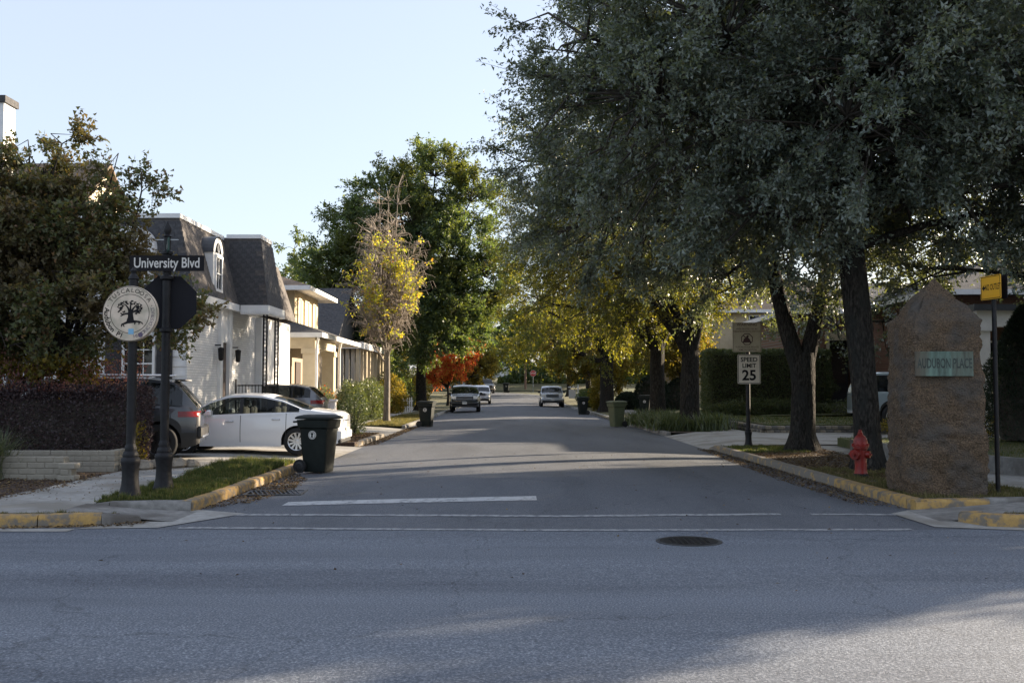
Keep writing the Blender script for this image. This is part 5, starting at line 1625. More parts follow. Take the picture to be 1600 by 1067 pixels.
    # mirrors, handles, seams
    if side_windows:
        fx = max(b for a, b in side_windows)
        zb = interp(beltS, fx - .35)
        for sy in (-1, 1):
            y = yy(fx - .3, zb)
            mb = MB(); mb.bevbox((fx - .30, sy * (y + .10), zb + .075), (.12, .20, .15), .035); mb.build('mirror', O.get('mirror', paint), T, smooth=True, local=True)
        for hx in O.get('handles', []):
            for sy in (-1, 1):
                zz = interp(beltS, hx) - .14
                mb = MB(); mb.bevbox((hx, sy * (yy(hx, zz) + .012), zz), (.20, .035, .032), .012); mb.build('door_handle', O.get('handle_mat', paint), T, smooth=True, local=True)
        mb = MB()
        for dx in O.get('seams', []):
            for sy in (-1, 1):
                rows = []
                for z in np.linspace(sill + .10, interp(beltS, dx) - .005, 9):
                    y = yy(dx, z) + .0015
                    rows.append([(dx - .007, sy * y, z), (dx + .007, sy * y, z)])
                mb.grid(rows)
        if mb.v: mb.build('door_seams', 'black_plastic', T, local=True, fix=False)
    # lamps on the surface
    def side_patch(nm, x0, x1, z0, z1, mat, off=.006, wrap=None):
        for sy in (-1, 1):
            mb = MB(); rows = []
            for x in np.linspace(x0, x1, 8):
                rows.append([(x, sy * (yy(x, z) + off), z) for z in np.linspace(z0, z1, 5)])
            if wrap is not None:
                xe = x0 if abs(x0) > abs(x1) else x1
                sg = 1 if xe > 0 else -1
                yend = yy(xe, (z0 + z1) / 2)
                extra = [[(xe + sg * .012, sy * (yend - wrap * t), z) for z in np.linspace(z0, z1, 5)] for t in (.3, 1.0)]
                rows = (rows + extra) if xe == x1 else (list(reversed(extra)) + rows)
            mb.grid(rows)
            mb.build(nm, mat, T, smooth=True, local=True, fix=False)
    for args in O.get('patches', []): side_patch(*args)
    for nm, mat, boxes in O.get('boxes', []):
        for (c, d) in boxes:
            mb = MB(); mb.bevbox(c, d, min(d) * .3); mb.build(nm, mat, T, smooth=True, local=True)
    if O['seats']:
        cab = [p for p in top if p[1] > H - .12]
        xc = sum(p[0] for p in cab) / len(cab)
        for dx in (.35, -.42):
            for sy in (-1, 1):
                zz = sill + .12
                mb = MB(); mb.bevbox((xc + dx, sy * .36, zz + .2), (.46, .48, .22), .05); mb.bevbox((xc + dx - .26, sy * .36, zz + .5), (.14, .46, .62), .05); mb.bevbox((xc + dx - .30, sy * .36, zz + .90), (.09, .24, .17), .035)
                mb.build('car_seat', 'seat_cloth', T, smooth=True, local=True)
        mb = MB(); mb.bevbox((ws[0] + .1 if ws[0] > 0 else .6, 0, interp(beltS, ws[0]) - .10), (.5, Wd * .8, .16), .05); mb.build('dashboard', 'interior', T, local=True)
    return T

# white sedan, side-on in the driveway, nose to the left
make_car('sedan_car', 'white four door sedan parked nose in on the driveway', (-6.42, 24.55, .085), PI, 'paint_white', 4.67, 1.81,
         [(-2.335, .95), (-2.28, 1.02), (-1.75, 1.09), (-1.45, 1.13), (-.95, 1.34), (-.45, 1.455), (.0, 1.475), (.35, 1.455), (.75, 1.33), (1.18, 1.06), (1.35, .98), (1.9, .88), (2.2, .76), (2.335, .62)],
         [(-2.335, .90), (-2.2, .99), (-1.6, 1.02), (-1.0, .99), (0, .945), (1.0, .91), (1.5, .86), (2.0, .78), (2.335, .60)],
         [-1.32, 1.365], .325, .375, .21, [(-1.36, -1.12), (-1.06, -.02), (.06, 1.04)], (.52, 1.28), (-1.62, -.72),
         dict(handles=[-.82, .28], handle_mat='chrome', seams=[1.12, .02, -1.06], spokes=11, patches=[('tail_light', -2.325, -1.98, .70, .93, 'lamp_clear', .008, .32), ('side_trim', -1.7, 1.7, .955, .965, 'chrome', -.02), ('headlight', 1.95, 2.32, .58, .72, 'lamp_clear', .008, .2)],
              boxes=[('bumper', 'paint_white', [((-2.32, 0, .46), (.10, 1.46, .22))]), ('license_plate', 'plate', [((-2.375, 0, .55), (.02, .32, .16))]), ('lower_valance', 'black_plastic', [((-2.28, 0, .31), (.14, 1.4, .10))]), ('trunk_trim', 'chrome', [((-2.335, 0, .80), (.02, .9, .025))])]))
# graphite SUV in front of the hedge
make_car('suv_car', 'dark grey SUV with its tail out past the purple hedge', (-9.25, 21.75, .125), PI + R(12), 'paint_graphite', 4.85, 1.96,
         [(-2.425, 1.00), (-2.36, 1.18), (-2.02, 1.60), (-1.86, 1.735), (-1.2, 1.80), (0, 1.81), (.55, 1.75), (.95, 1.52), (1.30, 1.22), (1.5, 1.12), (2.1, 1.06), (2.35, .95), (2.425, .75)],
         [(-2.425, .95), (-2.2, 1.13), (-1.6, 1.15), (0, 1.12), (1.2, 1.09), (1.6, 1.06), (2.2, 1.0), (2.425, .72)],
         [-1.60, 1.35], .39, .455, .27, [(-2.06, -1.42), (-1.36, -.40), (-.32, .86)], (.62, 1.40), (-2.34, -1.98),
         dict(glass='car_glass_dark', clad=('black_plastic', 3), rim='rim_black', spokes=5, handles=[-1.0, .1], seams=[.95, -.36, -1.30], tumble=.17, end=.84, tyre=.12,
              patches=[('tail_light', -2.40, -1.98, .93, 1.05, 'lamp_red', .010, .30), ('window_trim', -2.06, .9, 1.725, 1.74, 'chrome', -.015)],
              boxes=[('bumper', 'black_plastic', [((-2.42, 0, .60), (.12, 1.6, .26))]), ('skid_plate', 'paint_silver', [((-2.44, 0, .50), (.12, 1.50, .05))]), ('roof_rail', 'chrome', [((-.6, sy * .66, 1.825), (2.3, .04, .035)) for sy in (-1, 1)]), ('roof_spoiler', 'paint_graphite', [((-1.99, 0, 1.72), (.22, 1.3, .05))])]))
# grey crossover beyond, tail towards the street
make_car('crossover_car', 'grey crossover with red tail light behind the white sedan roof', (-9.15, 37.2, .16), PI, 'paint_grey', 4.5, 1.84,
         [(-2.25, 1.0), (-2.2, 1.12), (-1.9, 1.42), (-1.7, 1.58), (-1.2, 1.66), (-.2, 1.68), (.4, 1.60), (.85, 1.36), (1.2, 1.10), (1.4, 1.02), (2.0, .92), (2.25, .70)],
         [(-2.25, .95), (-2.0, 1.12), (-1.4, 1.12), (-.5, 1.06), (.6, 1.0), (1.4, .97), (2.0, .86), (2.25, .66)],
         [-1.35, 1.35], .35, .40, .24, [(-1.78, -1.15), (-1.09, -.06), (.0, 1.0)], (.5, 1.28), (-2.14, -1.76),
         dict(glass='car_glass_dark', patches=[('tail_light', -2.235, -1.80, .92, 1.06, 'lamp_red', .010, .3)], clad=('black_plastic', 2), seats=False, seams=[.95, -.03, -1.1]))
def truck_front(L, Wd, chrome=True, zg=.95):
    x = L / 2
    return [('grille', 'black_plastic', [((x + .0, 0, zg), (.06, Wd * .52, .26))]), ('grille_bar', 'chrome' if chrome else 'paint_silver', [((x + .025, 0, zg + dz), (.04, Wd * .50, .030)) for dz in (-.07, .03, .115)]),
            ('bumper', {True: 'chrome', False: 'paint_silver', None: 'paint_black'}[chrome], [((x + .0, 0, zg - .32), (.16, Wd * .92, .18))]), ('lower_valance', 'black_plastic', [((x - .05, 0, zg - .50), (.16, Wd * .86, .18))]),
            ('headlight', 'lamp_clear', [((x - .03, sy * Wd * .355, zg + .02), (.10, Wd * .17, .22)) for sy in (-1, 1)]), ('license_plate', 'plate', [((x + .085, 0, zg - .33), (.015, .30, .14))])]
TR_TOP = [(-2.75, 1.05), (-2.7, 1.13), (-.75, 1.15), (-.70, 1.16), (-.60, 1.60), (-.45, 1.74), (.25, 1.79), (.62, 1.74), (1.02, 1.48), (1.38, 1.24), (1.6, 1.17), (2.5, 1.10), (2.68, 1.02), (2.75, .80)]
TR_BELT = [(-2.75, 1.0), (-2.6, 1.10), (0, 1.14), (1.3, 1.16), (1.8, 1.12), (2.5, 1.03), (2.75, .76)]
def pickup(label, loc, rz, paint, s=1.0, chrome=True):
    return make_car('pickup_truck', label, loc, rz, paint, 5.5, 1.98, TR_TOP, TR_BELT, [-1.75, 1.72], .385, .45, .36, [(-.52, .22), (.30, 1.05)], (.80, 1.50), (-.70, -.62),
                    dict(glass='car_glass_dark', boxes=truck_front(5.5, 1.98, chrome), end=.88, tumble=.16, tyre=.125, seats=False, mirror='black_plastic', spokes=6), cat='truck')
SUV_TOP = [(-2.35, 1.1), (-2.30, 1.3), (-2.1, 1.70), (-1.9, 1.80), (0, 1.84), (.5, 1.80), (.85, 1.55), (1.2, 1.24), (1.4, 1.15), (2.1, 1.08), (2.28, 1.0), (2.35, .78)]
SUV_BELT = [(-2.35, 1.0), (-2.1, 1.1), (0, 1.10), (1.2, 1.12), (2.0, 1.02), (2.35, .74)]
def suv(label, loc, rz, paint, det=True):
    return make_car('suv_car', label, loc, rz, paint, 4.7, 1.92, SUV_TOP, SUV_BELT, [-1.4, 1.4], .375, .435, .33, [(-2.0, -1.35), (-1.28, -.3), (-.22, .82)], (.55, 1.30), (-2.28, -2.02),
                    dict(glass='car_glass_dark', boxes=truck_front(4.7, 1.92, True, .90), end=.87, tumble=.17, tyre=.12, seats=False, mirror='black_plastic', spokes=5, clad=('black_plastic', 2),
                         patches=[('tail_light', -2.33, -2.1, .9, 1.15, 'lamp_red', .010, .2)]), cat='car')
pickup_dark = pickup('dark pickup truck parked facing us at the curb before the red tree', (-3.12, 67.0, .05), R(-90 + 1.5), 'paint_black', chrome=None)
pickup('white pickup parked facing us behind the dark truck', (-2.95, 93.0, .10), R(-90 + 1), 'paint_white', chrome=False)
pickup('silver pickup parked facing us under the yellow trees', (3.30, 84.0, .05), R(-90), 'paint_silver', chrome=False)
suv('dark SUV parked beyond the white pickup near the bend', (-3.4, 121.0, rise(121) + .05), R(-76), 'paint_black')
suv('second dark SUV farthest round the bend', (-6.0, 128.5, rise(128) + .08), R(-60), 'paint_graphite')
suv('pale blue grey SUV parked on the drive between oak trunk and stone pillar', (13.75, 33.2, .40), R(0), 'paint_blue_grey')
make_car('sedan_car', 'silver car glimpsed behind the white portico column', (17.9, 34.6, .42), R(180), 'paint_silver', 4.6, 1.8,
         [(-2.3, .95), (-1.75, 1.09), (-1.45, 1.13), (-.95, 1.34), (-.45, 1.44), (.35, 1.44), (.75, 1.33), (1.18, 1.06), (1.9, .88), (2.3, .62)],
         [(-2.3, .90), (-1.6, 1.02), (0, .945), (1.5, .86), (2.3, .58)], [-1.3, 1.35], .325, .375, .21, [(-1.3, -.02), (.06, 1.04)], (.52, 1.28), (-1.62, -.72), dict(glass='car_glass_dark', seats=False))
# ================================================================ BUILDINGS
def wbox(T, name, mat, x0, x1, y0, y1, z0, z1):
    mb = MB(); mb.b2(x0, x1, y0, y1, z0, z1); return mb.build(name, mat, T)
def window_y(T, xc, zc, w, h, y, nx=2, nz=3, frame='white_trim', pane='window_glass', sill=True, curtain=False, fw=.07):
    """window on a wall that looks towards -Y at depth y"""
    mb = MB()
    for sx in (-1, 1): mb.b2(xc + sx * w / 2 - fw / 2, xc + sx * w / 2 + fw / 2, y - .07, y + .02, zc - h / 2, zc + h / 2)
    for sz in (-1, 1): mb.b2(xc - w / 2 - fw / 2, xc + w / 2 + fw / 2, y - .08, y + .02, zc + sz * (h / 2 + fw / 2) - fw / 2, zc + sz * (h / 2 + fw / 2) + fw / 2)
    W_ = mb.build('window', frame, T)
    mb = MB()
    for i in range(1, nx): mb.b2(xc - w / 2 + w * i / nx - .012, xc - w / 2 + w * i / nx + .012, y - .055, y - .03, zc - h / 2, zc + h / 2)
    for i in range(1, nz):
        d = .022 if (nz % 2 == 0 and i == nz // 2) else .012
        mb.b2(xc - w / 2, xc + w / 2, y - .06, y - .034, zc - h / 2 + h * i / nz - d, zc - h / 2 + h * i / nz + d)
    if mb.v: mb.build('muntins', frame, W_)
    pw, phh = w / nx, h / nz
    for i in range(nx):
        for j in range(nz):
            mb = MB(); x0 = xc - w / 2 + i * pw; z0 = zc - h / 2 + j * phh
            mb.b2(x0 + .01, x0 + pw - .01, y - .032, y - .026, z0 + .01, z0 + phh - .01); mb.build('pane', pane, W_)
    if curtain: wbox(W_, 'curtain', 'curtain', xc - w / 2 + .02, xc + w / 2 - .02, y - .018, y - .012, zc - h / 2 + .02, zc + h / 2 - .02)
    if sill: wbox(W_, 'sill', frame, xc - w / 2 - .1, xc + w / 2 + .1, y - .13, y + .02, zc - h / 2 - fw - .07, zc - h / 2 - fw - .003)
    return W_
def window_x(T, yc, zc, w, h, x, nx=2, nz=2, frame='white_trim', pane='window_glass', fw=.08, sgn=1):
    """window on a wall that looks towards +X (sgn=1) or -X"""
    mb = MB(); a, b = (x - .02, x + .07) if sgn > 0 else (x - .07, x + .02)
    for sx in (-1, 1): mb.b2(a, b, yc + sx * w / 2 - fw / 2, yc + sx * w / 2 + fw / 2, zc - h / 2, zc + h / 2)
    for sz in (-1, 1): mb.b2(a - .01 * (sgn < 0), b + .01 * (sgn > 0), yc - w / 2 - fw / 2, yc + w / 2 + fw / 2, zc + sz * (h / 2 + fw / 2) - fw / 2, zc + sz * (h / 2 + fw / 2) + fw / 2)
    W_ = mb.build('window', frame, T)
    m = x + sgn * .03
    mb = MB()
    for i in range(1, nx): mb.b2(m - .02, m + .02, yc - w / 2 + w * i / nx - .015, yc - w / 2 + w * i / nx + .015, zc - h / 2, zc + h / 2)
    for i in range(1, nz): mb.b2(m - .024, m + .024, yc - w / 2, yc + w / 2, zc - h / 2 + h * i / nz - .015, zc - h / 2 + h * i / nz + .015)
    if mb.v: mb.build('muntins', frame, W_)
    for i in range(nx):
        for j in range(nz):
            mb = MB(); y0 = yc - w / 2 + i * w / nx; z0 = zc - h / 2 + j * h / nz
            mb.b2(m - .006, m + .003, y0 + .01, y0 + w / nx - .01, z0 + .01, z0 + h / nz - .01); mb.build('pane', pane, W_)
    return W_
def hip_roof(T, x0, x1, y0, y1, z, h, mat, ov=.5, fascia='white_trim', axis='x'):
    X0, X1, Y0, Y1 = x0 - ov, x1 + ov, y0 - ov, y1 + ov
    if axis == 'x':
        d = (Y1 - Y0) / 2
        a, b = (X0 + d, (Y0 + Y1) / 2, z + h), (X1 - d, (Y0 + Y1) / 2, z + h)
    else:
        d = (X1 - X0) / 2
        a, b = ((X0 + X1) / 2, Y0 + d, z + h), ((X0 + X1) / 2, Y1 - d, z + h)
    c = [(X0, Y0, z), (X1, Y0, z), (X1, Y1, z), (X0, Y1, z)]
    mb = MB()
    if axis == 'x':
        mb.add(c + [a, b], [(0, 1, 5, 4), (1, 2, 5), (2, 3, 4, 5), (3, 0, 4)])
    else:
        mb.add(c + [a, b], [(0, 1, 4), (1, 2, 5, 4), (2, 3, 5), (3, 0, 4, 5)])
    r = mb.build('roof', mat, T)
    mb = MB()
    t = .20
    for (xa, xb_, ya, yb) in ((X0, X1, Y0, Y0 + .04), (X0, X1, Y1 - .04, Y1), (X0, X0 + .04, Y0 + .04, Y1 - .04), (X1 - .04, X1, Y0 + .04, Y1 - .04)): mb.b2(xa, xb_, ya, yb, z - t, z + .002)
    mb.build('fascia', fascia, r)
    wbox(r, 'soffit', fascia, X0 + .045, X1 - .045, Y0 + .045, Y1 - .045, z - .12, z - .09)
    return r
def gable_roof(T, x0, x1, y0, y1, z, h, mat, ov=.4, axis='x', wall='cream_wall', trim='white_trim', th=.14):
    """ridge along axis; gable walls filled"""
    if axis == 'x':
        ym = (y0 + y1) / 2
        P = lambda s, u: (s, u)
        prof = [(y0 - ov, z - ov * h / (ym - y0)), (ym, z + h), (y1 + ov, z - ov * h / (ym - y0))]
        mb = MB()
        for (a, b) in ((0, 1), (1, 2)):
            pa, pb = prof[a], prof[b]
            mb.add([(x0 - ov, pa[0], pa[1]), (x1 + ov, pa[0], pa[1]), (x1 + ov, pb[0], pb[1]), (x0 - ov, pb[0], pb[1]), (x0 - ov, pa[0], pa[1] + th), (x1 + ov, pa[0], pa[1] + th), (x1 + ov, pb[0], pb[1] + th), (x0 - ov, pb[0], pb[1] + th)],
                   [(0, 3, 2, 1), (4, 5, 6, 7), (0, 1, 5, 4), (1, 2, 6, 5), (2, 3, 7, 6), (3, 0, 4, 7)])
        r = mb.build('roof', mat, T)
        for x, nm in ((x0, 'gable'), (x1, 'gable')):
            mb = MB(); mb.poly([(x, y0, z), (x, y1, z), (x, ym, z + h)]); mb.build(nm, wall, T, fix=False)
    else:
        xm = (x0 + x1) / 2
        k = ov * h / (xm - x0)
        prof = [(x0 - ov, z - k), (xm, z + h), (x1 + ov, z - k)]
        mb = MB()
        for (a, b) in ((0, 1), (1, 2)):
            pa, pb = prof[a], prof[b]
            mb.add([(pa[0], y0 - ov, pa[1]), (pa[0], y1 + ov, pa[1]), (pb[0], y1 + ov, pb[1]), (pb[0], y0 - ov, pb[1]), (pa[0], y0 - ov, pa[1] + th), (pa[0], y1 + ov, pa[1] + th), (pb[0], y1 + ov, pb[1] + th), (pb[0], y0 - ov, pb[1] + th)],
                   [(0, 1, 2, 3), (7, 6, 5, 4), (0, 4, 5, 1), (1, 5, 6, 2), (2, 6, 7, 3), (3, 7, 4, 0)])
        r = mb.build('roof', mat, T)
        for y in (y0, y1):
            mb = MB(); mb.poly([(x0, y, z), (x1, y, z), (xm, y, z + h)]); mb.build('gable', wall, T, fix=False)
    return r

# ---- white house with the mansard roof ------------------------------------
T = thing('mansard_house', 'white painted house with shingled mansard roof behind the parked cars', 'house', (-14.0, 31.5, .15))
HX, HY = -9.1, 27.9          # street-side wall plane and front wall plane
ZE, ZT = 4.25, 6.55
wbox(T, 'wall', 'white_paint', -24, HX - .06, HY + .04, 41, .1, ZE)
nb = 14
for i in range(nb):          # clapboards, each lapping the one below
    z0 = .35 + i * .275
    mb = MB()
    mb.add([(-24, HY + .03, z0), (HX - .01, HY + .03, z0), (HX - .01, HY + .03, z0 + .272), (-24, HY + .03, z0 + .272), (-24, HY - .012, z0), (HX - .01, HY - .012, z0), (HX - .01, HY + .016, z0 + .272), (-24, HY + .016, z0 + .272)],
           [(0, 3, 2, 1), (4, 5, 6, 7), (0, 1, 5, 4), (1, 2, 6, 5), (2, 3, 7, 6), (3, 0, 4, 7)])
    mb.build('clapboard', 'white_paint', T)
wbox(T, 'brick_wall', 'white_brick', HX - .05, HX, HY - .03, 30.75, .1, ZE - .1)
wbox(T, 'brick_wall', 'white_brick', HX - .05, HX, 32.0, 35.3, .1, ZE - .1)
wbox(T, 'pilaster', 'white_trim', HX - .05, HX + .10, 30.75, 31.0, .1, ZE - .1)
wbox(T, 'pilaster', 'white_trim', HX - .05, HX + .10, 31.75, 32.0, .1, ZE - .1)
wbox(T, 'pilaster', 'white_trim', HX - .05, HX + .22, 35.3, 35.6, .1, ZE - .1)
dr = wbox(T, 'door', 'door_dark', HX - .06, HX - .02, 31.0, 31.75, .5, 3.1)
for zc, hh in ((1.15, .9), (2.4, 1.0)): wbox(dr, 'door_panel', 'door_dark', HX - .03, HX + .0, 31.12, 31.63, zc - hh / 2, zc + hh / 2)
wbox(T, 'transom', 'white_trim', HX - .05, HX + .03, 31.0, 31.75, 3.1, ZE - .1)
# cornices
wbox(T, 'cornice', 'white_trim', -24, HX + .28, HY - .30, HY - .05, ZE - .12, ZE + .10)
wbox(T, 'cornice', 'white_trim', HX + .03, HX + .28, HY - .049, 32.15, ZE - .12, ZE + .10)
B2X, B2Y0, B2Y1 = -8.02, 32.35, 34.45
wbox(T, 'porch_ceiling', 'white_paint', HX + .01, B2X - .05, B2Y0 + .05, B2Y1, ZE - .10, ZE - .04)
cn = wbox(T, 'porch_cornice', 'white_trim', HX + .285, B2X + .12, B2Y0 - .12, B2Y0 + .04, ZE - .20, ZE + .10)
c2 = wbox(T, 'porch_cornice', 'white_trim', B2X - .04, B2X + .12, B2Y0 + .045, B2Y1 + .1, ZE - .20, ZE + .10)
for i in range(13): wbox(cn, 'dentil', 'white_trim', HX + .30 + i * .075, HX + .34 + i * .075, B2Y0 - .16, B2Y0 - .12, ZE - .17, ZE - .09)
for i in range(20): wbox(c2, 'dentil', 'white_trim', B2X + .12, B2X + .16, B2Y0 + .0 + i * .105, B2Y0 + .05 + i * .105, ZE - .17, ZE - .09)
# mansard: sloping faces carry individual shingles
IN = .62
roof = MB()
def mans(x0, x1, y0, y1, zb, zt, inn):
    roof.add([(x0, y0, zb), (x1, y0, zb), (x1, y1, zb), (x0, y1, zb), (x0 + inn, y0 + inn, zt), (x1 - inn, y0 + inn, zt), (x1 - inn, y1 - inn, zt), (x0 + inn, y1 - inn, zt)],
             [(0, 1, 5, 4), (1, 2, 6, 5), (2, 3, 7, 6), (3, 0, 4, 7), (4, 5, 6, 7)])
mans(-24.2, HX + .20, HY - .22, 41, ZE + .10, ZT, IN)
mans(HX - 3, B2X + .06, B2Y0 - .06, B2Y1 + .04, ZE + .10, ZT + .06, .34)
RF = roof.build('roof', 'shingle', T)
def band(x0, x1, y0, y1, z):
    wbox(RF, 'roof_trim', 'white_trim', x0, x1, y0, y1, z, z + .13)
band(-24, HX + .20 - IN + .04, HY - .22 + IN - .06, HY - .22 + IN + .06, ZT - .03)
band(HX + .20 - IN - .08, HX + .20 - IN + .04, HY + IN - .155, B2Y0 + .25, ZT - .03)
band(HX - .3, B2X + .06 - .34 + .03, B2Y0 - .06 + .34 - .05, B2Y0 - .06 + .34 + .05, ZT + .03)
band(B2X + .06 - .34 - .07, B2X + .06 - .34 + .03, B2Y0 + .335, B2Y1 - .3, ZT + .03)
shing_data = {}
shing_n = [0]
rest = MB()
def shingle_face(P0, U, V, wid, hgt, trim0, trim1, quota, tab=.30, row=.165):
    """P0 lower-left corner, U along the eave, V up the slope; trim0/trim1 slope the two sides inwards per metre of height"""
    U = Vector(U).normalized(); V = Vector(V).normalized(); N = U.cross(V).normalized()
    rows_ = int(hgt / row)
    for r in range(rows_):
        v0 = r * row
        a, b = trim0 * v0, wid - trim1 * v0
        x = a - (tab * .5 if r % 2 else 0)
        while x < b:
            x0, x1 = max(a, x), min(b, x + tab)
            x += tab
            if x1 - x0 < .05: continue
            w = x1 - x0 - .008
            key = round(w, 2)
            c = Vector(P0) + U * ((x0 + x1) / 2) + V * (v0 + row * .52) + N * (.012 + random.uniform(0, .006))
            M = Matrix((U, V, N)).transposed()
            tilt = Matrix.Rotation(R(2.6), 3, 'X')
            jz = random.uniform(-.006, .006)
            if quota and shing_n[0] < 300:
                if key not in shing_data:
                    q = MB(); q.box((0, 0, 0), (key, row * 1.08, .012))
                    me = q.mesh('shingle'); me.materials.append(MATS['shingle' if len(shing_data) % 2 else 'shingle_dark'])
                    shing_data[key] = me
                o = bpy.data.objects.new('shingle', shing_data[key]); link(o, RF)
                o.matrix_local = Matrix.Translation(c + V * jz - root_loc(RF)) @ (M @ tilt).to_4x4()
                shing_n[0] += 1
            else:
                rest.box(c + V * jz, (w, row * 1.08, .012), M=M @ tilt)
SL = math.hypot(IN, ZT - ZE - .1)
vf = (0, IN, ZT - ZE - .10)
shingle_face((HX + .20 - 3.4, HY - .22, ZE + .10), (1, 0, 0), vf, 3.4, SL, 0, IN / SL, True)
shingle_face((HX - .2, B2Y0 - .06, ZE + .10), (1, 0, 0), (0, .34, ZT - ZE - .04), B2X + .06 - HX + .2, SL, 0, .34 / SL, True)
shingle_face((B2X + .06, B2Y0 - .06, ZE + .10), (0, 1, 0), (-.34, 0, ZT - ZE - .04), 2.2, SL, .34 / SL, .34 / SL, True)
shingle_face((HX + .20, HY - .22, ZE + .10), (0, 1, 0), (-IN, 0, ZT - ZE - .10), 4.7, SL, IN / SL, 0, True)
shingle_face((-16, HY - .22, ZE + .10), (1, 0, 0), vf, 16 + HX + .20 - 3.4, SL, 0, 0, False)
o = rest.build('shingles', 'shingle', RF); tag(o, kind='stuff')
# street-side dormer with arched top
D = MB(); yc, dw = 30.35, .52
xo = HX + .10
arc = [(yc + dw * math.cos(t), 5.75 + dw * .95 * math.sin(t)) for t in np.linspace(0, PI, 14)]
outl = [(yc - dw, 4.62)] + [(y, z) for y, z in reversed(arc)] + [(yc + dw, 4.62)]
def extrude_x(mb, outl, x0, x1):
    n = len(outl)
    mb.add([(x0, y, z) for y, z in outl] + [(x1, y, z) for y, z in outl], [tuple(range(n)), tuple(range(2 * n - 1, n - 1, -1))] + [(i, (i + 1) % n, n + (i + 1) % n, n + i) for i in range(n)])
extrude_x(D, outl, HX - .9, xo); dm = D.build('dormer', 'white_trim', T)
D = MB()
top_o = [(yc + (dw + .05) * math.cos(t), 5.75 + (dw * .95 + .05) * math.sin(t)) for t in np.linspace(0, PI, 14)]
for (a, b) in zip(top_o[:-1], top_o[1:]): D.add([(HX - .9, *a), (xo + .03, *a), (xo + .03, *b), (HX - .9, *b)], [(0, 1, 2, 3)])
D.build('dormer_roof', 'roof_metal', dm, fix=False)
window_x(dm, yc, 5.15, .62, .95, xo - .02, 2, 2)
D = MB(); extrude_x(D, [(yc + .30 * math.cos(t), 5.78 + .32 * math.sin(t)) for t in np.linspace(0, PI, 12)], xo - .02, xo + .012); D.build('fanlight', 'window_glass', dm)
D = MB()
for t in (PI / 4, PI / 2, 3 * PI / 4): D.tube([(xo + .014, yc, 5.78), (xo + .014, yc + .30 * math.cos(t), 5.78 + .32 * math.sin(t))], .012, 4)
D.build('muntins', 'white_trim', dm)
# front dormer with fan window
xc = -10.65
mb = MB(); pts = [(xc - .62, 4.6), (xc + .62, 4.6), (xc + .62, 5.55)] + [(xc + .62 * math.cos(t), 5.55 + .66 * math.sin(t)) for t in np.linspace(.1, PI - .1, 14)] + [(xc - .62, 5.55)]
plate_y(mb, pts, HY - .16, HY + .75); fd = mb.build('front_dormer', 'white_trim', T)
mb = MB(); plate_y(mb, [(xc + .47 * math.cos(t), 5.55 + .50 * math.sin(t)) for t in np.linspace(0, PI, 16)], HY - .172, HY - .161); mb.build('fanlight', 'window_glass', fd)
mb = MB()
for k in range(1, 6):
    t = PI * k / 6; mb.tube([(xc, HY - .178, 5.55), (xc + .48 * math.cos(t), HY - .178, 5.55 + .51 * math.sin(t))], .017, 4)
mb.tube([(xc - .48, HY - .178, 5.55), (xc + .48, HY - .178, 5.55)], .022, 4)
mb.tube([(xc + .2 * math.cos(t), HY - .178, 5.55 + .2 * math.sin(t)) for t in np.linspace(0, PI, 9)], .013, 4)
mb.build('muntins', 'white_trim', fd)
window_y(fd, xc, 5.0, .8, .75, HY - .14, 3, 2, sill=False)
for xw in (-10.45, -13.2, -16.2):
    window_y(T, xw, 2.35, .85, 1.55, HY - .015, 3, 4, curtain=True)
    for sx in (-1, 1):
        sh = wbox(T, 'shutter', 'shutter', xw + sx * .72 - .22, xw + sx * .72 + .22, HY - .06, HY - .014, 1.5, 3.2)
        for k in range(14): wbox(sh, 'slat', 'shutter', xw + sx * .72 - .17, xw + sx * .72 + .17, HY - .078, HY - .061, 1.58 + k * .112, 1.64 + k * .112)
# porch slab, iron columns, railing, lantern
wbox(T, 'porch_floor', 'concrete', HX, B2X + .15, B2Y0 - .1, B2Y1 + .3, .1, .62)
for yy_ in (B2Y0 + .08, B2Y1 - .45):
    mb = MB(); xcn = B2X - .03
    for a, b in ((-.055, -.055), (.055, -.055), (.055, .055), (-.055, .055)): mb.tube([(xcn + a, yy_ + b, .6), (xcn + a, yy_ + b, ZE - .2)], .016, 6)
    for k in range(26): 
        z = .7 + k * .13
        mb.tube([(xcn + .055 * math.cos(t), yy_ - .056, z + .055 * math.sin(t)) for t in np.linspace(0, 2 * PI, 7)], .010, 3, caps=False)
        mb.tube([(xcn + .056, yy_ + .055 * math.cos(t), z + .055 * math.sin(t)) for t in np.linspace(0, 2 * PI, 7)], .010, 3, caps=False)
    mb.build('iron_column', 'cast_iron', T)
mb = MB()
for (a, b) in (((B2X - .9, B2Y0 + .02), (B2X - .05, B2Y0 + .02)), ((B2X, B2Y0 + .1), (B2X, B2Y1 - .4))):
    for z in (.95, 1.75): mb.tube([(*a, z), (*b, z)], .022, 6)
    for k in range(8):
        t = (k + .5) / 8; x, y = a[0] + (b[0] - a[0]) * t, a[1] + (b[1] - a[1]) * t
        mb.tube([(x, y, .62), (x, y, 1.78)], .012, 5)
        mb.tube([(x + .05 * math.cos(u), y, 1.35 + .09 * math.sin(u)) for u in np.linspace(0, 2 * PI, 7)], .008, 3, caps=False)
mb.tube([(B2X - .95, B2Y0 + .02, .6), (B2X - .95, B2Y0 + .02, 1.95)], .03, 6)
mb.build('iron_railing', 'cast_iron', T)
for yl in (30.5, 32.4):
    mb = MB(); mb.lathe([(.03, 2.92), (.10, 2.88), (.075, 2.55), (.05, 2.50)], (HX + .18, yl, 0), 6); mb.box((HX + .06, yl, 2.98), (.24, .04, .04)); mb.build('wall_lantern', 'cast_iron', T)

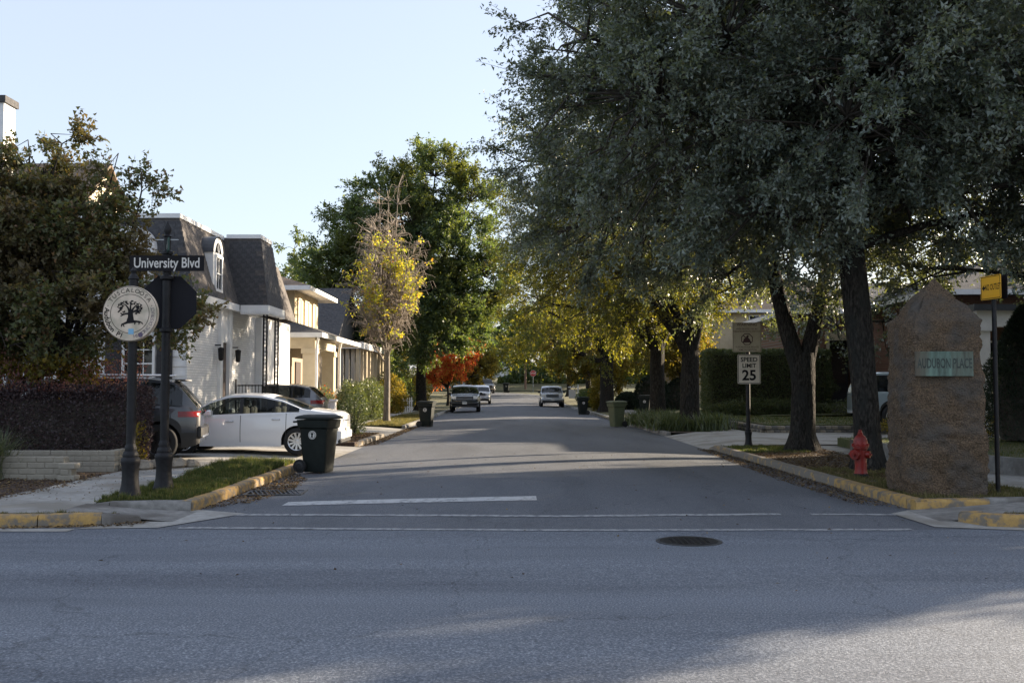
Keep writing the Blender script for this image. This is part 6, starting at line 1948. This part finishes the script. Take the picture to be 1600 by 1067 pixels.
# ---- tall cream house with chimney, behind ---------------------------------
T = thing('gabled_house', 'tall house with brown gabled roof and white chimney above the maple', 'house', (-24, 44, .2))
wbox(T, 'wall', 'cream_wall', -36, -18.9, 41.4, 50, 0, 8.3)
gable_roof(T, -36, -18.9, 41.4, 50, 8.3, 3.6, 'shingle_brown', .35, 'x', 'cream_trim')
ch = wbox(T, 'chimney', 'white_paint', -23.4, -22.0, 42.6, 43.6, 8.0, 14.0)
wbox(ch, 'chimney_cap', 'shingle_dark', -23.5, -21.9, 42.5, 43.7, 14.0, 14.3)
window_x(T, 45.5, 9.6, .8, 1.0, -18.88, 2, 2)

# ---- cream two-storey house with a porch -----------------------------------
T = thing('porch_house', 'cream two storey house with square columned porch past the white house', 'house', (-13.0, 47.5, .15))
wbox(T, 'wall', 'tan_wall', -20, -10.3, 46.2, 56, .1, 4.0)
wbox(T, 'upper_wall', 'cream_wall', -20, -9.85, 45.0, 50.4, 4.0, 6.1)
hip_roof(T, -20, -9.85, 45.0, 50.4, 6.22, 1.25, 'shingle_brown', .85)
for yw, ww in ((45.85, .62), (47.45, .95), (49.2, .62)):
    window_x(T, yw, 5.15, ww, 1.15, -9.85, 1, 1, 'cream_trim', 'curtain')
wbox(T, 'trim_board', 'cream_trim', -9.85, -9.78, 45.0, 50.4, 4.34, 4.46)
window_y(T, -10.6, 5.15, .8, 1.2, 44.99, 2, 2, 'cream_trim', sill=True)
# porch
PX, PY0, PY1 = -8.25, 42.2, 47.4
wbox(T, 'porch_floor', 'concrete', -14, PX, PY0 + .1, 52, .1, .55)
for nm, a in (('porch_beam', (-14, PX - .15, PY0 + .25, PY0 + .65, 3.35, 3.80)), ('porch_beam', (PX - .55, PX - .15, PY0 + .655, PY1, 3.35, 3.80))): wbox(T, nm, 'cream_trim', *a)
hip_roof(T, -14, PX - .1, PY0 + .1, 52.5, 4.0, 1.1, 'shingle_dark', .35, axis='y')
for (cx_, cy_) in ((PX - .40, PY0 + .45), (PX - .40, PY1 - .4), (-12.2, PY0 + .45)):
    mb = MB(); mb.b2(cx_ - .27, cx_ + .27, cy_ - .27, cy_ + .27, .55, 3.12); mb.b2(cx_ - .33, cx_ + .33, cy_ - .33, cy_ + .33, 3.12, 3.35); mb.b2(cx_ - .33, cx_ + .33, cy_ - .33, cy_ + .33, .45, .72)
    mb.build('column', 'cream_trim', T)
for (dx_, dy_) in ((PX - .05, PY0 + .05), (PX + .12, PY1 - .5)):
    mb = MB(); mb.tube([(dx_ + .1, dy_ - .05, 3.85), (dx_, dy_ + .05, 3.5), (dx_ - .02, dy_ + .08, 3.2), (dx_ - .02, dy_ + .08, .3)], .055, 8); mb.build('downspout', 'white_trim', T, smooth=True)
window_y(T, -11.4, 2.1, 1.0, 1.9, 46.19, 2, 2, 'white_trim')
wbox(T, 'front_door', 'door_dark', -10.28, -10.24, 47.2, 48.3, .55, 2.9)
for k in range(3): wbox(T, 'porch_step', 'concrete', PX + .02 + k * .32, PX + .34 + k * .32, 48.4, 50.2, .1, .52 - k * .15)

# ---- grey-roofed house with many porch posts -------------------------------
T = thing('grey_house', 'low house with steep grey shingle roof and row of porch posts', 'house', (-12.0, 60, .15))
wbox(T, 'wall', 'grey_wall', -20, -10.5, 57.5, 68, .1, 4.2)
gable_roof(T, -20, -10.5, 57.5, 68, 4.2, 3.6, 'shingle_dark', .4, 'x', 'grey_wall')
wbox(T, 'porch_roof', 'shingle_dark', -12, -8.6, 56.8, 68, 4.05, 4.25)
wbox(T, 'fascia', 'white_trim', -12, -8.54, 56.74, 56.8, 3.9, 4.27)
wbox(T, 'fascia', 'white_trim', -8.6, -8.54, 56.801, 68, 3.9, 4.27)
for k in range(8): wbox(T, 'porch_post', 'cream_trim', -8.95, -8.75, 57.0 + k * 1.5, 57.2 + k * 1.5, .5, 4.05)
wbox(T, 'porch_floor', 'concrete_dark', -12, -8.7, 56.9, 68, .1, .5)
for k in range(5): wbox(T, 'porch_curtain', 'curtain', -10.2 + k * .32, -9.98 + k * .32, 57.1, 57.16, 1.6, 3.9)

# ---- right-hand houses ------------------------------------------------------
T = thing('brick_house', 'red brick house with deep doorway seen between the near oak trunks', 'house', (18, 50, .4))
BY = 48.0
wbox(T, 'wall', 'red_brick', 13.8, 15.25, BY, BY + 9, .3, 5.2)
wbox(T, 'wall', 'red_brick', 16.55, 26, BY, BY + 9, .3, 5.2)
wbox(T, 'wall', 'red_brick', 15.251, 16.549, BY, BY + .4, 3.95, 5.2)
wbox(T, 'door_surround', 'sign_buff', 15.15, 15.30, BY - .08, BY + .3, .9, 3.95)
wbox(T, 'door_surround', 'sign_buff', 15.10, 16.65, BY - .09, BY + .3, 3.95, 4.35)
dd = wbox(T, 'door', 'shutter', 15.3, 16.5, BY + .9, BY + .95, .9, 3.95)
wbox(dd, 'door_panel', 'door_dark', 15.45, 16.35, BY + .86, BY + .9, 1.9, 3.6)
wbox(T, 'downspout', 'white_trim', 17.02, 17.12, BY - .12, BY - .01, .5, 5.1)
for k in range(4): wbox(T, 'step', 'concrete_dark', 14.9, 16.9, BY - .3 - .32 * (4 - k), BY - .01, .3 + k * .15, .45 + k * .15 - .002)
for xx in (14.3, 17.3):
    wbox(T, 'stoop_wall', 'stone_mix', xx - .55, xx + .55, BY - 1.6, BY - .02, .3, 1.35); wbox(T, 'stoop_cap', 'concrete', xx - .62, xx + .62, BY - 1.68, BY - .015, 1.352, 1.5)
window_y(T, 19.4, 2.6, 1.1, 1.9, BY - .01, 2, 2)
hip_roof(T, 13.8, 26, BY, BY + 9, 5.4, 1.8, 'shingle_dark', .6)
T = thing('portico_house', 'brick house with white square columned portico beside the stone pillar', 'house', (20, 38, .36))
wbox(T, 'wall', 'red_brick', 16.6, 30, 38.2, 46.8, .3, 5.2)
hip_roof(T, 16.6, 30, 38.2, 46.8, 5.4, 2.0, 'shingle_dark', .6)
for cx_ in (15.2, 20.5, 25.8):
    mb = MB(); mb.b2(cx_ - .19, cx_ + .19, 32.0, 32.38, .36, 3.5); mb.b2(cx_ - .26, cx_ + .26, 31.93, 32.45, 3.5, 3.64); mb.b2(cx_ - .24, cx_ + .24, 31.95, 32.43, .30, .5); mb.build('column', 'white_paint', T)
wbox(T, 'portico_beam', 'white_paint', 14.95, 26.2, 31.95, 32.42, 3.64, 4.15)
wbox(T, 'portico_beam', 'white_paint', 14.95, 15.45, 32.42, 38.15, 3.64, 4.15)
wbox(T, 'portico_roof', 'roof_metal', 14.8, 26.4, 31.8, 38.19, 4.15, 4.35)
window_y(T, 18.4, 2.5, 1.3, 1.8, 38.19, 3, 4)
window_y(T, 22.4, 2.5, 1.3, 1.8, 38.19, 3, 4)
T = thing('awning_house', 'pale yellow house with blue awning above the tall hedge', 'house', (17.5, 68, .5))
wbox(T, 'wall', 'cream_wall', 13.8, 25, 66, 75, .3, 6.6)
hip_roof(T, 13.8, 25, 66, 75, 6.8, 2.6, 'shingle_brown', .6)
mb = MB(); mb.add([(14.9, 64.2, 4.0), (19.5, 64.2, 4.0), (19.5, 66, 5.2), (14.9, 66, 5.2), (14.9, 64.2, 3.9), (19.5, 64.2, 3.9), (19.5, 66, 3.9), (14.9, 66, 3.9)], [(0, 1, 2, 3), (0, 4, 5, 1), (0, 3, 7, 4), (1, 5, 6, 2)]); mb.build('awning', 'blue_awning', T)
wbox(T, 'awning_valance', 'white_trim', 14.9, 19.5, 64.15, 64.2, 3.75, 4.0)
window_y(T, 16.2, 5.9, .9, 1.0, 65.99, 2, 2); window_y(T, 18.5, 2.6, 1.2, 1.6, 65.99, 2, 2)
T = thing('gable_house', 'house with low brown gable roof and white eaves behind hedge and round bushes', 'house', (13, 80, .5))
wbox(T, 'wall', 'tan_wall', 12.2, 20, 80, 90, .3, 4.0)
gable_roof(T, 12.2, 20, 80, 90, 4.0, 2.2, 'shingle_brown', .5, 'y', 'grey_wall')
window_y(T, 14.5, 2.4, 1.2, 1.5, 79.99, 2, 2); window_y(T, 17.5, 2.4, 1.2, 1.5, 79.99, 2, 2)
T = thing('far_house', 'pale far house on the rise at the end of the street', 'house', (-3, 185, 3.0))
wbox(T, 'wall', 'white_paint', -7, 2, 185, 194, 2.0, 7.5)
hip_roof(T, -7, 2, 185, 194, 7.6, 3.0, 'roof_metal', .6)
for xx in (-5.5, -2.5, .5): window_y(T, xx, 5.8, 1.1, 1.6, 184.99, 2, 2)
# ================================================================ HEDGES, SHRUBS, WALLS
def leafy(name, label, cat, loc, surf_pts, core, lm, leaf, extra=None, coremat='leaf_box', group=None, stems=None):
    """foliage: leaves over sampled points (pos, outward normal) on a dark inner body"""
    T = thing(name, label, cat, loc, group=group)
    g = np.random.default_rng(abs(hash(label)) % 1000 if False else len(label) * 7 + 3)
    P, N = surf_pts
    n = len(P)
    ax = N * .7 + g.normal(0, .7, P.shape) + [0, 0, .15]
    up = g.normal(0, .8, P.shape) + N * .3
    v, f = leaf_tris(P, ax, up, leaf[0] * g.uniform(.6, 1.3, n), leaf[1] * g.uniform(.7, 1.2, n), g)
    mesh_np('foliage', v, f, lm, T)
    if extra:
        P2, N2, lm2, lf2 = extra
        ax = N2 * .5 + g.normal(0, .5, P2.shape) + [0, 0, .6]
        v, f = leaf_quads(P2, ax, g.normal(0, 1, P2.shape), lf2[0] * g.uniform(.6, 1.3, len(P2)), lf2[1] * g.uniform(.7, 1.2, len(P2)))
        mesh_np('new_growth', v, f, lm2, T)
    if core: core.build('inner_branches', 'twig_dark', T)
    return T
def box_surface(x0, x1, y0, y1, z0, z1, n, seed, lump=.10, depth=.22, round_=.18):
    g = np.random.default_rng(seed)
    c = np.array([(x0 + x1) / 2, (y0 + y1) / 2, (z0 + z1) / 2]); h = np.array([(x1 - x0) / 2, (y1 - y0) / 2, (z1 - z0) / 2])
    areas = np.array([h[1] * h[2], h[1] * h[2], h[0] * h[2], h[0] * h[2], h[0] * h[1]])
    face = g.choice(5, n, p=areas / areas.sum())
    U = g.uniform(-1, 1, (n, 3))
    N = np.zeros((n, 3))
    for k, (ax, sg) in enumerate(((0, -1), (0, 1), (1, -1), (1, 1), (2, 1))):
        m = face == k
        U[m, ax] = sg; N[m, ax] = sg
    P = c + U * h
    # round the arrises
    e = np.clip((np.abs(U) - (1 - round_ / h)) / (round_ / h), 0, 1)
    P -= np.sign(U) * e ** 2 * round_ * .45 * (1 - np.abs(N))* 0 + N * (e * (1 - np.abs(N))).max(1, keepdims=True) ** 2 * round_ * .8
    wob = np.sin(P[:, 0] * 2.7 + seed) * np.sin(P[:, 2] * 3.1 + 1) * .5 + np.sin(P[:, 0] * 6.1) * np.sin(P[:, 1] * 5 + 2) * .35 + np.sin(P[:, 2] * 8 + P[:, 0] * 4) * .25
    P = P + N * (wob * lump)[:, None] - N * (g.uniform(0, 1, (n, 1)) ** 2 * depth)
    return P, N
def ball_surface(c, r, n, seed, lump=.06, depth=.15, zmin=None):
    g = np.random.default_rng(seed)
    N = norm(g.normal(0, 1, (n, 3)))
    r = np.array(r, float) * np.ones(3)
    k = 1 + lump * (np.sin(N[:, 0] * 7 + seed) * np.sin(N[:, 2] * 6) + np.sin(N[:, 1] * 9 + N[:, 0] * 5))
    P = np.array(c) + N * r * (k * (1 - depth * g.uniform(0, 1, n) ** 2))[:, None]
    if zmin is not None:
        m = P[:, 2] > zmin
        P, N = P[m], N[m]
    return P, N
# purple hedge by the planter
P, N = box_surface(-16.5, -7.22, 19.25, 20.15, .15, 1.72, 70000, 5, .10, .30)
g = np.random.default_rng(9)
x = g.uniform(-16.5, -7.3, 9000); P2 = np.c_[x, g.uniform(19.25, 20.15, 9000), 1.60 + g.uniform(0, 1, 9000) ** 1.6 * .52 * (1 + .45 * np.sin(x * 3) + .3 * np.sin(x * 7.3))]
mb = MB(); mb.b2(-16.3, -7.5, 19.5, 20.0, .13, 1.45)
leafy('hedge', 'dark purple hedge with pinkish new tips behind the brick planter', 'hedge', (-11.5, 19.8, .13), (P, N), mb, 'leaf_purple', (.055, .034), (P2, np.tile([[0, 0, 1.]], (9000, 1)), 'leaf_pink', (.055, .028)))
g = np.random.default_rng(10)
P2 = np.c_[g.uniform(-7.30, -7.14, 700), g.uniform(19.0, 19.6, 700), .14 + g.uniform(0, 1, 700) ** 2.2 * .9]
leafy('groundcover_plant', 'yellowish leafy plant at the hedge end beside the post', 'plant', (-7.3, 19.4, .13), (P2, np.tile([[.3, -.4, .6]], (700, 1))), None, 'leaf_yellow_green', (.06, .04))
# tall clipped hedge on the far side of the right-hand lawn
P, N = box_surface(8.95, 14.6, 45.4, 47.2, .4, 3.42, 60000, 6, .06, .25)
mb = MB(); mb.b2(9.2, 14.4, 45.7, 47.0, .4, 3.15)
leafy('hedge', 'tall clipped green hedge behind the speed limit sign', 'hedge', (11.5, 46.3, .4), (P, N), mb, 'leaf_box', (.085, .05))
# clipped round bushes
for i, (c, r, lab) in enumerate((((9.0, 64.0, 1.1), (1.15, 1.1, 1.35), 'larger clipped round bush beside the dark wheeled bin'), ((10.2, 60.5, 1.0), (1.0, 1.0, 1.25), 'smaller clipped round bush behind the slim oak trunk'),
                                 ((8.0, 68.5, .6), (.9, .9, .75), 'low dark round bush behind the olive bin'))):
    P, N = ball_surface(c, r, 11000, 30 + i, .03, .12, .15)
    mb = MB(); mb.lathe([(.05, -.95 * r[2]), (r[0] * .6, -.7 * r[2]), (r[0] * .86, 0), (r[0] * .6, .65 * r[2]), (.05, .86 * r[2])], c, 14)
    leafy('round_bush', lab, 'bush', (c[0], c[1], .3), (P, N), mb, 'leaf_cypress', (.10, .06), group='clipped round bushes')
# conifer at the right edge
g = np.random.default_rng(77)
n = 26000
t = g.uniform(0, 1, n) ** .7; az = g.uniform(0, 2 * PI, n)
rad = 1.05 * np.sin(np.clip((1 - t) * 1.25 + .06, 0, 1) * PI / 2) * (1 + .10 * np.sin(az * 5 + t * 14)) * (1 - .28 * g.uniform(0, 1, n) ** 2)
N = np.c_[np.cos(az), np.sin(az), np.full(n, .35)]
P = np.c_[12.75 + rad * np.cos(az), 24.6 + rad * np.sin(az), .4 + t * 3.3]
mb = MB(); mb.lathe([(.65, .3), (.72, 1.2), (.5, 2.4), (.1, 3.4)], (12.75, 24.6, .1), 12)
leafy('conifer_shrub', 'dark conical conifer shrub near the portico', 'shrub', (12.75, 24.6, .36), (P, N), mb, 'leaf_cypress', (.10, .030))
# shrubs in front of the porches
SH = 'garden shrubs in front of the porches'
for i, (c, r, n, lm, lf, lab) in enumerate((
        ((-7.0, 43.2, .9), (.7, .8, 1.0), 6000, 'leaf_box', (.11, .055), 'tall loose green shrub before the porch columns'),
        ((-6.75, 47.2, .9), (.9, 1.2, 1.0), 8000, 'leaf_box', (.10, .05), 'dark bushy shrub right of the porch'),
        ((-5.2, 33.0, .75), (.42, .45, .72), 2600, 'leaf_box', (.07, .04), 'small dark leafy shrub behind the white sedan tail'),
        ((-7.4, 38.9, .9), (.5, .45, .8), 2200, 'leaf_green', (.08, .04), 'shrub with red flowers beside the white pedestal'),
        ((-7.6, 53.0, 1.0), (.9, 1.6, 1.1), 7000, 'leaf_box', (.11, .06), 'dark rounded shrub before the porch posts'),
        ((-7.2, 60.0, 1.1), (.8, 1.8, 1.2), 6000, 'leaf_yellow_green', (.14, .08), 'yellow green shrub behind the half bare tree'),
        ((-7.7, 66.0, 1.4), (1.2, 1.6, 1.7), 6000, 'leaf_green', (.15, .09), 'tall green shrub left of the shade tree trunk'),
        ((-7.6, 75.0, 1.3), (1.4, 2.0, 1.5), 6000, 'leaf_yellow_green', (.17, .10), 'yellowish bush right of the shade tree trunk'),
        ((-8.5, 28.9, .6), (.3, .5, .5), 1500, 'leaf_box', (.06, .035), 'small bush at the foot of the white brick wall'),
        ((5.9, 77.5, .7), (.8, 1.4, .8), 5000, 'leaf_green', (.15, .08), 'low bush beneath the white yard sign'),
        ((5.9, 66.5, 1.1), (.7, .8, 1.3), 5000, 'leaf_yellow_green', (.14, .08), 'ivy like bush at the thick oak trunk'),
        ((14.3, 46.2, 1.75), (.75, .5, .5), 3500, 'leaf_box', (.08, .05), 'potted greenery on the near stoop wall of the brick house'),
        ((17.3, 46.2, 1.75), (.7, .5, .45), 3500, 'leaf_box', (.08, .05), 'potted greenery on the second stoop wall of the brick house'),
        ((15.7, 43.6, .8), (1.8, .6, .5), 5000, 'leaf_box', (.08, .05), 'low planting before the brick house steps'),
        ((11.5, 44.7, .75), (2.6, .35, .4), 6000, 'leaf_box', (.10, .05), 'low leafy border along the foot of the tall hedge'),
        ((13.2, 29.3, .55), (2.6, .5, .3), 5000, 'leaf_yellow_green', (.10, .03), 'low grassy border before the portico'))):
    P, N = ball_surface(c, r, n, 50 + i, .12, .55, .13)
    ex = None
    if 'red flowers' in lab:
        P2, N2 = ball_surface(c, [q * 1.02 for q in r], 90, 99); ex = (P2, N2, 'leaf_red', (.09, .08))
    mb = MB()
    for k in range(7):
        a = k * 2.4
        mb.tube([(c[0], c[1], .1), (c[0] + r[0] * .3 * math.cos(a), c[1] + r[1] * .3 * math.sin(a), c[2]), (c[0] + r[0] * .7 * math.cos(a), c[1] + r[1] * .7 * math.sin(a), c[2] + r[2] * .5)], [.03, .02, .008], 5)
    leafy('shrub', lab, 'shrub', (c[0], c[1], .14), (P, N), mb, lm, lf, ex, group=SH)
# far dark undergrowth that closes the street end
g = np.random.default_rng(70)
n = 26000
x = g.uniform(-34, 40, n)
P = np.c_[x, 151 + g.uniform(-3, 5, n) + .02 * (x - 5) ** 2 * .1, 1.9 + g.uniform(0, 1, n) ** .8 * (2.6 + 1.2 * np.sin(x * .5) + .8 * np.sin(x * 1.3))]
P = P[~((P[:, 0] > -6.5) & (P[:, 0] < -2.0) & (P[:, 2] > 1.9))]
v, f = leaf_quads(P, g.normal(0, 1, P.shape), g.normal(0, 1, P.shape), np.full(len(P), .55), np.full(len(P), .36))
o = mesh_np('undergrowth', v, f, 'leaf_green'); tag(o, 'dark undergrowth along the far bank', 'undergrowth', kind='stuff')

# strappy plants at the oak feet and the ornamental grass by the planter
def strappy(name, label, c, n, L, w, mat, seed, spread, rx, ry, cat='plant', group=None):
    g = np.random.default_rng(seed)
    T = thing(name, label, cat, c, group=group)
    P = np.c_[g.normal(0, rx, n), g.normal(0, ry, n), np.zeros(n)] + np.array(c)
    az = g.uniform(0, 2 * PI, n)
    d = np.c_[np.cos(az), np.sin(az), np.zeros(n)]
    ln = L * g.uniform(.5, 1.15, n)[:, None]
    sp = spread * g.uniform(.15, 1, n)[:, None]
    side = np.c_[-np.sin(az), np.cos(az), np.zeros(n)] * w / 2
    K = 5
    vs = []
    for i in range(K):
        u = i / (K - 1)
        p = P + d * ln * sp * u ** 1.5 + np.array([0, 0, 1.]) * ln * (u - .42 * sp * u ** 2.4)
        k = (1 - u) ** .6 if i else .7
        vs += [p - side * k, p + side * k]
    v = np.stack(vs, 1).reshape(-1, 3)
    b = (np.arange(n) * 2 * K)[:, None]
    f = np.concatenate([np.concatenate([b + 2 * i, b + 2 * i + 1, b + 2 * i + 3, b + 2 * i + 2], 1) for i in range(K - 1)], 0)
    mesh_np('blades', v, f, mat, T)
    return T
strappy('ornamental_grass', 'blue green arching ornamental grass clump beside the brick planter', (-9.05, 17.0, .13), 1300, 1.0, .016, 'blade_blue', 81, .95, .18, .16)
ST = 'strappy plants round the oaks'
k = 0
for (x, y, lab) in ((5.75, 36.0, 'strappy plant clump at the curb side of the hedge oak'), (6.9, 35.6, 'strappy plant clump in front of the hedge oak'), (7.4, 36.6, 'strappy plant clump on the lawn side of the hedge oak'), (5.7, 38.0, 'strappy plant clump behind the hedge oak near the curb'),
                    (5.6, 40.3, 'strappy plant clump between the two oaks'), (6.4, 41.6, 'strappy plant clump in front of the slim oak'), (5.5, 42.2, 'strappy plant clump at the curb side of the slim oak'), (7.1, 39.3, 'strappy plant clump between the oaks on the walk side')):
    strappy('strappy_plant', lab, (x, y, .13), 420, .75, .045, 'leaf_box', 90 + k, .9, .32, .3, group=ST); k += 1

# painted brick planter: every brick is a piece
T = thing('brick_planter', 'low cream painted brick planter wall in two steps under the hedge', 'planter', (-8.4, 17.9, .1))
BR = MB(); BR.bevbox((0, 0, 0), (.29, .19, .092), .008)
bme = BR.mesh('brick'); bme.materials.append(MATS['planter_paint'])
BRh = MB(); BRh.bevbox((0, 0, 0), (.14, .19, .092), .008)
bmh = BRh.mesh('brick'); bmh.materials.append(MATS['planter_paint'])
rngp = random.Random(3)
cores = MB()
def brick_wall(ax, ay, bx, by, z0, courses, mat=None):
    L_ = math.hypot(bx - ax, by - ay); a = math.atan2(by - ay, bx - ax)
    for c in range(courses):
        s = 0.0 if c % 2 == 0 else -.15
        while s < L_ - .02:
            s0, s1 = max(0, s), min(L_, s + .30)
            s += .30
            if s1 - s0 < .1: continue
            full = s1 - s0 > .22
            m = (s0 + s1) / 2
            o = bpy.data.objects.new('brick', bme if full else bmh); link(o, T)
            o.location = Vector((ax + math.cos(a) * m, ay + math.sin(a) * m, z0 + .05 + c * .10)) - T.location + Vector((rngp.uniform(-.004, .004), rngp.uniform(-.004, .004), 0))
            o.rotation_euler = (0, 0, a + rngp.uniform(-.008, .008))
    cores.box(((ax + bx) / 2, (ay + by) / 2, z0 + courses * .05 - .004), (L_ - .05, .165, courses * .10 - .02), rz=a)
brick_wall(-10.6, 17.1, -7.55, 17.0, .12, 4)
brick_wall(-7.57, 16.86, -7.35, 16.84, .12, 3)
brick_wall(-10.8, 18.62, -7.35, 18.6, .12, 4)
brick_wall(-7.45, 18.75, -7.45, 19.6, .12, 4)
cores.build('mortar_core', 'planter_paint', T)
# rocks beside the planter
for i, (x, y, r) in enumerate(((-7.15, 18.7, .16), (-6.95, 18.9, .20), (-6.75, 19.15, .22), (-6.5, 19.35, .20), (-6.28, 19.55, .16), (-6.9, 19.35, .17))):
    mb = MB(); g = random.Random(i)
    mb.lathe([(r * .7, -.02), (r, r * .2), (r * .85, r * .6), (r * .35, r * .85)], (0, 0, 0), 9)
    mb.v = [(a * g.uniform(.8, 1.25), b * g.uniform(.7, 1.1), c * g.uniform(.8, 1.2)) for a, b, c in mb.v]
    o = mb.build('edging_rock', 'stone_mix', None); o.location = (x, y, .14)
    tag(o, ['rock touching the end of the brick planter', 'second tan rock from the planter end', 'third tan rock from the planter end', 'fourth tan rock from the planter end', 'last small tan rock of the row by the sign post', 'tan rock behind the row beside the planter'][i], 'rock', 'rocks edging the planting bed')
# stone retaining wall around the right-hand lawn: every near stone is a piece
T = thing('stone_wall', 'low stacked stone wall edging the lawn before the tall hedge', 'wall', (8.7, 36, .1))
sm = []
for i in range(5):
    q = MB(); q.bevbox((0, 0, 0), (.30 - .03 * i, .22, .13), .03); me = q.mesh('stone'); me.materials.append(MATS['stone_mix' if i % 2 else 'stone_dark']); sm.append(me)
core = MB()
def stone_run(ax, ay, bx, by, z0, courses):
    L_ = math.hypot(bx - ax, by - ay); a = math.atan2(by - ay, bx - ax)
    for c in range(courses):
        s = rngp.uniform(-.1, 0)
        while s < L_:
            i = rngp.randrange(5); w = .31 - .03 * i
            m = s + w / 2
            o = bpy.data.objects.new('stone', sm[i]); link(o, T)
            o.location = Vector((ax + math.cos(a) * m, ay + math.sin(a) * m, z0 + .07 + c * .14)) - T.location + Vector((rngp.uniform(-.02, .02), rngp.uniform(-.02, .02), 0))
            o.rotation_euler = (rngp.uniform(-.04, .04), rngp.uniform(-.04, .04), a + rngp.uniform(-.05, .05))
            s += w
    core.box(((ax + bx) / 2, (ay + by) / 2, z0 + courses * .07 - .01), (L_, .17, courses * .14 - .04), rz=a)
stone_run(8.62, 33.72, 14.5, 34.0, .12, 2)
stone_run(8.60, 43.0, 8.55, 33.85, .12, 2)
core.build('wall_core', 'stone_dark', T)
# low concrete wall round the lawn beside the pillar
T = thing('low_wall', 'low weathered concrete lawn wall behind the hydrant and pillar', 'wall', (9.0, 19, .1))
pts = [(8.38, 24.2), (8.50, 22.3), (8.68, 20.4), (8.95, 18.7), (9.35, 17.2), (10.3, 16.1), (12.0, 15.75), (15.0, 15.7), (20, 15.7)]
for a, b in zip(pts[:-1], pts[1:]):
    mb = sweep_section([(b[0], b[1]), ((a[0] + b[0]) / 2, (a[1] + b[1]) / 2), (a[0] + (b[0] - a[0]) * .006, a[1] + (b[1] - a[1]) * .006)], .2, .32, .11)
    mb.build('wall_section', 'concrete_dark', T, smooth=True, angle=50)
# white pedestal by the drive, pumpkins on the porch, porch planters
T = thing('garden_pedestal', 'white square pedestal beside the red flowers', 'pedestal', (-7.0, 38.55, .14))
mb = MB(); mb.bevbox((0, 0, .5), (.36, .36, 1.0), .02); mb.build('shaft', 'white_paint', T, local=True)
mb = MB(); mb.bevbox((0, 0, 1.04), (.46, .46, .09), .02); mb.build('cap', 'white_trim', T, local=True)
for i, (x, y, z, r, lab) in enumerate(((-8.9, 49.4, .98, .26, 'larger orange pumpkin on the porch edge'), (-8.75, 50.6, .92, .22, 'smaller orange pumpkin on the porch edge'))):
    T = thing('pumpkin', lab, 'pumpkin', (x, y, .55), group='pumpkins on the porch')
    mb = MB(); mb.lathe([(r * .3, 0), (r * .8, r * .15), (r, r * .7), (r * .85, r * 1.25), (r * .25, r * 1.45)], (0, 0, .3 * i + .2), 24, fl=.06, nf=8); mb.build('fruit', 'pumpkin', T, smooth=True, local=True)
    mb = MB(); mb.tube([(0, 0, r * 1.4 + .2 + .3 * i), (.03, 0, r * 1.75 + .2 + .3 * i)], [.03, .02], 6); mb.build('stem', 'bark_grey', T, local=True)
    mb = MB(); mb.lathe([(.16, 0), (.2, .02), (.2, .19 + .3 * i)], n=12); mb.build('stand', 'concrete', T, local=True)
# picket fence glimpsed past the half-bare tree
T = thing('picket_fence', 'white picket fence piece beside the shade tree trunk', 'fence', (-7.2, 62.0, .15))
for k in range(13):
    mb = MB(); mb.prism([(-.04, -.012), (.04, -.012), (.04, .012), (-.04, .012)], 0, .85); mb.add([(-.04, -.012, .85), (.04, -.012, .85), (.04, .012, .85), (-.04, .012, .85), (0, 0, .95)], [(0, 1, 4), (1, 2, 4), (2, 3, 4), (3, 0, 4)])
    o = mb.build('picket', 'white_trim', T, local=True); o.location = (.13 * k - .6, 0, 0)
for z in (.3, .7):
    mb = MB(); mb.box((.18, .03, z), (1.75, .03, .07)); mb.build('rail', 'white_trim', T, local=True)
